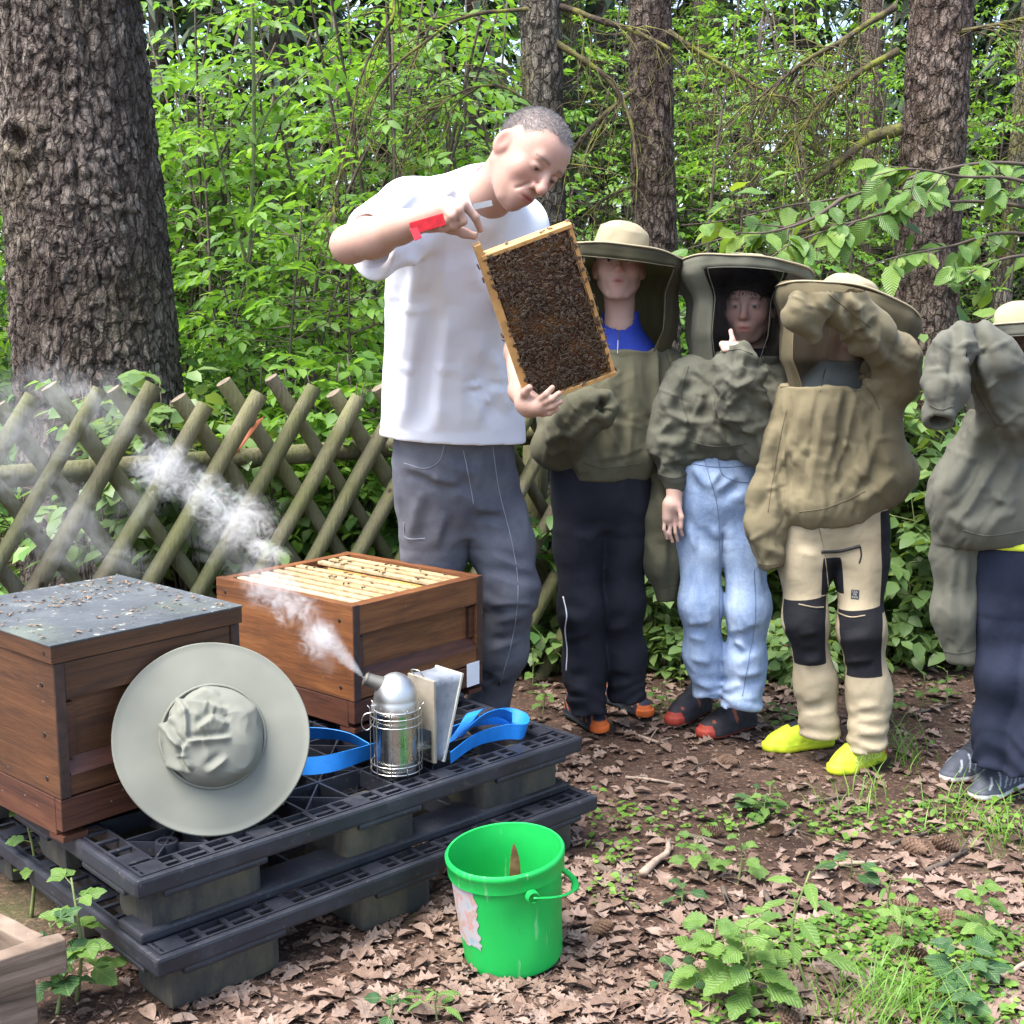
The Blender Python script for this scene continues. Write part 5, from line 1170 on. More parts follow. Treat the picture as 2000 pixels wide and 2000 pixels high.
# bellows: two boards and a grey wedge between them, along E1
NB = np.array([E1[1], -E1[0], 0]); BX = np.array([E1, NB, EZ]); B0 = SB + E1 * (CR + 0.030)
tilt = 0.05
mb = MB(); mb.box(B0 + EZ * 0.117, (0.008, 0.100, 0.205), BX, 0.0015); mb.build("front_board", simple("pale_plywood", (0.27, 0.235, 0.18), 0.6, var=0.2, nscale=18), sm)
mb = MB(); mb.box(B0 - E1 * 0.006 + NB * 0.012 + EZ * 0.058, (0.002, 0.062, 0.075), BX, 0.0005); mb.box(B0 - E1 * 0.020 + EZ * 0.10, (0.026, 0.03, 0.006), BX); mb.box(B0 - E1 * 0.020 + EZ * 0.045, (0.026, 0.03, 0.006), BX); mb.build("shield", M_STEEL, sm)
top_w, bot_w = 0.082, 0.020
def bel(a, b, z): return B0 + E1 * a + NB * b + EZ * z
bm_ = MB(); hw = 0.049
rows = 12; cols = 7; V = []; F = []
for sgn in (1, -1):
    base = len(V)
    for i in range(rows + 1):
        z = 0.018 + 0.20 * i / rows; w = bot_w + (top_w - bot_w) * i / rows
        for j in range(cols + 1): t = j / cols; V.append(bel(0.004 + w * t, sgn * (hw - 0.007 * math.sin(PI * t) - 0.0015 * math.sin(i * 1.3 + j * 2.1)), z))
    for i in range(rows):
        for j in range(cols): q = base + i * (cols + 1) + j; f = (q, q + 1, q + cols + 2, q + cols + 1); F.append(f if sgn > 0 else f[::-1])
a = rows * (cols + 1); b = (rows + 1) * (cols + 1)
F.append(tuple([a + j for j in range(cols + 1)] + [b + a + j for j in range(cols, -1, -1)])); F.append(tuple([j for j in range(cols, -1, -1)] + [b + j for j in range(cols + 1)]))
bm_.add(V, F); bm_.build("bellows_skin", simple("grey_leatherette", (0.17, 0.185, 0.21), 0.55, var=0.2, nscale=30, bump=0.3), sm, smooth=True)
q0, q1 = bel(0.006 + bot_w, 0, 0.012), bel(0.006 + top_w, 0, 0.222); zx = unit(q1 - q0); mb = MB(); mb.box((q0 + q1) / 2, (0.007, 0.102, np.linalg.norm(q1 - q0)), np.array([unit(np.cross(NB, zx)), NB, zx]), 0.0015); mb.build("back_board", simple("worn_board", (0.42, 0.40, 0.33), 0.6, var=0.2), sm)
mb = MB(); mb.tube(spline([bel(-0.006, -0.02, 0.222), bel(-0.016, -0.022, 0.236), bel(-0.012, 0.004, 0.238), bel(-0.002, 0.01, 0.222)], 14), 0.0016, 6); mb.build("hanger", M_WIRE, sm, smooth=True)

# ---- blue strap
M_STRAP = simple("blue_webbing", (0.010, 0.20, 0.62), 0.55, var=0.15, nscale=30, bump=0.35, bscale=260, bdist=0.002)
def ribbon(name, pts, wdirs, width, mat, parent, th=0.0018, n=48):
    P = spline(pts, n); W = spline(wdirs, n); W /= np.linalg.norm(W, axis=1)[:, None]; T = np.gradient(P, axis=0); N = np.cross(T, W); N /= np.linalg.norm(N, axis=1)[:, None] + 1e-9
    V = np.concatenate([np.stack([P - W * width / 2 + N * th / 2, P + W * width / 2 + N * th / 2, P + W * width / 2 - N * th / 2, P - W * width / 2 - N * th / 2], 1).reshape(-1, 3)]); F = []
    for i in range(n - 1):
        for j in range(4): k = (j + 1) % 4; F.append((4 * i + j, 4 * i + k, 4 * i + 4 + k, 4 * i + 4 + j))
    F += [(3, 2, 1, 0), (4 * n - 4, 4 * n - 3, 4 * n - 2, 4 * n - 1)]; me = mesh_np(name, V, F); sharp(me, 40); return link(name, me, mat, parent)
sr = empty("lashing_strap", pz(800, 1480, ZP), "bright blue lashing strap lying in loops around the smoker", "strap"); Z0 = ZP + 0.026
ribbon("strap_band", [pz(722, 1462, Z0), pz(680, 1440, Z0 + .01), pz(620, 1432, Z0 + .012), pz(560, 1440, Z0), pz(540, 1470, Z0), pz(575, 1494, Z0), pz(640, 1492, Z0), pz(722, 1468, Z0), pz(800, 1440, Z0)], [(0, -.55, .8), (0, -.6, .8), (0, -.5, .85), (0, -.2, 1), (.2, 0, 1), (0, .1, 1), (0, .3, 1), (0, -.3, 1), (0, 0, 1)], 0.042, M_STRAP, sr)
Z1 = ZP + 0.03
ribbon("strap_band", [pz(880, 1480, Z1), pz(930, 1445, Z1), pz(985, 1430, Z1), pz(1024, 1428, Z1 - .004), pz(1026, 1410, Z1), pz(995, 1398, Z1 + .01), pz(950, 1405, Z1 + .02), pz(900, 1420, Z1 + .01), pz(850, 1440, Z1)], [(0, -.5, .8), (0, -.4, .9), (0, -.2, 1), (.3, 0, 1), (.2, .3, 1), (0, .5, .9), (0, -.5, .8), (0, -.7, .7), (0, -.6, .8)], 0.042, M_STRAP, sr)
ribbon("strap_band", [pz(900, 1440, Z1 + .01), pz(920, 1418, Z1 + .04), pz(945, 1400, Z1 + .05), pz(975, 1392, Z1 + .035), pz(1000, 1402, Z1 + .01)], [(0, -.8, .4), (.1, -.8, .5), (.2, -.7, .6), (.2, -.7, .7), (0, -.5, .8)], 0.045, M_STRAP, sr)
ribbon("strap_band", [pz(880, 1450, Z1 - .01), pz(905, 1420, Z1 + .03), pz(925, 1392, Z1 + .045), pz(938, 1388, Z1 + .02)], [(.6, -.5, .5), (.7, -.5, .4), (.8, -.4, .3), (.8, -.3, .5)], 0.042, M_STRAP, sr)
# orange strap tied in the fence
og = empty("ratchet_strap", py(500, 880, 4.25) * [1, 1, 0] + [0, 0, .9], "faded orange strap tied through the lattice fence", "strap"); M_ORG = simple("faded_orange_webbing", (0.62, 0.19, 0.08), 0.7, var=0.2)
ribbon("strap_band", [py(508, 818, 4.22), py(485, 850, 4.2), py(462, 880, 4.18), py(440, 905, 4.2)], [(1, 0, .6), (1, 0, .6), (1, 0, .6), (1, 0, .5)], 0.035, M_ORG, og)
ribbon("strap_band", [py(250, 890, 4.3), py(330, 897, 4.32), py(400, 902, 4.3), py(445, 905, 4.2)], [(0, 0, 1)] * 4, 0.012, M_ORG, og)
ribbon("strap_band", [py(425, 915, 4.3), py(428, 950, 4.3), py(438, 975, 4.3)], [(1, 0, 0)] * 3, 0.010, M_ORG, og)

# ---- green bucket
BB = pz(1003, 1866, 0); BB[2] = gz(BB[0], BB[1]) + 0.004
def green_plastic():
    n = NT("green_bucket_plastic"); co = n.coord("Object"); st = n.coord("Object", (1, 1, 0.16))
    c = n.ramp(n.noise(co, 5, 4), [(0.3, (0.012, 0.40, 0.075)), (0.7, (0.020, 0.52, 0.10))])
    sc = n.ramp(n.noise(st, 42, 4, 0.6), [(0.63, (0, 0, 0)), (0.70, (1, 1, 1))]); c = n.mix(n.math('MULTIPLY', sc, 0.5), c, (0.30, 0.62, 0.34))
    dt = n.ramp(n.noise(co, 16, 6, 0.75), [(0.62, (0, 0, 0)), (0.74, (1, 1, 1))]); c = n.mix(n.math('MULTIPLY', dt, 0.5), c, (0.06, 0.14, 0.05))
    n.set(c, 0.38, normal=n.bump(n.noise(co, 9, 3), 0.10, 0.02), spec=0.45); tr = n.n("ShaderNodeBsdfTranslucent"); n.l(c, tr.inputs[0]); mx = n.n("ShaderNodeMixShader"); mx.inputs[0].default_value = 0.28
    n.l(n.bsdf.outputs[0], mx.inputs[1]); n.l(tr.outputs[0], mx.inputs[2]); n.l(mx.outputs[0], n.out.inputs[0]); return n.m
M_BUCK = green_plastic(); bk = empty("bucket", BB, "dented bright green plastic bucket with torn label standing before the pallet", "bucket")
HB_, RB, RT = 0.246, 0.107, 0.122; TB = Matrix.Rotation(R(-4.5), 4, 'Y') @ Matrix.Rotation(R(3), 4, 'X')
def btf(V): return BB + np.asarray(V) @ np.array(TB.to_3x3()).T + [0, 0, 0.006]
rr = lambda z: RB + (RT - RB) * z / HB_
prof = [(0, 0.008), (RB - .006, 0.008), (RB - .001, 0.0), (RB, 0.004)] + [(rr(z), z) for z in np.linspace(0.012, HB_ - 0.043, 14)] + [(rr(HB_) + .004, HB_ - 0.042), (rr(HB_) + .0045, HB_ - 0.016), (rr(HB_) + .007, HB_ - 0.013), (rr(HB_) + .0075, HB_ - 0.004), (rr(HB_) + .004, HB_), (rr(HB_), HB_ - .001), (rr(HB_) - .002, HB_ - 0.02)] + [(rr(z) - .0025, z) for z in np.linspace(HB_ - 0.04, 0.014, 10)] + [(0, 0.012)]
V, F = lathe(prof, 72); a = np.arctan2(V[:, 1], V[:, 0]); dn = 0.006 * np.exp(-((a + 1.25) / 0.35) ** 2) * np.exp(-((V[:, 2] - 0.14) / 0.06) ** 2); V[:, 0] *= 1 - dn / 0.11 * 1.0; V[:, 1] *= 1 - dn / 0.11
mb = MB(); mb.add(btf(V), F); mb.build("shell", M_BUCK, bk, angle=45)
V, F = lathe([(0.0145, -0.002), (0.0145, 0.008), (0.011, 0.010), (0.011, 0.002)], 24, close=True)
def ear(az):
    q = np.array([math.cos(az), math.sin(az), 0]); t = np.array([-q[1], q[0], 0]); mb = MB(); mb.add(btf(np.array(q) * (RT + .006) + [0, 0, HB_ - 0.052] + V @ np.array([t, EZ, q])), F); mb.build("handle_boss", M_BUCK, bk, angle=40); return q * (RT + 0.014) + np.array([0, 0, HB_ - 0.052])
az = R(-66); p0 = ear(az); p1 = ear(az + PI)
mid = np.array([math.cos(az + PI / 2), math.sin(az + PI / 2), 0]); hp = []
for t in np.linspace(0, PI, 30): hp.append(p0 * math.cos(t / 2) ** 2 + p1 * math.sin(t / 2) ** 2 + mid * math.sin(t) * 0.148 - EZ * math.sin(t) * 0.052)
Vt, Ft = tube(btf(hp), [0.0042 + 0.0045 * (abs(i - 14.5) < 6) for i in range(30)], 8, True, 0.6); mb = MB(); mb.add(Vt, Ft); mb.build("handle", M_BUCK, bk, smooth=True)
def label_mat():
    n = NT("faded_torn_label"); co = n.coord("Object"); v = n.n("ShaderNodeTexVoronoi"); v.inputs["Scale"].default_value = 26; n.l(co, v.inputs["Vector"])
    c = n.ramp(n.noise(co, 30, 3), [(0.28, (0.16, 0.30, 0.38)), (0.38, (0.32, 0.32, 0.33)), (0.52, (0.36, 0.33, 0.33)), (0.60, (0.42, 0.17, 0.15)), (0.67, (0.26, 0.34, 0.22)), (0.76, (0.10, 0.10, 0.12))])
    return n.set(n.mix(0.25, c, (0.36, 0.33, 0.33)), 0.7, normal=n.bump(n.noise(co, 60, 4), 0.3, 0.003))
Vl = []; Fl = []; na_, nz_ = 14, 20; g = np.random.default_rng(2); zlo, zhi = 0.062, 0.198; a0, a1 = R(186), R(236); ej = g.uniform(-1, 1, nz_ + 1); et = g.uniform(-1, 1, na_ + 1)
for i in range(nz_ + 1):
    for j in range(na_ + 1):
        s = j / na_; t = i / nz_; aa = a0 + (a1 - a0) * s + (0.05 * ej[i] * (j == na_)) - 0.06 * t * 0 ; z = zlo + (zhi - zlo) * t + (0.005 * et[j] if i in (0, nz_) else 0) + 0.004 * math.sin(s * 3)
        Vl.append(((rr(z) + 0.0012) * math.cos(aa), (rr(z) + 0.0012) * math.sin(aa), z))
for i in range(nz_):
    for j in range(na_): q = i * (na_ + 1) + j; Fl.append((q, q + 1, q + na_ + 2, q + na_ + 1))
link("torn_label", mesh_np("torn_label", btf(Vl), Fl), label_mat(), bk)
# wooden stick standing in the bucket
sk = btf([[0.012, -0.03, 0.014]])[0]; tp = py(1003, 1625, (BB[1] + 0.0)) ; tp = np.array([tp[0], BB[1] - 0.055, tp[2] - 0.002]); d_ = unit(tp - sk); L_ = np.linalg.norm(tp - sk); sx = unit(np.cross(d_, (0, 1, 0))); sy = np.cross(d_, sx); Vs = []; Fs = []
for t, w in ((0, .009), (0.4, .011), (0.72, .0125), (0.86, .011), (0.95, .006), (1.0, .001)):
    for dx, dy in ((-1, -.3), (1, -.3), (1, .3), (-1, .3)): Vs.append(sk + d_ * L_ * t + sx * w * dx * (1 if dx < 0 or t < .8 else .75) + sy * w * dy * 1.0)
for i in range(5):
    for j in range(4): k = (j + 1) % 4; Fs.append((4 * i + j, 4 * i + k, 4 * i + 4 + k, 4 * i + 4 + j))
Fs += [(3, 2, 1, 0), (20, 21, 22, 23)]; mb = MB(); mb.add(Vs, Fs); tag(mb.build("wooden_paddle", simple("sticky_brown_wood", (0.16, 0.085, 0.04), 0.4, var=0.5, nscale=40)), "pointed brown wooden stick standing in the green bucket", "stick")

# ---- timber bench corner, bottom left
M_TIMB = wood("weathered_timber", (0.085, 0.060, 0.042), (0.19, 0.138, 0.098), (0.29, 0.22, 0.165), rough=0.8, dirt=0.55)
K = py(112, 1832, 2.12); tb_ = empty("timber_bench", (K[0], K[1], 0), "corner of a rough weathered timber bench beside the pallets", "bench"); zt = K[2]
d1 = unit([-0.80, 0.60, 0]); d2 = unit([-0.78, -0.62, 0])
def beam(p, q, w, h, name):
    x = unit(q - p); y = np.cross(EZ, x); L = np.linalg.norm(q - p); n = 14; V = []; F = []; g = np.random.default_rng(int(abs(p[0]) * 999) + len(name))
    for i in range(n):
        c = p + x * L * i / (n - 1)
        for sy_, sz_ in ((-1, -1), (1, -1), (1, 1), (-1, 1)): V.append(c + y * sy_ * w / 2 * (1 + .06 * g.normal()) + EZ * sz_ * h / 2 * (1 + .05 * g.normal()))
    for i in range(n - 1):
        for j in range(4): k = (j + 1) % 4; F.append((4 * i + j, 4 * i + k, 4 * i + 4 + k, 4 * i + 4 + j))
    F += [(3, 2, 1, 0), tuple(4 * n - 4 + j for j in range(4))]; mb = MB(); mb.add(V, F); o = mb.build(name, M_TIMB, tb_); md = o.modifiers.new("bevel", 'BEVEL'); md.width = 0.003; md.segments = 2; return o
beam(K + d2 * -0.01 - EZ * 0.03, K + d2 * 0.6 - EZ * 0.03, 0.035, 0.062, "rail"); beam(K + d1 * 0.03 + d2 * 0.02 - EZ * 0.032, K + d1 * 0.6 + d2 * .02 - EZ * 0.032, 0.035, 0.055, "rail")
mb = MB(); lg = K + d2 * 0.065 + d1 * 0.03; ax_ = np.array([d2, np.cross(EZ, d2), EZ]); mb.box([lg[0], lg[1], (zt - 0.064) / 2 - 0.01], (0.065, 0.05, zt - 0.066 + .02), ax_, 0.003); mb.build("leg", M_TIMB, tb_)

# ================================================================== PEOPLE
def skin(name, base, red):
    n = NT(name); at_ = n.n("ShaderNodeVertexColor"); at_.layer_name = "tone"; co = n.coord("Object")
    c = n.mix(0.5, at_.outputs[0], n.ramp(n.noise(co, 28, 4), [(0.3, (0.86, 0.80, 0.78)), (0.7, (1.08, 1.04, 1.02))]), 'MULTIPLY')
    return n.set(c, 0.5, normal=n.bump(n.noise(co, 170, 4), 0.12, 0.002), spec=0.35, **{"Subsurface Weight": 0.12, "Subsurface Radius": (0.012, 0.004, 0.002), "Subsurface Scale": 0.6})
M_SKIN = skin("fair_skin", None, None)
M_EYE = simple("eye_white", (0.42, 0.40, 0.385), 0.25, var=0.05, bump=0); M_IRIS = simple("iris", (0.045, 0.040, 0.032), 0.15, var=0.3, bump=0)
def hair_mat(name, a, b):
    n = NT(name); co = n.coord("Object"); f = n.noise(co, 260, 4, 0.7); return n.set(n.ramp(f, [(0.3, a), (0.7, b)]), 0.6, normal=n.bump(f, 0.8, 0.006), spec=0.3)
M_HAIR_GREY = hair_mat("cropped_grey_hair", (0.085, 0.083, 0.085), (0.34, 0.335, 0.335)); M_HAIR_DK = hair_mat("dark_brown_hair", (0.010, 0.008, 0.007), (0.045, 0.032, 0.024)); M_HAIR_BR = hair_mat("brown_hair", (0.035, 0.022, 0.014), (0.11, 0.07, 0.042))

class Head:
    def __init__(s, C, F, U, scale, child=False):
        s.C = np.asarray(C, float); s.F = unit(F); U = np.asarray(U, float); s.U = unit(U - s.F * (U @ s.F)); s.L = np.cross(s.U, s.F); s.A = np.array([s.F, s.L, s.U]); s.k = scale; s.child = child
    def w(s, f, l, u): return s.C + s.k * (s.F * f + s.L * l + s.U * u)
    def loc(s, P): return (np.asarray(P) - s.C) @ s.A.T / s.k
    def field(s, fd):
        k = s.k; B = lambda c, r, kk=0.0, op='add': fd.ball(s.w(*c), np.array(r) * k if not np.isscalar(r) else r * k, kk * k, op, s.A)
        C = lambda a, b, ra, rb, kk=0.0, op='add': fd.cone(s.w(*a), s.w(*b), ra * k, rb * k, kk * k, op)
        ch = s.child
        B((-0.012, 0, 0.042), (0.098, 0.077, 0.085)); B((0.020, 0, 0.045), (0.070, 0.066, 0.066), 0.03)
        B((0.026, 0, -0.030), (0.062, 0.059 if not ch else 0.060, 0.078 if not ch else 0.070), 0.04)
        for q in (1, -1):
            C((-0.010, 0.052 * q, -0.045), (0.048, 0.024 * q, -0.094), 0.018, 0.015, 0.03); B((0.054, 0.042 * q, -0.016), 0.022 if not ch else 0.024, 0.025)
        B((0.064, 0, -0.097), 0.0175 if not ch else 0.0155, 0.022); C((0.076, -0.036, 0.034), (0.076, 0.036, 0.034), 0.012 if not ch else 0.009, 0.012 if not ch else 0.009, 0.018)
        B((0.074, 0, -0.058), (0.024, 0.032, 0.030), 0.02)
        for q in (1, -1): B((0.100, 0.032 * q, 0.014), (0.018, 0.019, 0.012), 0.014, 'sub')
        C((0.086, 0, 0.026), (0.112 if not ch else 0.100, 0, -0.018), 0.0090, 0.0120, 0.010); B((0.114 if not ch else 0.102, 0, -0.022), 0.0130 if not ch else 0.0115, 0.008)
        for q in (1, -1):
            B((0.096 if not ch else 0.092, 0.0125 * q, -0.026), 0.0085, 0.006); B((0.101, 0.0065 * q, -0.0345), (0.006, 0.0035, 0.003), 0.002, 'sub')
            B((0.0785, 0.032 * q, 0.0130), (0.0145, 0.0170, 0.0130), 0.004)                  # lids over the eyeballs
            B((0.0955, 0.032 * q, 0.0115 if ch else 0.0085), (0.0085, 0.0128, 0.0036 if ch else 0.0021), 0.0015, 'sub')
        B((0.0905, 0, -0.0535), (0.0095, 0.021, 0.0055), 0.006); B((0.0890, 0, -0.0665), (0.0105, 0.0185, 0.0065), 0.006); B((0.1035, 0, -0.0600), (0.007, 0.020, 0.0009), 0.004, 'sub')
        if not ch:
            for q in (1, -1): C((0.089, 0.021 * q, -0.028), (0.078, 0.033 * q, -0.058), 0.0022, 0.0018, 0.007, 'sub'); C((0.0925, 0.006 * q, 0.030), (0.089, 0.007 * q, 0.046), 0.0022, 0.0015, 0.006, 'sub'); C((0.086, 0.010 * q, 0.0285), (0.080, 0.040 * q, 0.034), 0.0065, 0.006, 0.010)
        for q in (1, -1):
            ax = np.array([unit(s.F * 0.9 - s.L * q * 0.45), unit(s.L * q * 0.9 + s.F * 0.45), s.U])
            fd.ball(s.w(-0.016, 0.081 * q, 0.002), np.array((0.021, 0.0085, 0.033)) * k, 0.010 * k, 'add', ax); fd.ball(s.w(-0.008, 0.0895 * q, 0.004), np.array((0.0125, 0.0065, 0.023)) * k, 0.004 * k, 'sub', ax)
    def tone(s, P, col, red, stubble=0.0):
        q = s.loc(P); f, l, u = q.T; c = np.tile(np.array(col, np.float32), (len(P), 1)); near = (np.linalg.norm(q, axis=1) < 0.17)[:, None]
        def blend(w, t): nonlocal c; w = np.clip(w, 0, 1)[:, None]; c = c * (1 - w * near) + np.array(t) * w * near
        g = lambda c0, r: np.exp(-(((f - c0[0]) / r[0]) ** 2 + ((np.abs(l) - c0[1]) / r[1]) ** 2 + ((u - c0[2]) / r[2]) ** 2))
        blend(0.40 * g((0.06, 0.045, -0.016), (0.05, 0.028, 0.024)), red); blend(0.22 * (0.5 + 0.5 * vnoise(q * 28, 5)), [x * 0.86 for x in red]); blend(0.8 * g((0.108, 0, -0.022), (0.02, 0.018, 0.016)), red); blend(0.8 * g((-0.015, 0.088, 0.0), (0.03, 0.012, 0.04)), red)
        blend(1.2 * g((0.097, 0.0, -0.0600), (0.014, 0.021, 0.0105)), [x * y for x, y in zip(red, (0.72, 0.50, 0.52))]); blend(1.1 * g((0.100, 0, -0.0600), (0.018, 0.019, 0.0022)), (0.16, 0.05, 0.045))
        if stubble: blend(stubble * g((0.06, 0.0, -0.085), (0.05, 0.06, 0.04)), [x * 0.62 for x in col])
        # brows and lash lines
        bw = np.exp(-((u - 0.0375 + 0.9 * (np.abs(l) - 0.032) ** 2 * 8) / 0.0042) ** 2) * (np.abs(np.abs(l) - 0.034) < 0.020) * (f > 0.05); blend(0.65 * bw, (0.10, 0.065, 0.045))
        blend(0.75 * g((0.092, 0.032, 0.0153 if s.child else 0.0108), (0.02, 0.0135, 0.0020)), (0.09, 0.05, 0.04)); blend(0.35 * g((0.088, 0.031, 0.001), (0.02, 0.015, 0.006)), [x * 0.72 for x in col]); return c
    def eyes(s, parent, look=(0, 0), child=True):
        for q in (1, -1):
            c = s.w(0.0795, 0.032 * q, 0.0120); bm = bmesh.new(); bmesh.ops.create_uvsphere(bm, u_segments=20, v_segments=14, radius=0.0118 * s.k)
            me = bpy.data.meshes.new("eye"); bm.to_mesh(me); bm.free(); me.transform(Matrix.Translation(c)); me.polygons.foreach_set("use_smooth", np.ones(len(me.polygons), bool)); e = link("eye", me, M_EYE, parent)
            d = unit(s.F + s.L * look[0] + s.U * look[1]); V, F = lathe([(0.0002, 0.0009), (0.003, 0.0007), (0.0064, -0.0008)], 18); A = plane_axes(d); mb = MB(); mb.add(c + d * 0.0113 * s.k + V @ A * s.k, F); mb.build("iris", M_IRIS, e, smooth=True)
    def hair(s, parent, mat, h=0.003, inflate=0.006, front=0.074, slope=0.72, base=0.02, rough=0.004, fringe=False, scale=40):
        k = s.k; r = 0.17 * k; fd = Field(s.C - r, s.C + r, h); B = lambda c, rr, kk=0.0: fd.ball(s.w(*c), (np.array(rr) + inflate) * k, kk * k, 'add', s.A)
        B((-0.012, 0, 0.042), (0.098, 0.077, 0.085)); B((0.020, 0, 0.045), (0.070, 0.066, 0.066), 0.03)
        nrm = unit(s.F * slope - s.U); fd.plane(s.w(0, 0, base), nrm, 0.006)
        if fringe:
            for q in np.linspace(-0.062, 0.062, 13): fd.cone(s.w(0.060 - 3.2 * q * q, q, 0.085), s.w(0.084 - 4.0 * q * q, q * 1.05, 0.043 + 0.006 * math.sin(q * 300)), 0.012 * k, 0.004 * k, 0.006)
            for q in (1, -1): fd.cone(s.w(-0.01, 0.076 * q, 0.06), s.w(0.012, 0.078 * q, 0.004), 0.012 * k, 0.005 * k, 0.01)
        fd.warp(lambda p: rough * fbm((p - s.C) * scale, 3, 3)); me = fd.mesh("hair"); return link("hair", me, mat, parent)
def strands(parent, H, body, mat, n, length, keep, seed=1, name="hair"):
    me = body.data; N = len(me.vertices); co = np.empty(N * 3, np.float32); me.vertices.foreach_get("co", co); P = co.reshape(-1, 3); no = np.empty(N * 3, np.float32); me.vertices.foreach_get("normal", no); Nn = no.reshape(-1, 3)
    w = keep(H.loc(P)); g = np.random.default_rng(seed); idx = np.nonzero(w > 0.02)[0]; idx = g.choice(idx, n, p=w[idx] / w[idx].sum()); q = P[idx] + g.normal(0, 0.0018, (n, 3)); d = Nn[idx] * 0.55 + H.F * 0.25 - H.U * 0.15 + g.normal(0, 0.38, (n, 3))
    V, F = stamp((np.array([[0, -0.5, 0], [0, 0.5, 0], [0.6, 0.3, 0.03], [1, 0, 0.0]]), [(0, 1, 2), (0, 2, 3)]), q, d, g.normal(0, 1, (n, 3)), length * g.uniform(0.6, 1.2, n), np.full(n, 0.09)); return link(name, mesh_np(name, V, F), mat, parent)
def cap_region(front=0.080, slope=1.02, soft=0.016):
    def f(q): a = q[:, 2] - (0.034 + slope * q[:, 0] - 0.30 * np.maximum(0, np.abs(q[:, 1]) - 0.055) - 0.020 * np.exp(-(q[:, 1] / 0.024) ** 2) + 0.008 * np.exp(-((np.abs(q[:, 1]) - 0.045) / 0.014) ** 2)); return np.clip(a / soft + 0.5 + 0.5 * vnoise(q * 90, 3), 0, 1) * (np.linalg.norm(q, axis=1) < 0.2) * (q[:, 2] > -0.05) * (np.abs(q[:, 1]) < 0.0775)
    return f
def skeleton(fd, pts, rad, k=0.02): fd.chain(pts, rad, k)
SKIN_A = (0.45, 0.285, 0.220); RED_A = (0.45, 0.20, 0.155); SKIN_C = (0.55, 0.36, 0.29); RED_C = (0.54, 0.25, 0.20)
def folds(P, s, amp, ax=(1, 1, 1), seed=0, sharp_=1.0):
    q = P * np.array(ax) * s; q = q + 0.35 * np.stack([vnoise(q * 0.8 + 5, seed + 9), vnoise(q * 0.8 + 11, seed + 10), vnoise(q * 0.8 + 17, seed + 11)], -1)
    r = np.abs(vnoise(q, seed)); r2 = np.abs(vnoise(q * 2.1 + 4, seed + 1)); return amp * (np.sqrt(r + 0.003) * 1.3 - 0.45 + 0.4 * (np.sqrt(r2 + 0.003) - 0.4))
def obj_field(name, fd, mat, parent, it=1, fold=None):
    me = fd.mesh(name, it)
    if fold is not None: crease(me, fold)
    return link(name, me, mat, parent)
def finger(fd, pts, r0=0.0092, r1=0.0072, k=0.006): n = len(pts); fd.chain(pts, np.linspace(r0, r1, n), k)

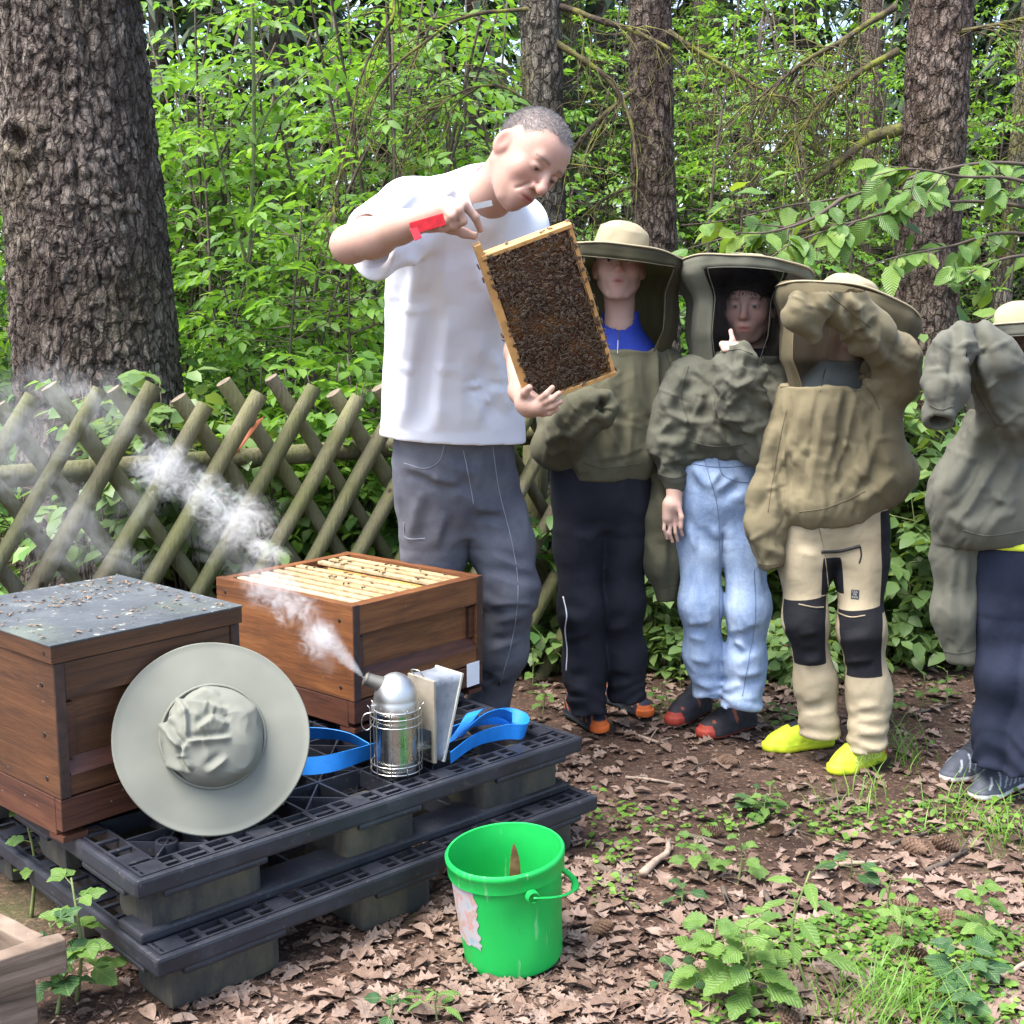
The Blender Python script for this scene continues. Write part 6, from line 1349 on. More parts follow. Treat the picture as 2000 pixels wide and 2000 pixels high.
# ------------------------------------------------------------------ shoes (local: x from heel to toe, z up)
def shoe(parent, heel, toe, upper, sole, cap=None, accent=None, L=None, stripe=None, name="shoe", rise=0.085, laces=None, mats=None, pitch=0.0, wide=1.0):
    heel = np.array([heel[0], heel[1], 0.0]); toe = np.array([toe[0], toe[1], 0.0]); Lr = np.linalg.norm(toe - heel) if L is None else L; x = unit(toe - heel); y = np.cross(EZ, x); s = Lr / 0.26
    fd = Field((-0.03, -0.07, -0.01), (0.29, 0.07, 0.13), 0.0045)
    def slab(z0, z1, grow):
        fd.chain([(0.035, 0, z0), (0.11, 0.004, z0), (0.19, 0.006, z0), (0.225, 0.0, z0)], [0.033 + grow, 0.034 + grow, 0.042 + grow, 0.034 + grow])
    slab(0.02, 0.02, 0.003); fd.plane((0, 0, 0.030), (0, 0, 1)); fd.plane((0, 0, 0.002), (0, 0, -1))
    f2 = Field((-0.03, -0.07, -0.01), (0.29, 0.07, 0.13), 0.0045); f2.chain([(0.038, 0, 0.03), (0.11, 0.003, 0.03), (0.19, 0.004, 0.026), (0.222, 0, 0.024)], [0.034, 0.035, 0.041, 0.031], 0.01)
    f2.chain([(0.04, 0, 0.07), (0.075, 0, 0.085)], [0.031, 0.033], 0.03); f2.chain([(0.09, 0, 0.075), (0.15, 0, 0.052), (0.20, 0, 0.036)], [0.030, 0.028, 0.022], 0.03); f2.plane((0, 0, 0.016), (0, 0, -1)); f2.plane((0.05, 0, 0.108), (0.15, 0, 1))
    fd.D = _smin(fd.D, f2.D, 0.002)
    fd.warp(lambda p: 0.0012 * fbm(p * 70, 2, 4) + 0.0016 * (np.abs(p[:, 2] - 0.022) < 0.004))
    if laces is not None:
        for i in range(5):
            t = i / 4; c = np.array([0.085 + 0.075 * t, 0, 0.107 - 0.040 * t]); fd.cone(c + [0, -0.020, -0.006], c + [0.003, 0.020, -0.006], 0.0035, 0.0035, 0.001)
    me = fd.mesh(name, 1); n = len(me.vertices); co = np.empty(n * 3, np.float32); me.vertices.foreach_get("co", co); P = co.reshape(-1, 3)
    def col(P):
        c = np.tile(np.array(upper, np.float32), (len(P), 1)); f = fbm(P * 45, 2, 6)[:, None]; c = c * (1 + 0.25 * f); x_, y_, z_ = P.T
        if stripe is not None:
            m = (np.sin(x_ * 230 + z_ * 160) > 0.72) & (z_ > 0.034) & (z_ < 0.08) & (np.abs(y_) > 0.018); c[m] = stripe
        if accent is not None: m = (fbm(P * 32 + 3, 2, 8) > 0.28) & (z_ > 0.03) & (x_ > .05); c[m] = accent
        if laces is not None: m = (np.abs(y_) < 0.023) & (x_ > 0.08) & (x_ < 0.168) & (z_ > 0.045); c[m] = np.array(upper) * 0.6; m2 = m & (np.sin((x_ - 0.085) * 2 * PI / 0.01875 + 1.2) > 0.1); c[m2] = laces
        c[z_ < 0.0225] = sole[0]; m = z_ < 0.009; c[m] = sole[1]
        if cap is not None: c[(x_ > 0.222 + 0.25 * np.maximum(0, z_ - 0.03)) & (z_ > 0.006) & (z_ < 0.045)] = cap
        return c
    paint(me, col); M = np.array([x * s, y * s * wide, EZ * s]); off = heel - x * 0.0; z0 = gz(heel[0], heel[1]) + 0.004
    V = P @ M + np.array([off[0], off[1], z0]); me.vertices.foreach_set("co", V.astype(np.float32).ravel()); me.update()
    o = link(name, me, M_PAINTED, parent); o["label"] = ""; del o["label"]; return o, (lambda q: np.asarray(q) @ M + np.array([off[0], off[1], z0]))
def painted(name, rough=0.7, fold=0.0, weave=True, sheen=0.0):
    n = NT(name); a = n.n("ShaderNodeVertexColor"); a.layer_name = "tone"; co = n.coord("Object"); c = n.mix(0.35, a.outputs[0], n.ramp(n.noise(co, 40, 5, .7), [(0.3, (0.7, 0.68, 0.66)), (0.7, (1.15, 1.15, 1.15))]), 'MULTIPLY')
    b = n.bump(n.noise(co, 420, 2), 0.25, 0.0015)
    if fold: b = n.bump(n.noise(co, 11, 5, .55, .5), fold, 0.012, b)
    return n.set(c, rough, normal=b, spec=0.3)
M_PAINTED = painted("shoe_fabric", 0.62)

# ------------------------------------------------------------------ the beekeeper
def denim(name, lo, hi, fold=0.5, rough=0.85):
    n = NT(name); co = n.coord("Object"); c = n.ramp(n.noise(co, 7, 5, .6), [(0.32, lo), (0.68, hi)]); tw = n.coord("Object", (1, 1, 1), (0.6, 0.6, 0.4)); w = n.noise(tw, 520, 3); rg = n.n('ShaderNodeTexNoise'); rg.noise_type = 'RIDGED_MULTIFRACTAL'; rg.normalize = True; rg.inputs['Scale'].default_value = 5.5; rg.inputs['Detail'].default_value = 2.5; rg.inputs['Distortion'].default_value = 0.6; n.l(n.coord('Object', (1, 1, 0.8), (0.5, 0.4, 0.3)), rg.inputs['Vector'])
    c = n.mix(0.35, c, n.ramp(w, [(0.35, (0.65, 0.65, 0.68)), (0.65, (1.3, 1.3, 1.28))]), 'MULTIPLY'); return n.set(c, rough, normal=n.bump(w, 0.2, 0.0012, n.bump(rg.outputs[0], fold, 0.014)), spec=0.2)
M_TSHIRT = cloth("white_cotton", (0.76, 0.775, 0.84), 0.025, 0.85, 800, 0.22, 7, 0.15); M_GREYJEAN = denim("grey_blue_work_cotton", (0.075, 0.078, 0.098), (0.135, 0.138, 0.160)); M_STITCH = simple("stitching", (0.22, 0.23, 0.26), 0.8)
def beekeeper():
    base = py(905, 1480, 3.92); root = empty("person", (base[0], base[1], 0), "person in white T-shirt and grey work trousers bending over the raised comb frame", "person")
    H = Head(py(1026, 313, 3.21), (0.46, -0.70, -0.55), (0.645, -0.14, 0.74), 0.985)
    Sr, Er, Wr = py(800, 412, 3.30), py(682, 478, 3.04), py(838, 424, 2.89); Sl, El, Wl = py(1010, 440, 3.56), py(1015, 650, 3.42), py(1016, 764, 3.09)
    nb = py(948, 400, 3.35)
    fd = Field((-0.48, 2.80, 1.00), (0.20, 3.70, 1.90), 0.0031)
    H.field(fd); fd.chain([H.w(-0.030, 0, -0.035), H.w(-0.035, 0.0, -0.09) * .5 + nb * .5, nb, py(925, 450, 3.40)], [0.054, 0.053, 0.058, 0.060], 0.03)
    # sternomastoid, torso core
    fd.chain([H.w(-0.02, -0.055, -0.03), py(985, 405, 3.28)], [0.014, 0.012], 0.02); fd.chain([py(905, 470, 3.48), py(892, 660, 3.60)], [0.07, 0.07], 0.05)
    fd.chain([py(918, 440, 3.43), Sr], [0.05, 0.05], 0.04); fd.chain([py(918, 440, 3.46), Sl], [0.05, 0.05], 0.04)
    m = Er * 0.35 + Wr * 0.65; fd.chain([Sr, Sr * .45 + Er * .55, Er], [0.050, 0.046, 0.040], 0.02); fd.chain([Er, Er * .68 + Wr * .32 + [0, 0, -.004], m, Wr], [0.040, 0.043, 0.034, 0.0265], 0.025)
    fd.chain([Sl, Sl * .5 + El * .5, El, El * .65 + Wl * .35, Wl], [0.048, 0.044, 0.038, 0.038, 0.026], 0.02)
    # right hand: fist round the tool, index and thumb pinching the frame's lug
    q = lambda u, v, d: py(u, v, d)
    fd.chain([Wr, q(852, 418, 2.885)], [0.027, 0.029], 0.02); fd.chain([q(850, 424, 2.895), q(876, 398, 2.885)], [0.026, 0.017], 0.015); fd.chain([q(846, 426, 2.895), q(862, 412, 2.88)], [0.026, 0.018], 0.015)
    finger(fd, [q(876, 397, 2.883), q(906, 400, 2.872), q(928, 424, 2.885), q(938, 448, 2.905)], 0.0108, 0.0080); finger(fd, [q(868, 401, 2.875), q(896, 410, 2.858), q(905, 432, 2.868), q(890, 442, 2.880)], 0.0108, 0.0080)
    finger(fd, [q(859, 407, 2.872), q(883, 422, 2.856), q(884, 441, 2.868), q(868, 446, 2.880)], 0.0104, 0.0078); finger(fd, [q(850, 414, 2.876), q(868, 432, 2.862), q(866, 446, 2.872), q(853, 448, 2.880)], 0.0094, 0.0072)
    finger(fd, [q(846, 436, 2.90), q(880, 446, 2.90), q(906, 455, 2.91), q(926, 461, 2.915)], 0.0125, 0.0090, 0.01)
    # left hand under the lower lug, palm up
    fd.chain([Wl, q(1032, 786, 3.03)], [0.027, 0.028], 0.02); fd.chain([q(1028, 788, 3.03), q(1052, 792, 2.995)], [0.026, 0.022], 0.015); fd.chain([q(1036, 798, 3.04), q(1060, 794, 3.01)], [0.022, 0.018], 0.015)
    for k, (a, b, c) in enumerate((((1052, 782, 2.985), (1068, 769, 2.965), (1079, 757, 2.962)), ((1058, 789, 2.985), (1078, 779, 2.962), (1092, 768, 2.958)), ((1060, 799, 2.995), (1080, 793, 2.972), (1095, 784, 2.965)), ((1057, 808, 3.01), (1074, 806, 2.99), (1087, 799, 2.98)))): finger(fd, [q(*a), q(*b), q(*c)], 0.0088, 0.0068, 0.003)
    finger(fd, [q(1022, 780, 3.02), q(1026, 766, 2.99), q(1034, 757, 2.975)], 0.0115, 0.0085)
    me = fd.mesh("body", 1); keep = cap_region()
    def tone(P): c = H.tone(P, SKIN_A, RED_A, 0.30); w = (0.8 * keep(H.loc(P)))[:, None]; return np.clip(c * (1 - w) + np.array((0.21, 0.19, 0.18)) * w, 0, 1)
    paint(me, tone); body = link("body", me, M_SKIN, root)
    H.eyes(root, (0.0, -0.45)); strands(root, H, body, M_HAIR_GREY, 26000, 0.0070, keep)
    # T-shirt
    yw = 0.585; fd = Field((-0.56, 2.98, 0.94), (0.30, 4.06, 1.78), 0.0066)
    def sec(u, v, d, a, b, w=yw): p = py(u, v, d); return (p[2], p[0], p[1], a, b, w)
    fd.loft([sec(886, 900, 3.80, 0.232, 0.152), sec(886, 860, 3.79, 0.229, 0.150), sec(886, 740, 3.71, 0.213, 0.143), sec(888, 620, 3.61, 0.205, 0.136), sec(896, 520, 3.51, 0.206, 0.128), sec(903, 450, 3.44, 0.194, 0.112), sec(912, 405, 3.40, 0.157, 0.090), sec(932, 370, 3.37, 0.100, 0.080)], 0.0, 'add', 2.3)
    fd.chain([nb + [0.0, 0.0, 0.0], nb + [0.022, -0.004, 0.036]], [0.074, 0.068], 0.04); fd.chain([py(920, 400, 3.39), Sr + [0, 0, 0.005]], [0.085, 0.072], 0.06); fd.chain([py(930, 405, 3.43), Sl], [0.085, 0.070], 0.06)
    e = Sr * 0.24 + Er * 0.76; f2 = Field((-0.56, 2.98, 0.94), (0.30, 4.06, 1.78), 0.0066); f2.chain([Sr, e + [0.01, 0, -0.004]], [0.078, 0.072], 0.05); f2.chain([Sr + [0.01, 0, -0.05], e + [0.03, 0.01, -0.046]], [0.062, 0.058], 0.05); ad = unit(Er - Sr); f2.plane(e - ad * 0.002, unit(ad + np.array([-0.15, 0, 0.25])))
    f2.cone(e - ad * 0.03 + [0.01, 0, -.012], e + ad * 0.05 + [0.01, 0, -.012], 0.058, 0.066, 0.0, 'sub'); fd.D = _smin(fd.D, f2.D, 0.03)
    ew = Sl * 0.5 + El * 0.5; fd.chain([Sl, ew], [0.076, 0.068], 0.05)
    hem = py(886, 858, 3.79); fd.plane(hem, unit(np.array([-0.085, 0.0, -1])))
    fd.chain([nb + [0.022, -0.004, 0.040], H.w(-0.03, 0, -0.06)], [0.058, 0.062], 0.0, 'sub')
    z1 = (0.3364, 600, 180); lf = line_folds([[(640, 960), (600, 1250), (560, 1600)], [(800, 900), (790, 1300)], [(700, 950), (640, 1150)], [(660, 1250), (600, 1600), (560, 1950)], [(830, 1250), (780, 1600), (760, 1960)], [(1000, 1400), (980, 1700), (990, 1960)], [(1150, 1640), (1050, 1790), (960, 1850)], [(1090, 1700), (1180, 1850)], [(900, 1500), (880, 1960)], [(1080, 1500), (1130, 1700)], [(950, 920), (1000, 1150)]], 0.012, 13, None, *z1, 4)
    ls = line_folds([[(640, 560), (520, 680), (380, 760)], [(720, 660), (600, 740)], [(760, 600), (690, 560)], [(560, 960), (640, 1000)], [(850, 560), (760, 640)], [(860, 700), (920, 620)]], 0.009, 9, None, *z1, 5)
    tf = lambda p: lf(p) + ls(p) + 0.003 * vnoise(p * 8, 4) + crumple(p, 13, 0.003, (1, 1, 0.6), 14)
    obj_field("t_shirt", fd, M_TSHIRT, root, 2, tf)
    col = []; ax_ = plane_axes(unit(H.w(-0.03, 0, -0.06) - py(930, 420, 3.40)))
    cc = nb + np.array([0.016, -0.002, 0.026])
    for t in np.linspace(0, 2 * PI, 41): col.append(cc + ax_[0] * 0.063 * math.cos(t) + ax_[1] * 0.062 * math.sin(t))
    mb = MB(); V, F = tube(col, 0.0125, 10, False, 0.6); mb.add(V, F); mb.build("collar", M_TSHIRT, root, smooth=True)
    # trousers
    fd = Field((-0.46, 3.50, 0.04), (0.30, 4.20, 1.06), 0.0074)
    fd.loft([sec(890, 1040, 3.85, 0.150, 0.09), sec(890, 985, 3.84, 0.178, 0.125), sec(888, 930, 3.82, 0.194, 0.130), sec(887, 870, 3.80, 0.190, 0.128), sec(886, 830, 3.78, 0.184, 0.122)], 0, 'add', 2.4)
    Rl = [py(846, 960, 3.80), py(848, 1070, 3.84), py(852, 1200, 3.86), py(860, 1330, 3.90), py(864, 1440, 3.92)]; Ll = [py(945, 960, 3.90), py(978, 1060, 3.87), py(1000, 1150, 3.84), py(985, 1270, 3.92), py(952, 1370, 4.00), py(948, 1425, 4.00)]
    f2 = Field((-0.46, 3.50, 0.04), (0.30, 4.20, 1.06), 0.0074); f2.D[:] = fd.D; fd.chain(Rl, [0.104, 0.094, 0.078, 0.070, 0.070], 0.05); f2.chain(Ll, [0.106, 0.096, 0.082, 0.070, 0.064, 0.066], 0.05); fd.D = _smin(fd.D, f2.D, 0.006)
    fd.warp(lambda p: folds(p, 7.0, 0.005, (1, 1, 0.8), 8) + 0.003 * np.sin(p[:, 2] * 95 + 6 * vnoise(p * 8)) * np.clip(1 - np.abs(p[:, 2] - 0.52) * 5, 0, 1), 0.05)
    tr = obj_field("trousers", fd, M_GREYJEAN, root, 1, (lambda f: (lambda p: f(p) + 0.003 * vnoise(p * 10, 3) + crumple(p, 16, 0.003, (1, 1, 1.2), 33)))(line_folds([[(790, 905), (850, 935), (900, 940)], [(880, 950), (930, 985)], [(915, 985), (985, 1000)], [(935, 1015), (1000, 1035)], [(925, 1040), (915, 1110)], [(820, 960), (800, 1060)], [(960, 1085), (1045, 1120)], [(950, 1125), (1052, 1150)], [(960, 1180), (1048, 1178)], [(965, 1215), (1035, 1200)], [(955, 1270), (1020, 1250)], [(930, 1300), (1000, 1330)], [(1020, 960), (1030, 1060)], [(870, 1000), (850, 1070)], [(860, 900), (930, 925)], [(940, 1340), (985, 1320)]], 0.011, 8, None, 1, 0, 0, 6))); bv = BVHTree.FromObject(tr, bpy.context.evaluated_depsgraph_get()) if False else None
    for a, b in ((Rl, 0.066), (Ll, 0.062)):
        foot = a[-1]; h = np.array([foot[0] - 0.03, foot[1] + 0.05, 0]); shoe(root, h, h + np.array([0.14, -0.25, 0]), (0.06, 0.045, 0.035), ((0.02, 0.02, 0.02), (0.015, 0.015, 0.015)))
    # seams laid on the cloth
    return root, tr, H
MAN, MAN_TR, MAN_H = beekeeper()
def bvh(o): me = o.data; return BVHTree.FromPolygons([v.co[:] for v in me.vertices], [p.vertices[:] for p in me.polygons])
def seam(o, pix, d, mat, parent, r=0.0016, name="seam", n=40, lift=0.0008):
    """a stitched line pressed onto the garment: each point goes to the nearest cloth in front of it"""
    t = bvh(o); pts = []
    for u, v in spline([(a, b, 0) for a, b in pix], n)[:, :2]:
        rd = Vector(unit(ray(u, v))); hit = t.ray_cast(Vector(_C), rd)
        if hit[0] is not None and abs(hit[0].y - d) < 0.5: pts.append(np.array(hit[0] + hit[1] * lift))
    if len(pts) > 3: mb = MB(); mb.tube(pts, r, 5); return mb.build(name, mat, parent, smooth=True)
seam(MAN_TR, [(962, 872), (975, 960), (1000, 1060), (1012, 1150), (1000, 1250), (975, 1340)], 3.85, M_STITCH, MAN); seam(MAN_TR, [(790, 905), (830, 915), (858, 900), (868, 868)], 3.8, M_STITCH, MAN); seam(MAN_TR, [(790, 1020), (793, 1050), (830, 1052)], 3.8, M_STITCH, MAN); seam(MAN_TR, [(905, 880), (915, 930), (925, 985)], 3.8, M_STITCH, MAN)

# ---- held comb frame
FC = [py(932, 478, 2.915), py(1118, 452, 2.945), py(1207, 744, 3.085), py(1030, 772, 3.055)]      # TL TR BR BL
fo = (FC[0] + FC[1] + FC[2] + FC[3]) / 4; fy = unit((FC[0] + FC[1]) - (FC[2] + FC[3])); fx = (FC[1] + FC[2]) - (FC[0] + FC[3]); fx = unit(fx - fy * (fx @ fy)); fn = np.cross(fx, fy); FAX = np.array([fx, fy, fn])
LW = 0.5 * np.linalg.norm((FC[0] + FC[1]) - (FC[2] + FC[3])); WW = 0.5 * abs(((FC[1] + FC[2]) - (FC[0] + FC[3])) @ fx)
if fn @ (_C - fo) < 0: fn = -fn
FAX = np.array([fx, fy, fn])
def fp(a, b, c): return fo + fx * a + fy * b + fn * c
hf = empty("comb_frame", fo, "wooden comb frame covered in bees, held up by the person in white", "comb frame")
M_FRAMEW = simple("propolised_pine", (0.52, 0.28, 0.095), 0.55, var=0.35, nscale=22)
for nm, c, s in (("side_bar", (0, LW / 2 - 0.005, 0), (WW, 0.010, 0.034)), ("side_bar", (0, -LW / 2 + 0.005, 0), (WW, 0.010, 0.034)), ("top_bar", (-WW / 2 + 0.008, 0, 0), (0.018, LW + 0.052, 0.026)), ("bottom_bar", (WW / 2 - 0.005, 0, 0), (0.010, LW - 0.002, 0.030))):
    if nm == "top_bar": c = (-WW / 2 - 0.0, 0, 0)
    mb = MB(); mb.box(fp(*c), s, FAX, 0.0015); mb.build(nm, M_FRAMEW, hf)
def brood_mat():
    n = NT("dark_brood_comb"); co = n.coord("Object"); v = n.n("ShaderNodeTexVoronoi"); v.inputs["Scale"].default_value = 190; n.l(co, v.inputs["Vector"])
    c = n.ramp(n.noise(co, 16, 4), [(0.35, (0.035, 0.014, 0.005)), (0.55, (0.09, 0.034, 0.010)), (0.70, (0.26, 0.11, 0.02))]); return n.set(n.mix(0.7, c, n.ramp(v.outputs["Distance"], [(0.1, (0.3,) * 3), (0.6, (1.2,) * 3)]), 'MULTIPLY'), 0.5, normal=n.bump(v.outputs["Distance"], 0.8, 0.004))
nx_, ny_ = 40, 60; Vc = []; Fc = []
for sgn in (1, -1):
    for i in range(nx_ + 1):
        for j in range(ny_ + 1):
            a = -WW / 2 + 0.010 + (WW - 0.022) * i / nx_; b = -LW / 2 + 0.011 + (LW - 0.022) * j / ny_; c = 0.010 + 0.003 * vnoise(np.array([[a * 30, b * 30, sgn]]))[0] - 0.006 * (i in (0, nx_) or j in (0, ny_)); Vc.append(fp(a, b, sgn * c))
o_ = (nx_ + 1) * (ny_ + 1)
for i in range(nx_):
    for j in range(ny_): q = i * (ny_ + 1) + j; Fc += [(q, q + ny_ + 1, q + ny_ + 2, q + 1), (o_ + q, o_ + q + 1, o_ + q + ny_ + 2, o_ + q + ny_ + 1)]
link("comb", mesh_np("comb", np.array(Vc), np.array(Fc)), brood_mat(), hf)
# ---- bees
def bee_mesh():
    V = []; F = []; n = 0
    def ell(c, r, seg=7, rg=5):
        nonlocal n; vs = []
        for i in range(rg + 1):
            t = PI * i / rg
            for j in range(seg): p = 2 * PI * j / seg; vs.append((c[0] - r[0] * math.cos(t), c[1] + r[1] * math.sin(t) * math.cos(p), c[2] + r[2] * math.sin(t) * math.sin(p)))
        fs = [(i * seg + j + n, i * seg + (j + 1) % seg + n, (i + 1) * seg + (j + 1) % seg + n, (i + 1) * seg + j + n) for i in range(rg) for j in range(seg)]; V.extend(vs); F.extend(fs); n += len(vs)
    ell((-0.26, 0, 0.14), (0.34, 0.16, 0.15), 8, 6); ell((0.16, 0, 0.17), (0.17, 0.15, 0.15)); ell((0.38, 0, 0.13), (0.10, 0.12, 0.10), 6, 4); nb_ = len(F)
    for s in (-1, 1):
        for (a, l, w, z) in ((2.72, 0.62, 0.20, 0.30), (2.45, 0.45, 0.15, 0.27)):
            d = np.array([math.cos(a), s * math.sin(a), -0.10]); t = np.array([-d[1], d[0], 0]); o = np.array([0.10, s * 0.07, z]); q = [o, o + d * l * .5 + t * w * .5, o + d * l, o + d * l * .55 - t * w * .5]; V.extend([tuple(x) for x in q]); F.append((n, n + 1, n + 2, n + 3)); n += 4
    return V, F, nb_
def bee_mat():
    n = NT("bee_body"); tc = n.n("ShaderNodeTexCoord"); sx = n.n("ShaderNodeSeparateXYZ"); n.l(tc.outputs["Object"], sx.inputs[0]); s = n.math('SINE', n.math('MULTIPLY', sx.outputs[0], 48.0)); m = n.math('MULTIPLY', n.math('GREATER_THAN', s, 0.1), n.math('LESS_THAN', sx.outputs[0], 0.0))
    c = n.mix(m, (0.028, 0.016, 0.009), (0.19, 0.10, 0.04)); c = n.mix(n.math('GREATER_THAN', sx.outputs[0], 0.02), c, (0.09, 0.053, 0.025)); return n.set(c, 0.5, spec=0.4)
M_BEE = bee_mat(); nw = NT("bee_wing"); nw.set((0.16, 0.135, 0.11), 0.25, spec=0.5); tr_ = nw.n("ShaderNodeBsdfTransparent"); mx_ = nw.n("ShaderNodeMixShader"); mx_.inputs[0].default_value = 0.35; nw.l(tr_.outputs[0], mx_.inputs[1]); nw.l(nw.bsdf.outputs[0], mx_.inputs[2]); nw.l(mx_.outputs[0], nw.out.inputs[0]); M_WING = nw.m
bV, bF, bN = bee_mesh(); BEE = bpy.data.meshes.new("honeybee"); BEE.from_pydata(bV, [], bF); BEE.update(); BEE.materials.append(M_BEE); BEE.materials.append(M_WING)
for i_, p_ in enumerate(BEE.polygons): p_.use_smooth = True; p_.material_index = 0 if i_ < bN else 1
g = np.random.default_rng(12); spots = []; tries = 0
while len(spots) < 640 and tries < 12000:
    tries += 1; a = g.uniform(-WW / 2 + 0.006, WW / 2 - 0.004); b = g.uniform(-LW / 2 + 0.006, LW / 2 - 0.006); dn = 0.9 - 0.55 * (vnoise(np.array([[a * 22, b * 22, 2]]))[0] < -0.35)
    if g.random() > dn: continue
    if all((a - s[0]) ** 2 + (b - s[1]) ** 2 > 0.0052 ** 2 for s in spots): spots.append((a, b))
def bee_at(p, x, nrm, sz, label, group): tag(put_leaf("honeybee", BEE, None, p, x, nrm, sz), label, "bee", group)
order = np.argsort([-(b + 0.2 * a) + g.normal(0, .08) for a, b in spots]); indiv = set(order[:225].tolist()); P_, X_, N_, S_ = [], [], [], []
for k, (a, b) in enumerate(spots):
    th = g.uniform(0, 2 * PI); x = fx * math.cos(th) + fy * math.sin(th); nr = fn + 0.25 * (fx * g.normal() + fy * g.normal()); p = fp(a, b, 0.0115 + 0.002 * g.random() + 0.003 * (g.random() < .25)); sz = 0.0142 * g.uniform(0.9, 1.1)
    if k in indiv: bee_at(p, x, nr, sz, "brown honeybee crawling on the comb of the held-up frame", "bees on the held comb")
    else: P_.append(p); X_.append(x); N_.append(nr); S_.append(sz)
V, F = stamp((np.array(bV), bF), np.array(P_), np.array(X_), np.array(N_), np.array(S_)); M_BEES = simple("bees_massed", (0.062, 0.037, 0.019), 0.5, var=0.6, nscale=160, bump=0)
tag(link("bee_cluster", mesh_np("bee_cluster", V, F), M_BEES), "dense mass of brown bees covering the lower comb", "bees", kind="stuff")
for k in range(34):                                           # on the frame's edges
    if k < 22: a, b = (WW / 2 + 0.002, g.uniform(-LW / 2, LW / 2)); p = fp(a, b, 0.012 * g.uniform(-1, 1)); nr = fx + 0.4 * fn
    elif k < 28: a, b = g.uniform(-WW / 2, WW / 2), LW / 2 + 0.001; p = fp(a, b, 0.012 * g.uniform(-1, 1)); nr = fy + 0.3 * fn
    else: a, b = (-WW / 2 - 0.010, g.uniform(-LW / 2, LW / 2)); p = fp(a, b, 0.012 * g.uniform(-1, 1)); nr = -fx + 0.4 * fn
    x = np.cross(nr, g.normal(0, 1, 3)); bee_at(p, x, nr, 0.0142, "honeybee walking on the wooden edge of the held frame", "bees on the frame's edge")
for k in range(44):                                           # on top of the open hive
    i = int(g.choice([5, 5, 5, 7, 7, 7, 8, 8, 9, 9, 4, 2, 3])) % NFR; y = g.uniform(0.08, B_R - 0.08); p = PR(xs[i] + g.uniform(-.011, .011), y, H_R - 0.0030); th = g.uniform(0, 6.3)
    bee_at(p, np.array([math.cos(th), math.sin(th), 0]), np.array([g.normal(0, .2), g.normal(0, .2), 1]), 0.0142, "honeybee walking on the top bars of the open hive", "bees on the open hive")

# ---- red hive tool in the fist
ht = empty("hive_tool", py(862, 438, 2.89), "red steel hive tool held in the fist of the person in white", "hive tool"); M_RED = simple("chipped_red_paint", (0.52, 0.012, 0.022), 0.35, var=0.3, nscale=60, bump=0.1)
t0, t1 = py(802, 447, 2.845), py(868, 428, 2.852); tx = unit(t1 - t0); tw_ = unit(np.cross(tx, unit(_C - t0)) + 0.0); tn = np.cross(tx, tw_)
mb = MB(); mb.box((t0 + t1) / 2, (np.linalg.norm(t1 - t0), 0.026, 0.003), np.array([tx, tw_, tn]), 0.0008); mb.build("handle", M_RED, ht)
hk = t0 - tn * 0.009 * 0 + (py(806, 468, 2.88) - t0) * 0.5; hd = unit(py(815, 474, 2.84) - py(803, 448, 2.845)); hx_ = unit(tx - hd * (tx @ hd)); mb = MB(); mb.box(t0 + hd * 0.014 + hx_ * 0.006, (0.028, 0.017, 0.003), np.array([hd, hx_, np.cross(hd, hx_)]), 0.0008); mb.build("hook", M_RED, ht)
b0, b1 = py(925, 404, 2.93), py(961, 396, 2.935); bx = unit(b1 - b0); mb = MB(); mb.box((b0 + b1) / 2, (np.linalg.norm(b1 - b0), 0.013, 0.002), np.array([bx, unit(np.cross(bx, unit(_C - b0))), np.cross(bx, unit(np.cross(bx, unit(_C - b0))))])); mb.build("blade", M_STEEL_D, ht)

# ================================================================== THE BOYS
def tulle(name, alpha, col=(0.010, 0.009, 0.010)):
    n = NT(name); co = n.coord("Object"); n.set(col, 0.9, spec=0.1); t = n.n("ShaderNodeBsdfTransparent"); m = n.n("ShaderNodeMixShader"); f = n.noise(co, 3.0, 2)
    n.l(n.ramp(f, [(0.35, (alpha - 0.04,) * 3), (0.65, (alpha + 0.04,) * 3)]), m.inputs[0]); n.l(t.outputs[0], m.inputs[1]); n.l(n.bsdf.outputs[0], m.inputs[2]); n.l(m.outputs[0], n.out.inputs[0]); return n.m
M_TULLE = tulle("black_veil_mesh", 0.34); M_TULLE_THIN = tulle("thin_veil_mesh", 0.16); M_TULLE_SIDE = tulle("grey_side_mesh", 0.72, (0.055, 0.048, 0.040))
M_JK1 = cloth("olive_brown_smock", (0.084, 0.079, 0.049), 0.16, fold=0.22, fscale=18); M_JK2 = cloth("grey_olive_smock", (0.090, 0.090, 0.067), 0.18, fold=0.3, fscale=20); M_JK3 = cloth("khaki_brown_smock", (0.158, 0.133, 0.078), 0.16, fold=0.22, fscale=18); M_JK4 = cloth("dark_sage_smock", (0.100, 0.099, 0.077), 0.16, fold=0.22, fscale=18)
M_HATCLOTH = cloth("pale_khaki_hat_canvas", (0.29, 0.245, 0.160), 0.10, fold=0.2, fscale=14)
M_NAVY = denim("black_navy_trousers", (0.008, 0.009, 0.013), (0.018, 0.019, 0.026), 0.45); M_NAVY4 = denim("dark_navy_trousers", (0.010, 0.013, 0.026), (0.022, 0.027, 0.048), 0.45)
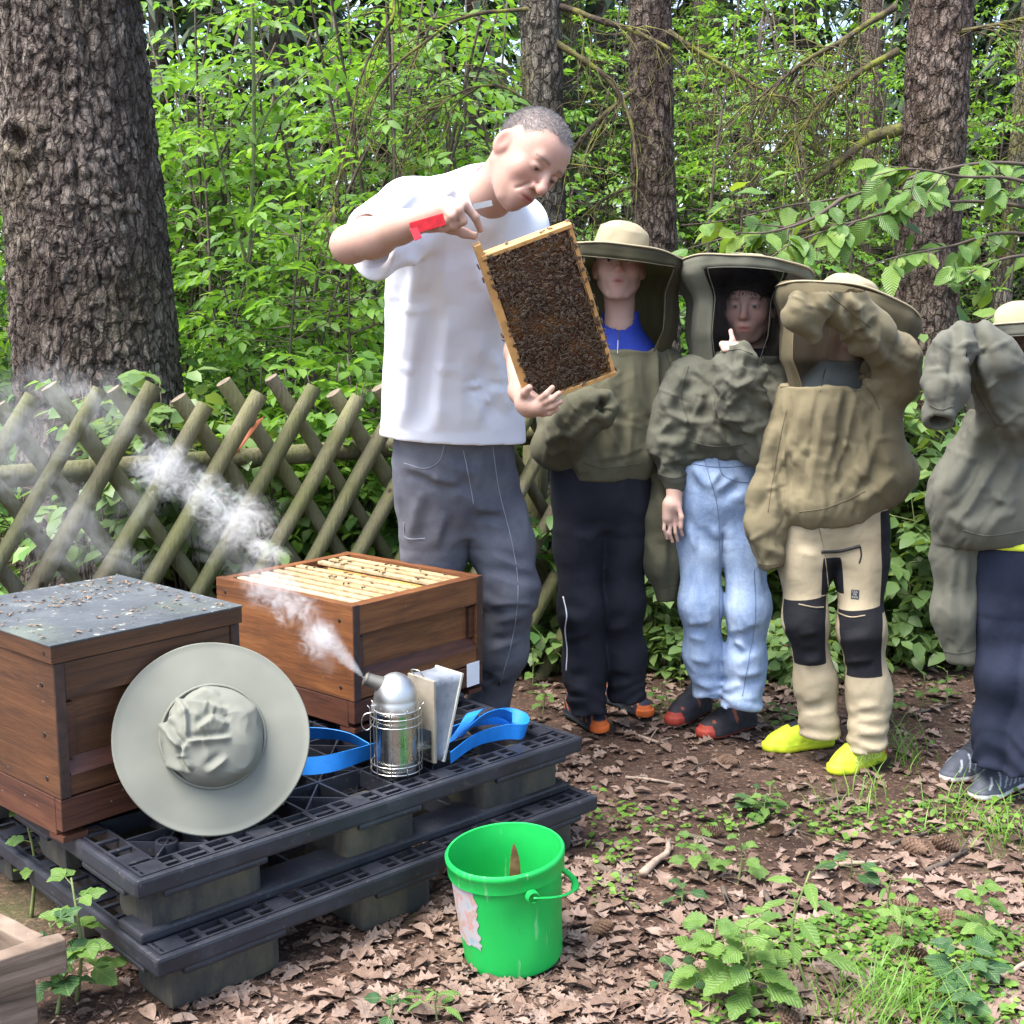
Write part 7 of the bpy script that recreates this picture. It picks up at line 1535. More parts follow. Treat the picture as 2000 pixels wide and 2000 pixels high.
def jeans_mat():
    n = NT("washed_blue_jeans"); co = n.coord("Object"); tw = n.coord("Object", (1, 1, 0.5)); c = n.ramp(n.noise(tw, 9, 6, .65), [(0.30, (0.145, 0.210, 0.345)), (0.5, (0.255, 0.335, 0.475)), (0.72, (0.42, 0.50, 0.62))])
    w = n.noise(tw, 420, 3); c = n.mix(0.4, c, n.ramp(w, [(0.3, (0.62, 0.66, 0.72)), (0.7, (1.3, 1.28, 1.25))]), 'MULTIPLY'); return n.set(c, 0.85, normal=n.bump(w, 0.2, 0.0012, n.bump(n.noise(co, 11, 5, .55, .6), 0.5, 0.013)), spec=0.2)
M_JEANS = jeans_mat()
def thin(mat, k, col):
    """the same cloth in one layer: some light comes through"""
    m = mat.copy(); m.name = mat.name + "_single_layer"; t = m.node_tree; o = t.nodes["Material Output"]; b = t.nodes["Principled BSDF"]; tr = t.nodes.new("ShaderNodeBsdfTranslucent"); tr.inputs[0].default_value = (*col, 1); mx = t.nodes.new("ShaderNodeMixShader"); mx.inputs[0].default_value = k
    t.links.new(b.outputs[0], mx.inputs[1]); t.links.new(tr.outputs[0], mx.inputs[2]); t.links.new(mx.outputs[0], o.inputs[0]); return m
def ring_at(c, nrm, r, a, droop=0.0):
    A = plane_axes(nrm); return np.asarray(c) + A[0] * r * math.cos(a) + A[1] * r * math.sin(a) - np.asarray(A[2]) * droop
def hat_and_veil(root, bc, bn, Rb, crown_off, crown_r, crown_h, shoulder, sh_a, sh_b, sh_yaw, win, strip, mat, win_mat, seed, side_mat=None, bulge=0.015, drop=None, crush=0.010, side_rng=None, waist=0.158, hood_mat=None):
    """hat = brim + crown; veil = skirt from the brim's edge to a shoulder ring; win = (angle0, angle1) of the see-through front in degrees, 270 = towards the camera"""
    A = plane_axes(bn); 
    V, F = brim_mesh(bc, bn, crown_r * 0.92, Rb, 0.006, seed, 0.004); link("hat_brim", mesh_np("hat_brim", V, F), M_HATCLOTH, root)
    cb = np.asarray(bc) + A[0] * crown_off[0] + A[1] * crown_off[1]; V, F = crown_mesh(cb - A[2] * 0.003, bn, crown_r, crown_h, crush, seed + 3, power=3.0, scale=0.7); link("hat_crown", mesh_np("hat_crown", V, F), M_HATCLOTH, root)
    n = 96; rows = 26; grid = np.zeros((rows + 1, n + 1, 3)); g = np.random.default_rng(seed)
    # world angles: match the brim ring and the shoulder ring by heading
    for j in range(n + 1):
        a = 2 * PI * j / n; hd = np.array([math.cos(a), math.sin(a), 0])
        u = np.array([hd @ A[0], hd @ A[1]]); u /= np.linalg.norm(u); top = np.asarray(bc) + Rb * (A[0] * u[0] + A[1] * u[1]) - A[2] * 0.003
        c, s = math.cos(a - sh_yaw), math.sin(a - sh_yaw); r = 1 / math.sqrt((c / sh_a) ** 2 + (s / sh_b) ** 2); bot = np.asarray(shoulder) + hd * r
        for i in range(rows + 1):
            t = i / rows; p = top * (1 - t) + bot * t; cx = np.asarray(bc) * (1 - t) + np.asarray(shoulder) * t; rl = (p - cx) @ hd
            q_ = min(1.0, max(0.0, (t - strip * 0.8) / 0.30)); q_ = q_ * q_ * (3 - 2 * q_); rt = Rb * (1 - q_) + (waist + bulge * math.sin(PI * t)) * q_; e_ = min(1.0, max(0.0, (t - 0.7) / 0.3)); rt = rt * (1 - e_) + r * e_
            p = p + hd * (rt - rl) * min(1.0, t * 12)
            am = math.sin(PI * t) ** 0.7; p = p + hd * am * (0.008 * math.sin(a * 7 + 2 * math.sin(2 * a + seed) + 1.5 * t) + 0.005 * math.sin(a * 17 + 3 * t + seed)); grid[i, j] = p
    aw0, aw1 = R(win[0]), R(win[1]); zs = grid[:, 0, 2]
    def quads(sel):
        F = [];
        for i in range(rows):
            for j in range(n):
                if sel(i, j): q = i * (n + 1) + j; F.append((q, q + n + 1, q + n + 2, q + 1))
        return F
    k0 = max(1, round(rows * strip)); ang = lambda j: 2 * PI * (j + .5) / n
    inwin = lambda i, j: aw0 < ang(j) < aw1 and k0 <= i < rows - 1; inside = (lambda i, j: side_rng is not None and any(R(s[0]) < ang(j) < R(s[1]) for s in side_rng) and k0 <= i < rows - 3)
    def mk(name, sel, m, solid):
        F = quads(sel)
        if not F: return
        used = sorted({v for f in F for v in f}); mp = {v: k for k, v in enumerate(used)}; V = grid.reshape(-1, 3)[used]; o = link(name, mesh_np(name, V, [tuple(mp[v] for v in f) for f in F]), m, root)
        if solid: md = o.modifiers.new("thickness", 'SOLIDIFY'); md.thickness = 0.0025; md.offset = -1
        return o
    mk("veil_window", inwin, win_mat, False); mk("veil_hood", lambda i, j: not inwin(i, j) and not inside(i, j), hood_mat or mat, True)
    if side_mat is not None: mk("veil_side", lambda i, j: inside(i, j) and not inwin(i, j), side_mat, False)
    # welt round the window
    jj = [j for j in range(n + 1) if aw0 <= 2 * PI * j / n <= aw1]
    path = [grid[k0, j] for j in jj] + [grid[i, jj[-1]] for i in range(k0 + 1, rows)] + [grid[rows - 1, j] for j in jj[::-1][1:]] + [grid[i, jj[0]] for i in range(rows - 2, k0, -1)]; mb = MB(); mb.tube(path + [path[0]], 0.0016, 5, caps=False); mb.build("window_welt", mat, root, smooth=True)
    return A
def legs_field(lo, hi, L, Rr, rl, rr, hip, k=0.05, fold=(7.5, 0.004), seed=1, hem=None, h=0.0068):
    fd = Field(lo, hi, h); f2 = Field(lo, hi, h); z_, cx_, cy_, a_, b_, w_ = hip[0]; hip = [(z_ - 0.07, cx_, cy_, a_ * 0.82, b_ * 0.7, w_)] + list(hip)
    fd.loft(hip, 0, 'add', 2.4); f2.D[:] = fd.D; fd.chain(L, rl, k); f2.chain(Rr, rr, k); fl_, fr_ = (L[-1][2] - 0.012, Rr[-1][2] - 0.012); fd.plane((0, 0, fl_), (0, 0, -1)); f2.plane((0, 0, fr_), (0, 0, -1)); fd.D = _smin(fd.D, f2.D, 0.006)
    zl = min(L[-1][2], Rr[-1][2]); fd.warp(lambda p: folds(p, fold[0], fold[1], (1, 1, 0.8), seed) + 0.004 * np.sin(p[:, 2] * 120 + 7 * vnoise(p * 9, seed)) * np.clip(1 - (p[:, 2] - zl) * 6.5, 0, 1), 0.05); return fd
def leg_folds(seed, lf=None): return lambda p: crumple(p, 15, 0.0045, (1, 1, 0.9), seed) + 0.003 * vnoise(p * 11, seed) + (lf(p) if lf else 0)
def secs(L): return [(py(u, v, d)[2], py(u, v, d)[0], py(u, v, d)[1], a, b, w) for (u, v, d, a, b, w) in L]
def hands_grid(lo, hi, h=0.0040): return Field(lo, hi, h)
def cut_end(fd, p, dr, size=0.09): dr = unit(dr); A = plane_axes(dr); fd.rbox(np.asarray(p) + dr * size, (size * 1.2, size * 1.2, size), 0.004, 0.004, 'sub', A)

def drape(p, seed, slant=0.2):
    x = p[:, 0] * 0.9 + p[:, 1] * 0.5 + slant * p[:, 2]; q = np.stack([x * 17, p[:, 1] * 4, p[:, 2] * 3.2], -1); q[:, 0] += 1.1 * vnoise(p * 4.5, seed); r = vnoise(q, seed + 1); r2 = vnoise(q * 1.9 + 7, seed + 2)
    return 0.011 * (1 - 2.6 * np.abs(r)) + 0.005 * (1 - 2.6 * np.abs(r2))
def rand_folds(box, n, ang, spread, ln, amp, w, seed):
    g = np.random.default_rng(seed); out = []
    for _ in range(n):
        u, v = g.uniform(box[0], box[2]), g.uniform(box[1], box[3]); a = R(ang) + g.normal(0, R(spread)); l = ln * g.uniform(0.5, 1.5); b = g.normal(0, 0.25); m = (u + l * .5 * math.cos(a), v + l * .5 * math.sin(a)); out.append([(u, v), m, (m[0] + l * .5 * math.cos(a + b), m[1] + l * .5 * math.sin(a + b))])
    return line_folds(out, amp, w, None, 1, 0, 0, seed)
def mixf(k, seed, lf, *more): return lambda p: k * drape(p, seed) + lf(p) + sum(m(p) for m in more) + crumple(p, 12, 0.0015, (1, 1, .6), seed + 2)
def gather(p, z): return 0.006 * np.sin(p[:, 0] * 130 + 4 * vnoise(p * 12)) * np.exp(-((p[:, 2] - z) / 0.03) ** 2)
# ---------------------------------------------------------------- boy with the blue collar
def boy_one():
    d = 4.12; b = pz(1215, 1420, 0); root = empty("person", (b[0], b[1], 0), "person in olive veil smock and black trousers with blue zip collar, behind the comb frame", "person")
    H = Head(py(1209, 527, d), (-0.10, -0.97, 0.20), (0.03, 0.20, 0.97), 0.93, True); nb = py(1212, 640, d + 0.03)
    fd = hands_grid((0.18, 3.90, 1.10), (0.58, 4.42, 1.70)); H.field(fd); fd.chain([H.w(-0.03, 0, -0.04), nb, py(1212, 700, d + .04)], [0.050, 0.048, 0.08], 0.03); me = fd.mesh("body"); paint(me, lambda P: np.clip(H.tone(P, SKIN_C, RED_C), 0, 1)); link("body", me, M_SKIN, root); H.eyes(root, (-0.2, 0)); H.hair(root, M_HAIR_BR, 0.004, 0.004, slope=0.6, base=0.03)
    # blue sweater with collar
    fd = Field((0.12, 3.92, 1.05), (0.64, 4.40, 1.42), 0.005); fd.loft(secs([(1212, 760, d + .03, .16, .105, 0), (1212, 700, d + .03, .15, .10, 0), (1212, 665, d + .03, .10, .08, 0), (1212, 640, d + .03, .066, .062, 0), (1212, 608, d + .03, .058, .057, 0)]), 0, 'add', 2.2); fd.chain([py(1212, 640, d + .02), py(1204, 590, d - .01)], [0.050, 0.052], 0, 'sub'); fd.cone(py(1206, 660, d - .07), py(1202, 600, d - .07), 0.004, 0.030, 0.005, 'sub')
    obj_field("sweater", fd, simple("royal_blue_fleece", (0.010, 0.035, 0.30), 0.8, var=0.2, bscale=300), root, 1); mb = MB(); mb.tube([py(1207, 645, d - .05), py(1207, 665, d - .078), py(1206, 690, d - .09)], 0.0022, 6); mb.build("zip", M_STEEL, root)
    Sr, Sl = py(1302, 728, d + .02), py(1128, 728, d + .02)
    fd = Field((0.02, 3.70, 0.42), (0.68, 4.45, 1.34), 0.0052)
    fd.loft(secs([(1180, 930, d, .150, .110, 0), (1180, 905, d, .172, .128, 0), (1190, 840, d, .176, .128, 0), (1205, 760, d + .01, .172, .122, 0), (1213, 705, d + .02, .165, .115, 0), (1213, 684, d + .02, .15, .105, 0)]), 0, 'add', 2.4)
    fd.chain([Sr, py(1312, 860, d + .02), py(1298, 1000, d), py(1296, 1090, d - .01), py(1301, 1165, d - .01)], [0.060, 0.056, 0.060, 0.058, 0.030], 0.04)
    E, W = py(1078, 875, d - .08), py(1140, 815, d - .24); fd.chain([Sl, py(1095, 800, d - .03), E, W, W + [0.025, -.02, .03]], [0.068, 0.066, 0.062, 0.058, 0.058], 0.04); fd.chain([W, W + [0.035, -.02, .03]], [0.058, 0.052], 0.03)
    fd.warp(lambda p: 0.006 * vnoise(p * 5, 2), 0.05); cut_end(fd, py(1301, 1172, d - .01), (0.05, 0, -1)); fd.cone(W + [0.045, -0.05, 0.03], W + [0.10, -0.16, 0.08], 0.024, 0.06, 0.008, 'sub'); fd.loft(secs([(1213, 720, d + .02, .135, .090, 0), (1213, 660, d + .02, .135, .090, 0)]), 0.004, 'sub', 2.4); smk1 = obj_field("smock", fd, M_JK1, root, 1, mixf(0.5, 21, line_folds([[(340, 700), (370, 950), (380, 1200)], [(480, 680), (470, 1000), (450, 1250)], [(590, 690), (590, 1000), (560, 1270)], [(640, 760), (620, 1000), (600, 1180)], [(170, 1060), (190, 1180), (220, 1280)], [(200, 1100), (280, 1290)], [(150, 1150), (250, 1280)], [(60, 1060), (120, 960), (200, 890)], [(130, 1040), (200, 950), (260, 880)], [(190, 1080), (250, 1010), (300, 950)], [(240, 880), (300, 950), (320, 1020)], [(40, 1120), (120, 1080), (220, 1080)], [(60, 1190), (150, 1150)], [(680, 900), (660, 1200), (690, 1500)], [(560, 1400), (580, 1700)], [(620, 1350), (640, 1600), (620, 1850)], [(690, 1300), (700, 1650)]], 0.012, 9, None, 0.3882, 1050, 430, 7), rand_folds((1060, 700, 1330, 930), 33, 85, 13, 104, 0.0024, 5.4, 71), rand_folds((1060, 760, 1180, 900), 24, -40, 21, 76, 0.0031, 5.4, 72), rand_folds((1250, 930, 1335, 1170), 19, 88, 10, 114, 0.0026, 6.1, 73)))
    SM1 = smk1; M_SM = simple('olive_seam', (0.060, 0.053, 0.034), 0.9)
    for ln in ([(1302, 690), (1312, 740), (1308, 830), (1285, 910)], [(1140, 905), (1180, 914), (1250, 905)], [(1262, 1140), (1300, 1146), (1326, 1140)]): seam(SM1, ln, d, M_SM, root, 0.0013)
    bc = py(1211, 488, d + .01); hat_and_veil(root, bc, (0.13, 0.02, 1), 0.212, (0, 0), 0.086, 0.088, py(1213, 705, d + .02), 0.150, 0.104, 0, (214, 318), 0.11, M_JK1, M_TULLE_THIN, 2, hood_mat=thin(M_JK1, 0.5, (0.40, 0.34, 0.20)))
    L = [py(1132, 930, d), py(1132, 1060, d), py(1137, 1190, d - .03), py(1142, 1300, d), py(1146, 1385, d - .03)]; Rr = [py(1216, 930, d + .02), py(1216, 1060, d + .02), py(1214, 1180, d), py(1220, 1280, d + .03), py(1226, 1362, d + .03)]
    fd = legs_field((0.05, 3.88, 0.02), (0.58, 4.36, 0.98), L, Rr, [.088, .080, .070, .068, .066], [.088, .080, .070, .068, .064], secs([(1176, 985, d, .145, .100, 0), (1176, 930, d, .150, .108, 0), (1176, 880, d, .142, .10, 0)]), seed=31); t = obj_field("trousers", fd, M_NAVY, root, 1, leg_folds(31, line_folds([[(120, 500), (230, 560)], [(140, 640), (260, 600)], [(110, 830), (250, 900)], [(130, 900), (280, 870)], [(360, 780), (480, 820)], [(350, 600), (470, 560)], [(120, 950), (280, 940)], [(360, 860), (470, 870)], [(200, 100), (300, 160)], [(330, 60), (250, 160)]], 0.011, 8, None, 0.3882, 1050, 1000, 13)))
    seam(t, [(1100, 1165), (1107, 1200), (1104, 1230), (1108, 1270), (1106, 1310)], d, simple("reflective_piping", (0.7, 0.7, 0.72), 0.4, var=.05), root, 0.0022, "piping")
    for h, tt in (((1122, 1402), (1180, 1436)), ((1192, 1372), (1270, 1406))): p, q = pz(*h, 0), pz(*tt, 0); dr = unit(q - p); shoe(root, q - dr * .248, q, (0.030, 0.034, 0.052), ((0.035, 0.045, 0.055), (0.02, 0.025, 0.03)), cap=(0.72, 0.15, 0.03), laces=(0.05, 0.36, 0.38), stripe=(0.55, 0.16, 0.06), L=0.248)
boy_one()

# ---------------------------------------------------------------- boy in jeans
def boy_two():
    d = 4.06; b = pz(1415, 1430, 0); root = empty("person", (b[0], b[1], 0), "person in pale blue jeans and black-windowed veil smock, finger raised to the chin", "person")
    H = Head(py(1463, 604, d + .02), (-0.34, -0.94, -0.03), (-0.02, -0.03, 1), 0.93, True); nb = py(1466, 700, d + .05)
    Sl, El, Wl = py(1345, 745, d), py(1308, 860, d - .02), py(1318, 955, d - .06); Sr, Er, Wr = py(1500, 750, d), py(1486, 868, d - .14), py(1438, 700, d - .20)
    fd = hands_grid((0.42, 3.74, 0.66), (1.00, 4.34, 1.60)); H.field(fd); fd.chain([H.w(-0.03, 0, -0.04), nb, py(1440, 800, d + .03)], [0.049, 0.048, 0.07], 0.03); fd.chain([py(1440, 760, d + .02), Sl, El, El * .55 + Wl * .45, Wl], [0.04, 0.036, 0.034, 0.034, 0.024], 0.02); fd.chain([py(1440, 760, d + .02), Sr, Er, Er * .5 + Wr * .5, Wr], [0.04, 0.036, 0.034, 0.030, 0.024], 0.02)
    q = lambda u, v, dd=0.0: py(u, v, d - .07 + dd)
    fd.chain([Wl, q(1316, 985)], [0.024, 0.026], 0.015); fd.chain([q(1306, 985), q(1304, 1012)], [0.020, 0.018], 0.014); fd.chain([q(1318, 985, .01), q(1322, 1012, .01)], [0.020, 0.017], 0.014)
    for a, m, e in (((1299, 1010), (1297, 1034), (1303, 1052)), ((1308, 1014), (1308, 1042), (1314, 1060)), ((1317, 1014), (1319, 1040), (1324, 1057)), ((1325, 1010), (1329, 1031), (1333, 1046))): finger(fd, [q(*a), q(*m, -.006), q(*e, .004)], 0.0072, 0.0056, 0.002)
    finger(fd, [q(1325, 988, -.015), q(1331, 1010, -.022), q(1330, 1030, -.022)], 0.0095, 0.0072)
    # raised hand: fist in the sleeve, forefinger to the chin
    w2 = lambda u, v, dd=0.0: py(u, v, d - .20 + dd); fd.chain([Wr, w2(1436, 684)], [0.024, 0.026], 0.015); finger(fd, [w2(1434, 680), w2(1431, 664, -.004), w2(1427, 646, .004)], 0.0088, 0.0070)
    for u in (1423, 1416, 1410): finger(fd, [w2(u + 4, 682), w2(u, 672, -.012), w2(u + 4, 684, -.022)], 0.0085, 0.0072)
    me = fd.mesh("body"); paint(me, lambda P: np.clip(H.tone(P, SKIN_C, RED_C), 0, 1)); link("body", me, M_SKIN, root); H.eyes(root, (0.12, -0.02)); HAIR2 = H.hair(root, M_HAIR_DK, 0.004, 0.008, slope=0.45, base=0.022, fringe=True); strands(root, H, HAIR2, M_HAIR_DK, 6000, 0.022, lambda q: np.ones(len(q)), 3, "hair_strands")
    fd = Field((0.46, 3.84, 1.08), (1.06, 4.34, 1.40), 0.006); fd.loft(secs([(1440, 790, d + .03, .15, .10, 0), (1445, 730, d + .03, .14, .095, 0), (1462, 695, d + .04, .075, .07, 0), (1464, 680, d + .04, .058, .056, 0)]), 0, 'add', 2.2); obj_field("shirt", fd, simple("black_shirt", (0.012, 0.011, 0.015), 0.8), root, 1)
    fd = Field((0.36, 3.68, 0.78), (1.02, 4.44, 1.32), 0.005)
    fd.loft(secs([(1410, 890, d, .125, .098, 0), (1408, 868, d, .172, .128, 0), (1412, 820, d, .180, .130, 0), (1425, 760, d + .01, .175, .122, 0), (1432, 715, d + .02, .16, .112, 0), (1436, 698, d + .02, .14, .105, 0)]), 0, 'add', 2.4); 
    fd.chain([Sl, py(1318, 800, d - .01), py(1304, 868, d - .02), py(1313, 905, d - .03)], [0.066, 0.064, 0.064, 0.052], 0.05); fd.chain([py(1313, 905, d - .03), py(1318, 944, d - .055)], [0.046, 0.040], 0.03); fd.plane(py(1318, 950, d - .055), (0.0, 0.0, -1)) if False else None
    fd.chain([Sr, py(1500, 815, d - .08), Er], [0.070, 0.072, 0.066], 0.05); fd.chain([Er, py(1452, 800, d - .18), py(1446, 748, d - .20)], [0.064, 0.058, 0.066], 0.04); fd.chain([py(1442, 730, d - .205), py(1438, 690, d - .20)], [0.068, 0.046], 0.03); fd.cone(py(1434, 664, d - .2), py(1432, 640, d - .2), 0.030, 0.036, 0.004, 'sub')
    fd.warp(lambda p: 0.010 * vnoise(p * 6, 2), 0.05); fd.loft(secs([(1436, 730, d + .02, .125, .085, 0), (1436, 676, d + .02, .125, .085, 0)]), 0.004, 'sub', 2.4); smk2 = obj_field("smock", fd, M_JK2, root, 1, mixf(0.3, 51, line_folds([[(760, 720), (700, 850)], [(720, 790), (680, 880), (640, 960)], [(640, 960), (750, 1010), (890, 1020)], [(740, 1040), (750, 1130)], [(890, 1040), (960, 1130)], [(760, 870), (860, 880)], [(780, 740), (860, 830)], [(920, 660), (890, 760)], [(1000, 660), (1100, 720)], [(940, 800), (1010, 840), (1100, 790)], [(880, 880), (900, 1000)], [(1010, 860), (960, 960)], [(900, 1060), (1000, 1150)], [(1100, 850), (1190, 870)], [(1100, 880), (1190, 960)], [(1010, 1040), (1110, 1080)], [(600, 1110), (740, 1130)], [(570, 1160), (640, 1220), (720, 1200)], [(700, 1130), (620, 1300)], [(830, 900), (780, 1000)], [(1150, 720), (1120, 840)], [(1040, 640), (1020, 760)], [(680, 1000), (620, 1080)], [(950, 1000), (1060, 1010)], [(820, 1060), (800, 1150)], [(700, 760), (760, 830)], [(600, 1240), (700, 1260)], [(620, 1290), (720, 1300)]], 0.016, 8, None, 0.3882, 1050, 430, 8), rand_folds((1285, 700, 1520, 890), 60, 30, 42, 72, 0.0031, 5.1, 81), rand_folds((1380, 670, 1490, 800), 22, 70, 24, 68, 0.0031, 4.9, 82), rand_folds((1280, 880, 1350, 950), 12, 5, 12, 68, 0.0026, 4.7, 83)))
    M_SM = simple('grey_olive_seam', (0.068, 0.064, 0.049), 0.9)
    for ln in ([(1345, 715), (1330, 770), (1345, 830)], [(1345, 862), (1400, 872), (1460, 866)], [(1285, 925), (1315, 934), (1345, 926)], [(1405, 690), (1440, 682), (1470, 692)]): seam(smk2, ln, d, M_SM, root, 0.0013)
    bc = py(1455, 530, d + .02); hat_and_veil(root, bc, (0.10, 0.22, 1), 0.212, (0, 0.0), 0.084, 0.048, py(1440, 716, d + .02), 0.145, 0.112, 0, (226, 296), 0.13, M_JK2, M_TULLE, 6, M_TULLE_SIDE, bulge=0.012, side_rng=[(296, 345)], waist=0.150)
    L = [py(1376, 930, d), py(1368, 1060, d), py(1368, 1180, d - .03), py(1376, 1280, d + .01), py(1388, 1352, d + .02)]; Rr = [py(1446, 930, d), py(1452, 1060, d - .02), py(1462, 1190, d - .05), py(1455, 1290, d - .03), py(1447, 1374, d - .05)]
    fd = legs_field((0.42, 3.80, 0.03), (1.00, 4.30, 1.02), L, Rr, [.078, .070, .064, .062, .062], [.078, .071, .066, .064, .066], secs([(1410, 985, d, .135, .098, 0), (1410, 930, d, .138, .10, 0), (1408, 870, d, .118, .092, 0)]), fold=(7, 0.005), seed=41); t = obj_field("jeans", fd, M_JEANS, root, 1, leg_folds(41, line_folds([[(760, 560), (820, 545), (880, 540)], [(960, 600), (1030, 590), (1120, 550)], [(980, 640), (1060, 700)], [(1000, 760), (1120, 700)], [(920, 900), (1050, 860)], [(800, 850), (900, 900)], [(960, 950), (1110, 930)], [(880, 60), (930, 200)], [(760, 620), (850, 640)], [(780, 740), (880, 760)], [(1000, 820), (1130, 800)], [(780, -230), (850, -120)], [(920, -210), (860, -110)], [(1010, -180), (880, -90)], [(960, -60), (1080, -100)], [(760, 60), (800, 200)], [(1090, 200), (1130, 420)]], 0.012, 8, None, 0.3882, 1050, 1000, 11)))
    M_S = simple("blue_stitching", (0.15, 0.20, 0.32), 0.8); seam(t, [(1372, 885), (1385, 930), (1400, 985), (1405, 1060), (1404, 1180), (1412, 1300)], d, M_S, root, 0.0015); seam(t, [(1402, 890), (1410, 925), (1440, 940), (1478, 942)], d, M_S, root, 0.0015); seam(t, [(1345, 905), (1400, 912), (1472, 910)], d, M_S, root, 0.0016); seam(t, [(1472, 1110), (1475, 1200), (1462, 1290), (1450, 1360)], d, M_S, root, 0.0016)
    p = seam(t, [(1373, 888), (1377, 888), (1380, 889)], d, M_STEEL, root, 0.006, "button", 6)
    for h, tt in (((1400, 1376), (1306, 1420)), ((1476, 1412), (1364, 1440))): a, q2 = pz(*h, 0), pz(*tt, 0); dr = unit(q2 - a); shoe(root, q2 - dr * .255, q2, (0.024, 0.020, 0.024), ((0.03, 0.026, 0.03), (0.34, 0.06, 0.03)), accent=(0.28, 0.07, 0.035), laces=(0.02, 0.02, 0.022), cap=(0.35, 0.05, 0.03), L=0.255)
boy_two()

# ---------------------------------------------------------------- boy with khaki trousers, sleeve before his face
def text_on(o, s, origin, xdir, ydir, size, mat, parent, name, depth_from):
    """letters pressed onto a surface"""
    cu = bpy.data.curves.new(name, 'FONT'); cu.body = s; cu.size = 1.0; cu.resolution_u = 3; cu.align_x = 'CENTER'; cu.align_y = 'CENTER'; ob = bpy.data.objects.new(name, cu); COL.objects.link(ob); dg = bpy.context.evaluated_depsgraph_get(); me = bpy.data.meshes.new_from_object(ob.evaluated_get(dg)); COL.objects.unlink(ob); bpy.data.objects.remove(ob)
    bm = bmesh.new(); bm.from_mesh(me); bmesh.ops.triangulate(bm, faces=bm.faces); bmesh.ops.subdivide_edges(bm, edges=[e for e in bm.edges if e.calc_length() > 0.12], cuts=2, use_grid_fill=False); bmesh.ops.triangulate(bm, faces=bm.faces); t = bvh(o); x, y = unit(xdir), unit(ydir); n = unit(np.cross(x, y)); ok = True
    for v in bm.verts:
        p = np.asarray(origin) + x * v.co.x * size + y * v.co.y * size; h = t.ray_cast(Vector(p + n * depth_from), Vector(-n), depth_from * 2.5)
        q = h[0] + Vector(n) * 0.0012 if h[0] is not None else Vector(p); v.co = q
    bm.to_mesh(me); bm.free(); me.update(); return link(name, me, mat, parent)
def two_tone():
    n = NT("two_tone_work_trousers"); a = n.n("ShaderNodeVertexColor"); a.layer_name = "tone"; sp = n.n("ShaderNodeSeparateColor"); n.l(a.outputs[0], sp.inputs[0]); co = n.coord("Object"); m = n.ramp(sp.outputs[0], [(0.49, (0, 0, 0)), (0.51, (1, 1, 1))]); k = n.ramp(n.noise(co, 6, 5), [(0.3, (0.30, 0.25, 0.165)), (0.7, (0.40, 0.335, 0.225))])
    w = n.noise(co, 500, 2); c = n.mix(m, k, (0.012, 0.012, 0.015)); return n.set(c, 0.85, normal=n.bump(w, 0.2, 0.0012, n.bump(n.noise(co, 11, 5, .55, .5), 0.45, 0.012)), spec=0.2)
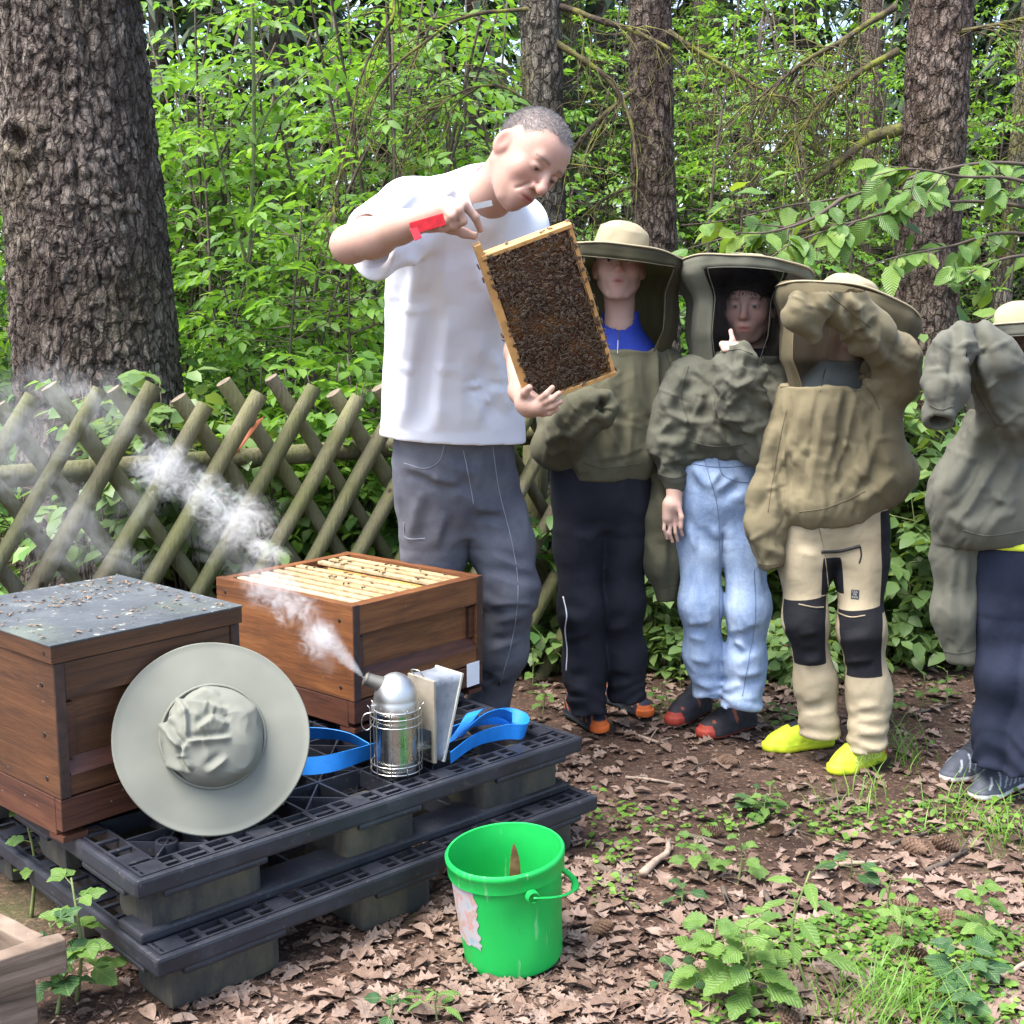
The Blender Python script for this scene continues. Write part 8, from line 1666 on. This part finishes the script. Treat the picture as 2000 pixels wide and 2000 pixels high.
def boy_three():
    d = 3.84; b = pz(1650, 1480, 0); root = empty("person", (b[0], b[1], 0), "person in khaki and black trousers and neon shoes, khaki sleeve raised over the face", "person")
    H = Head(py(1668, 640, d + .10), (-0.30, -0.92, -0.1), (0.2, -0.05, 1), 0.93, True); nb = py(1640, 740, d + .06); Sl, Sr = py(1552, 795, d), py(1712, 770, d); Er, Wr = py(1752, 700, d - .12), py(1625, 570, d - .27)
    fd = hands_grid((0.72, 3.45, 0.62), (1.42, 4.14, 1.62), 0.0055); H.field(fd); fd.chain([H.w(-0.03, 0, -0.04), nb, py(1640, 830, d + .02)], [0.049, 0.048, 0.08], 0.03); fd.chain([py(1640, 800, d + .02), Sr, Er, Wr * .85 + Er * .15], [0.05, 0.036, 0.034, 0.024], 0.02); fd.chain([py(1640, 800, d + .02), Sl, py(1515, 930, d), py(1500, 1050, d - .03)], [0.05, 0.036, 0.032, 0.022], 0.02)
    me = fd.mesh("body"); paint(me, lambda P: np.clip(H.tone(P, SKIN_C, RED_C), 0, 1)); link("body", me, M_SKIN, root); H.eyes(root); H.hair(root, M_HAIR_BR, 0.005, 0.010, slope=0.5, base=0.02, fringe=True)
    fd = Field((0.80, 3.60, 1.00), (1.24, 4.16, 1.36), 0.0055); fd.loft(secs([(1630, 830, d + .01, .15, .105, 0), (1630, 770, d + .01, .145, .10, 0), (1634, 735, d + .03, .10, .085, 0), (1640, 705, d + .05, .062, .060, 0)]), 0, 'add', 2.2); obj_field("shirt", fd, simple("blue_grey_shirt", (0.075, 0.105, 0.125), 0.8, var=.2), root, 1); mb = MB(); mb.tube([py(1612, 720, d - .06), py(1606, 745, d - .10), py(1602, 765, d - .112)], 0.0018, 5); mb.build("zip", M_NAIL, root)
    fd = Field((0.60, 3.42, 0.34), (1.42, 4.20, 1.44), 0.0052)
    fd.loft(secs([(1622, 1010, d, .135, .100, 0), (1626, 985, d, .165, .122, 0), (1640, 920, d, .185, .132, 0), (1640, 850, d, .180, .130, 0), (1636, 790, d, .172, .125, 0), (1632, 752, d, .165, .115, 0)]), 0, 'add', 2.4); fd.plane(py(1551, 1012, d), unit((0.40, 0, -1.0))) if False else None
    fd.ball(py(1735, 925, d + .03), (0.085, 0.08, 0.075), 0.07); fd.ball(py(1590, 985, d - .06), (0.09, 0.07, 0.055), 0.06)
    fd.chain([Sl, py(1528, 870, d - .01), py(1506, 960, d - .02), py(1492, 1030, d - .04), py(1498, 1090, d - .05)], [0.056, 0.052, 0.052, 0.056, 0.036], 0.04); fd.chain([py(1492, 1040, d - .04), py(1510, 1105, d - .06)], [0.05, 0.028], 0.03)
    fd.chain([Sr, py(1745, 735, d - .06), Er], [0.074, 0.070, 0.062], 0.05); fd.chain([Er, py(1700, 655, d - .20), py(1648, 590, d - .26), py(1622, 555, d - .27)], [0.058, 0.052, 0.044, 0.034], 0.035); fd.chain([py(1622, 556, d - .27), py(1585, 580, d - .29), py(1566, 615, d - .30), py(1592, 655, d - .28)], [0.036, 0.046, 0.044, 0.020], 0.03); fd.cone(py(1604, 640, d - .26), py(1622, 690, d - .24), 0.016, 0.034, 0.02, 'sub')
    fd.warp(lambda p: 0.008 * vnoise(p * 5, 2), 0.05); cut_end(fd, py(1506, 1112, d - .06), (0.35, -0.1, -1)); fd.loft(secs([(1626, 800, d, .125, .088, 0), (1626, 730, d, .135, .092, 0)]), 0.004, 'sub', 2.4); sm_ = obj_field("smock", fd, M_JK3, root, 1, mixf(0.5, 61, line_folds([[(1240, 850), (1240, 1200), (1260, 1480)], [(1290, 840), (1280, 1300)], [(1340, 900), (1310, 1200), (1300, 1450)], [(1400, 860), (1360, 1150), (1330, 1350)], [(1460, 880), (1400, 1200), (1370, 1400)], [(1530, 830), (1490, 1100), (1430, 1350)], [(1600, 860), (1550, 1120), (1480, 1330)], [(1690, 980), (1600, 1250), (1500, 1380)], [(1710, 1080), (1640, 1280), (1560, 1400)], [(1790, 1250), (1700, 1360), (1600, 1420)], [(1480, 330), (1440, 440), (1450, 560)], [(1560, 330), (1600, 440), (1640, 560)], [(1640, 560), (1760, 640)], [(1520, 620), (1640, 720)], [(1700, 480), (1600, 540), (1500, 640)], [(1460, 590), (1520, 690), (1580, 760)], [(1580, 760), (1650, 810), (1720, 880)], [(1340, 330), (1310, 400), (1300, 470)], [(1400, 330), (1420, 450)], [(1190, 1020), (1140, 1250), (1080, 1450)], [(1170, 1200), (1190, 1350), (1200, 1500)], [(1050, 1480), (1090, 1600), (1150, 1700)], [(1100, 1620), (1230, 1700)], [(1080, 1640), (1180, 1780)], [(1120, 1300), (1060, 1500)], [(1740, 900), (1720, 1100), (1760, 1260)], [(1660, 620), (1780, 720)], [(1520, 420), (1560, 560)]], 0.015, 9, None, 0.3882, 1050, 430, 9), rand_folds((1520, 755, 1720, 1010), 44, 98, 9, 133, 0.0026, 5.7, 91), rand_folds((1560, 540, 1790, 760), 38, 40, 24, 95, 0.0031, 5.7, 92), rand_folds((1455, 820, 1540, 1110), 27, 100, 13, 104, 0.0031, 5.7, 93))); mb = MB()
    M_SM = simple('khaki_smock_seam', (0.110, 0.086, 0.051), 0.9)
    for ln in ([(1624, 702), (1663, 730), (1700, 765), (1718, 800)], [(1524, 756), (1580, 752), (1640, 748)], [(1560, 1000), (1620, 990), (1690, 960)], [(1536, 800), (1515, 900), (1500, 1000)], [(1470, 1095), (1500, 1104), (1525, 1100)], [(1700, 640), (1650, 600), (1618, 575)]): seam(sm_, ln, d, M_SM, root, 0.0013)
    bc = py(1656, 588, d + .06); hat_and_veil(root, bc, (0.27, 0.14, 1), 0.218, (0, 0), 0.086, 0.075, py(1640, 765, d + .03), 0.150, 0.105, 0, (205, 285), 0.14, M_JK3, tulle('dark_veil_mesh', 0.62, (0.035, 0.028, 0.02)), 9, None, bulge=0.02, waist=0.17, hood_mat=thin(M_JK3, 0.4, (0.40, 0.32, 0.18)))
    L = [py(1580, 990, d), py(1572, 1100, d - .01), py(1574, 1210, d - .04), py(1592, 1330, d), py(1600, 1425, d)]; Rr = [py(1672, 990, d + .02), py(1680, 1100, d - .01), py(1682, 1230, d - .06), py(1698, 1350, d - .05), py(1695, 1455, d - .08)]
    fd = legs_field((0.72, 3.52, 0.03), (1.30, 4.10, 0.98), L, Rr, [.086, .073, .061, .058, .062], [.090, .077, .064, .060, .060], secs([(1630, 1040, d, .145, .10, 0), (1630, 985, d, .150, .108, 0), (1632, 930, d, .145, .105, 0)]), seed=71); me = fd.mesh("trousers", 1); crease(me, leg_folds(71, line_folds([[(1300, 200), (1420, 230)], [(1390, 60), (1480, 120)], [(1330, 960), (1440, 930)], [(1320, 1020), (1500, 1000)], [(1560, 1000), (1720, 980)], [(1580, 1060), (1740, 1040)], [(1570, 1120), (1750, 1110)], [(1320, 620), (1420, 600)], [(1530, 640), (1680, 620)], [(1540, 760), (1690, 740)], [(1400, -40), (1560, 20)], [(1640, -60), (1560, 40)], [(1340, 760), (1430, 740)]], 0.010, 7, None, 0.3882, 1050, 1000, 12)))
    def pcol(P):
        m = np.full(len(P), -1.0); f = lambda *q: np.min(np.stack([np.asarray(x, float) for x in q]), 0)
        for ch, s in ((L, 0), (Rr, 1)):
            A = np.array(ch); cx = np.interp(P[:, 2], A[::-1, 2], A[::-1, 0]); cy = np.interp(P[:, 2], A[::-1, 2], A[::-1, 1]); dx, dy, z = P[:, 0] - cx, P[:, 1] - cy, P[:, 2]; near = 0.115 - np.hypot(dx, dy); zk = ch[2][2]
            m = np.maximum(m, f(near, zk + 0.075 + 0.15 * dx - z, z - zk + 0.135 - 0.1 * dx, -0.006 - dy, 0.046 + 0.1 * (z - zk) - dx, dx + 0.072))
            m = np.maximum(m, f(near, z - zk - 0.06, 0.80 - z, dx - 0.045)) if s else np.maximum(m, f(near, z - zk - 0.085, zk + 0.20 - z, dx - 0.034))
        m = np.clip(m / 0.03 * 0.5 + 0.5, 0, 1); return np.stack([m, m, m], -1)
    paint(me, pcol); t = link("trousers", me, two_tone(), root); M_K = simple("black_webbing", (0.012, 0.012, 0.014), 0.6); seam(t, [(1604, 1078), (1640, 1076), (1680, 1066)], d, M_K, root, 0.005, "zip"); seam(t, [(1680, 1068), (1682, 1085), (1678, 1100)], d, M_K, root, 0.0025, "zip_pull"); M_T = simple("khaki_seam", (0.25, 0.205, 0.13), 0.8)
    seam(t, [(1560, 1180), (1590, 1186), (1608, 1186)], d, M_T, root, 0.0025); seam(t, [(1626, 1192), (1660, 1205), (1690, 1202)], d, M_T, root, 0.0025); seam(t, [(1592, 1000), (1610, 1080), (1618, 1150)], d, M_T, root, 0.0018)
    pp = None; hit = bvh(t).ray_cast(Vector(_C), Vector(unit(ray(1670, 1161))))
    if hit[0] is not None:
        c = np.array(hit[0]); nn = np.array(hit[1]); xx = unit(np.cross((0, 0, 1), nn)); yy = np.cross(nn, xx); mb = MB(); mb.box(c + nn * 0.0012, (0.023, 0.028, 0.0016), np.array([xx, yy, nn])); pt = mb.build("badge", M_K, root)
        for k, tx_ in enumerate(("COL", "OR", "KIDS")): text_on(pt, tx_, c + yy * (0.0082 - 0.0082 * k), xx, yy, 0.0085, simple("badge_print", (0.45, 0.45, 0.43), 0.6, var=.05), pt, "lettering", 0.01)
    NEON = (0.50, 0.62, 0.035); lst = []
    for h, tt in (((1645, 1447), (1490, 1462)), ((1728, 1476), (1622, 1512))):
        a, q2 = pz(*h, 0), pz(*tt, 0); dr = unit(q2 - a); lst.append((shoe(root, q2 - dr * .252, q2, NEON, ((0.58, 0.66, 0.03), (0.42, 0.48, 0.03)), L=0.252), dr))
    (so, tf), dr = lst[1]; side = -1
    def lp(x, y, z): return tf(np.array([[x, y, z]]))[0]
    # black tongue, red heel tab, lettering on the side towards the camera
    mb = MB(); bv_ = bvh(so); pts = []; nrm_ = []
    for (s2, tf2) in [l[0] for l in lst]:
        bb = bvh(s2); Vt = []; Ft = []
        for i in range(7):
            for j in range(5):
                p = tf2(np.array([[0.118 + 0.052 * i / 6, -0.017 + 0.034 * j / 4, 0.2]]))[0]; h = bb.ray_cast(Vector(p), Vector((0, 0, -1))); Vt.append(np.array(h[0] + h[1] * 0.0012) if h[0] is not None else p)
        for i in range(6):
            for j in range(4): q = i * 5 + j; Ft.append((q, q + 5, q + 6, q + 1))
        link("tongue", mesh_np("tongue", np.array(Vt), Ft), M_K, s2)
        Vt = []; Ft = []
        for i in range(7):
            for j in range(7):
                aa = R(110) + R(140) * j / 6; o_ = np.array([0.045, 0, 0.028 + 0.045 * i / 6]); dv = np.array([math.cos(aa), math.sin(aa), 0]); p0, p1 = tf2(np.array([o_ + dv * 0.12, o_])); h = bb.ray_cast(Vector(p0), Vector(p1 - p0).normalized()); Vt.append(np.array(h[0] + h[1] * 0.0014) if h[0] is not None else p1)
        for i in range(6):
            for j in range(6): q = i * 7 + j; Ft.append((q, q + 1, q + 8, q + 7))
        link("heel_tab", mesh_np("heel_tab", np.array(Vt), Ft), simple("red_heel_tab", (0.48, 0.035, 0.045), 0.5), s2)
    yl = unit(lp(0.1, 1, 0) - lp(0.1, 0, 0)); s_side = 1 if yl @ (_C - lp(0.1, 0, 0)) > 0 else -1; xd = (lp(0.05, 0, 0) - lp(0.2, 0, 0)) if s_side * (np.cross(unit(lp(0.05, 0, 0) - lp(0.2, 0, 0)), EZ) @ yl) > 0 else (lp(0.2, 0, 0) - lp(0.05, 0, 0))
    text_on(so, "STRAUSS", lp(0.125, 0.062 * s_side, 0.048), xd, EZ + 0.35 * unit(-yl * s_side), 0.036, simple("lime_lettering", (0.70, 0.85, 0.22), 0.5, var=.05), so, "lettering", 0.08)
boy_three()

# ---------------------------------------------------------------- boy at the edge, sleeve hanging from his raised hand
def boy_four():
    d = 3.50; b = pz(1980, 1560, 0); root = empty("person", (b[0], b[1], 0), "person in dark navy trousers and running shoes, sage sleeve dangling empty from a raised arm", "person")
    H = Head(py(2012, 690, d + .05), (-0.45, -0.88, -0.05), (0, 0, 1), 0.93, True); nb = py(2012, 790, d + .07); Sl, Sr = py(1925, 850, d + .03), py(2070, 830, d + .03); E, W = py(1985, 790, d - .14), py(1882, 632, d - .22)
    fd = hands_grid((1.02, 3.12, 0.80), (1.78, 3.86, 1.52), 0.0055); H.field(fd); fd.chain([H.w(-0.03, 0, -0.04), nb, py(2000, 900, d + .02)], [0.049, 0.048, 0.07], 0.03); fd.chain([py(2000, 850, d + .02), Sl, py(1965, 830, d - .06), E, W * .8 + E * .2], [0.05, 0.036, 0.036, 0.034, 0.022], 0.02)
    me = fd.mesh("body"); paint(me, lambda P: np.clip(H.tone(P, SKIN_C, RED_C), 0, 1)); link("body", me, M_SKIN, root); H.eyes(root); H.hair(root, M_HAIR_DK, 0.005, 0.010, slope=0.5, base=0.02, fringe=True)
    fd = Field((0.98, 3.08, 0.28), (1.72, 3.90, 1.36), 0.0052)
    fd.loft(secs([(1985, 1048, d, .150, .110, 0), (1975, 1020, d, .185, .132, 0), (1965, 960, d, .195, .138, 0), (1980, 890, d, .175, .125, 0), (1995, 830, d + .02, .155, .112, 0), (2000, 800, d + .02, .14, .10, 0)]), 0, 'add', 2.4); fd.ball(py(1872, 965, d), (0.065, 0.07, 0.075), 0.08); fd.ball(py(1915, 1030, d - .05), (0.09, 0.08, 0.045), 0.06); 
    fd.chain([py(1960, 880, d - .04), E, py(1925, 700, d - .20), py(1886, 634, d - .22)], [0.080, 0.078, 0.062, 0.024], 0.04); fd.chain([py(1882, 630, d - .22), py(1858, 690, d - .25), py(1844, 750, d - .27), py(1838, 792, d - .28)], [0.024, 0.050, 0.054, 0.042], 0.012); fd.chain([py(1837, 792, d - .28), py(1836, 816, d - .29)], [0.036, 0.038], 0.012); cz = py(1835, 822, d - .30); cd = unit(unit(cz - py(1844, 750, d - .27)) + np.array([0, -0.5, 0]))
    fd.chain([py(1885, 1000, d + .03), py(1872, 1090, d + .03), py(1870, 1190, d + .03), py(1880, 1285, d + .03)], [0.066, 0.062, 0.060, 0.042], 0.05)
    fd.warp(lambda p: 0.008 * vnoise(p * 5, 2), 0.05); cut_end(fd, py(1880, 1290, d + .03), (0, 0, -1)); cut_end(fd, cz + cd * 0.004, cd, 0.05); fd.cone(cz - cd * 0.05, cz + cd * 0.06, 0.026, 0.030, 0, 'sub'); smk4 = obj_field("smock", fd, M_JK4, root, 1, mixf(0.4, 81, line_folds([[(320, 130), (330, 230), (340, 330)], [(300, 160), (250, 230), (220, 300)], [(260, 200), (245, 320), (240, 430)], [(300, 280), (290, 450)], [(330, 160), (380, 250), (420, 330)], [(390, 140), (440, 240), (480, 330)], [(380, 260), (420, 360), (450, 450)], [(420, 330), (550, 300)], [(430, 420), (490, 500), (540, 560)], [(420, 520), (350, 640), (280, 760)], [(480, 600), (400, 740), (330, 860)], [(540, 640), (460, 780), (380, 900)], [(360, 620), (260, 760)], [(520, 760), (400, 920)], [(300, 940), (290, 1250)], [(340, 960), (330, 1330)], [(380, 1000), (370, 1300)], [(250, 340), (330, 380)], [(210, 360), (230, 450)], [(440, 860), (520, 820)], [(280, 830), (380, 900)]], 0.016, 10, None, 0.5435, 1700, 550, 10), rand_folds((1800, 610, 1900, 820), 33, 90, 13, 85, 0.0031, 5.7, 101), rand_folds((1880, 640, 2000, 830), 24, 50, 18, 104, 0.0031, 6.1, 102), rand_folds((1830, 830, 2000, 1045), 33, 115, 15, 114, 0.0026, 6.1, 103), rand_folds((1825, 1040, 1920, 1290), 24, 90, 8, 133, 0.0026, 6.1, 104)))
    M_SM = simple('sage_seam', (0.074, 0.070, 0.054), 0.9)
    for ln in ([(1945, 830), (1905, 760), (1885, 680)], [(1880, 1035), (1930, 1046), (2000, 1036)], [(1815, 790), (1838, 800), (1862, 792)], [(1838, 1270), (1870, 1276), (1905, 1270)]): seam(smk4, ln, d, M_SM, root, 0.0013)
    bc = py(2008, 640, d + .05); hat_and_veil(root, bc, (-0.04, 0.10, 1), 0.212, (0, 0), 0.086, 0.075, py(2005, 815, d + .03), 0.145, 0.10, 0, (215, 300), 0.10, M_JK4, M_TULLE, 12)
    L = [py(1962, 1080, d), py(1962, 1200, d), py(1962, 1310, d - .03), py(1948, 1420, d), py(1940, 1485, d)]; Rr = [py(2050, 1080, d - .02), py(2042, 1200, d - .03), py(2030, 1320, d - .07), py(2012, 1430, d - .05), py(2005, 1505, d - .06)]
    fd = legs_field((1.18, 3.22, 0.03), (1.72, 3.78, 0.92), L, Rr, [.092, .082, .070, .062, .058], [.092, .082, .070, .064, .060], secs([(2005, 1130, d, .145, .10, 0), (2005, 1075, d, .148, .105, 0), (2005, 1030, d, .14, .10, 0)]), seed=91); obj_field("trousers", fd, M_NAVY4, root, 1, leg_folds(91))
    fd = Field((1.20, 3.24, 0.74), (1.70, 3.76, 0.90), 0.006); fd.loft(secs([(2005, 1062, d, .160, .118, 0), (2005, 1020, d, .160, .118, 0)]), 0, 'add', 2.4); obj_field("shirt_hem", fd, simple("neon_yellow_shirt", (0.62, 0.72, 0.04), 0.7, var=.1), root, 1)
    for h, tt in (((1960, 1490), (1843, 1530)), ((2030, 1520), (1900, 1568))): a, q2 = pz(*h, 0), pz(*tt, 0); dr = unit(q2 - a); shoe(root, q2 - dr * .255, q2, (0.055, 0.060, 0.078), ((0.62, 0.60, 0.56), (0.52, 0.07, 0.05)), stripe=(0.32, 0.33, 0.36), accent=None, laces=(0.02, 0.02, 0.025), L=0.255)
boy_four()

# ================================================================== SMOKE
def smoke_mat(name, dens, nscale, lo, hi, cone=False, dist=1.5):
    m = bpy.data.materials.new(name); m.use_nodes = True; t = m.node_tree; t.nodes.clear(); n = NT.__new__(NT); n.m = m; n.t = t; n.bsdf = None; n.out = t.nodes.new("ShaderNodeOutputMaterial")
    tc = n.n("ShaderNodeTexCoord"); sx = n.n("ShaderNodeSeparateXYZ"); n.l(tc.outputs["Object"], sx.inputs[0])
    if cone:
        w = n.math('ADD', n.math('MULTIPLY', n.math('ADD', sx.outputs[0], 1.0), 0.46), 0.07); rho = n.math('DIVIDE', n.math('SQRT', n.math('ADD', n.math('MULTIPLY', sx.outputs[1], sx.outputs[1]), n.math('MULTIPLY', sx.outputs[2], sx.outputs[2]))), w)
        fall = n.math('MULTIPLY', n.math('SUBTRACT', 1.0, n.math('MINIMUM', rho, 1.0)), n.math('MINIMUM', n.math('MULTIPLY', n.math('SUBTRACT', 1.0, sx.outputs[0]), 1.3), 1.0)); thin = n.math('DIVIDE', 0.30, n.math('ADD', w, 0.05))
    else:
        ln = n.n("ShaderNodeVectorMath"); ln.operation = 'LENGTH'; n.l(tc.outputs["Object"], ln.inputs[0]); fall = n.math('SUBTRACT', 1.0, n.math('MINIMUM', ln.outputs["Value"], 1.0)); thin = 1.0
    geo = n.n("ShaderNodeNewGeometry"); nz = n.noise(geo.outputs["Position"], nscale, 5, 0.55, dist)
    q = n.math('ADD', nz, n.math('MULTIPLY', fall, 0.35 if not cone else 0.5)); mr = n.n("ShaderNodeMapRange"); mr.interpolation_type = 'SMOOTHSTEP'; n.l(q, mr.inputs[0]); mr.inputs[1].default_value = lo; mr.inputs[2].default_value = hi; mr.inputs[3].default_value = 0; mr.inputs[4].default_value = dens
    d = n.math('MULTIPLY', mr.outputs[0], n.math('MINIMUM', n.math('MULTIPLY', fall, 2.6), 1.0)); d = n.math('MULTIPLY', d, thin) if thin != 1.0 else d
    vs = n.n("ShaderNodeVolumeScatter"); vs.inputs["Color"].default_value = (0.96, 0.965, 0.98, 1); vs.inputs["Anisotropy"].default_value = 0.15; n.l(d, vs.inputs["Density"]); n.l(vs.outputs[0], n.out.inputs["Volume"]); return m
smk = empty("smoke", NOZ, "white smoke curling from the smoker past the hives to the fence", "smoke"); smk["kind"] = "stuff"
def puff(c, r, mat, x=None, cone=False):
    bm = bmesh.new()
    if cone:
        bmesh.ops.create_cone(bm, cap_ends=True, segments=24, radius1=0.08, radius2=1.0, depth=2.0); bmesh.ops.rotate(bm, verts=bm.verts, cent=(0, 0, 0), matrix=Matrix.Rotation(PI / 2, 3, 'Y'))
    else: bmesh.ops.create_icosphere(bm, subdivisions=3, radius=1.0)
    me = bpy.data.meshes.new("puff"); bm.to_mesh(me); bm.free(); me.materials.append(mat); o = bpy.data.objects.new("puff", me); COL.objects.link(o); o.parent = smk; o.matrix_parent_inverse = Matrix.Translation(smk.location).inverted()
    X = unit(x if x is not None else (1, 0, 0)); Y = unit(np.cross((0, 0, 1), X)); Z = np.cross(X, Y); r = (r, r, r) if np.isscalar(r) else r
    o.matrix_basis = Matrix(((X[0] * r[0], Y[0] * r[1], Z[0] * r[2], c[0]), (X[1] * r[0], Y[1] * r[1], Z[1] * r[2], c[1]), (X[2] * r[0], Y[2] * r[1], Z[2] * r[2], c[2]), (0, 0, 0, 1)))
M_S1 = smoke_mat("smoke_jet", 28, 24, 0.52, 0.86, True, 2.0); M_S2 = smoke_mat("smoke_wisps", 14, 19, 0.56, 0.88, dist=2.8); M_S3 = smoke_mat("thin_smoke", 2.2, 11, 0.50, 0.86, dist=2.6)
j1 = py(590, 1195, 2.96); puff((NOZ + j1) / 2, (np.linalg.norm(j1 - NOZ) / 2, 0.066, 0.066), M_S1, j1 - NOZ, True)
for u, v, d, r, m in ((620, 1250, 2.93, (.06, .05, .07), 2), (575, 1185, 2.98, (.08, .055, .075), 2), (530, 1145, 3.05, (.10, .06, .08), 2), (490, 1115, 3.15, (.10, .06, .06), 3), (640, 1290, 2.92, (.05, .04, .05), 3), (520, 1075, 3.45, (.09, .06, .05), 2), (465, 1015, 3.58, (.15, .09, .12), 2), (395, 965, 3.6, (.11, .07, .09), 2),
                      (318, 915, 3.62, (.125, .08, .12), 2), (270, 985, 3.62, (.10, .06, .08), 3), (420, 1060, 3.6, (.12, .07, .08), 3), (215, 800, 3.62, (.14, .08, .14), 3), (40, 860, 3.55, (.24, .1, .24), 3), (130, 1030, 3.45, (.18, .08, .18), 3), (120, 760, 3.6, (.16, .08, .10), 3), (240, 1090, 3.4, (.14, .07, .06), 3)): puff(py(u, v, d), r, M_S2 if m == 2 else M_S3, (1, 0, -0.4))
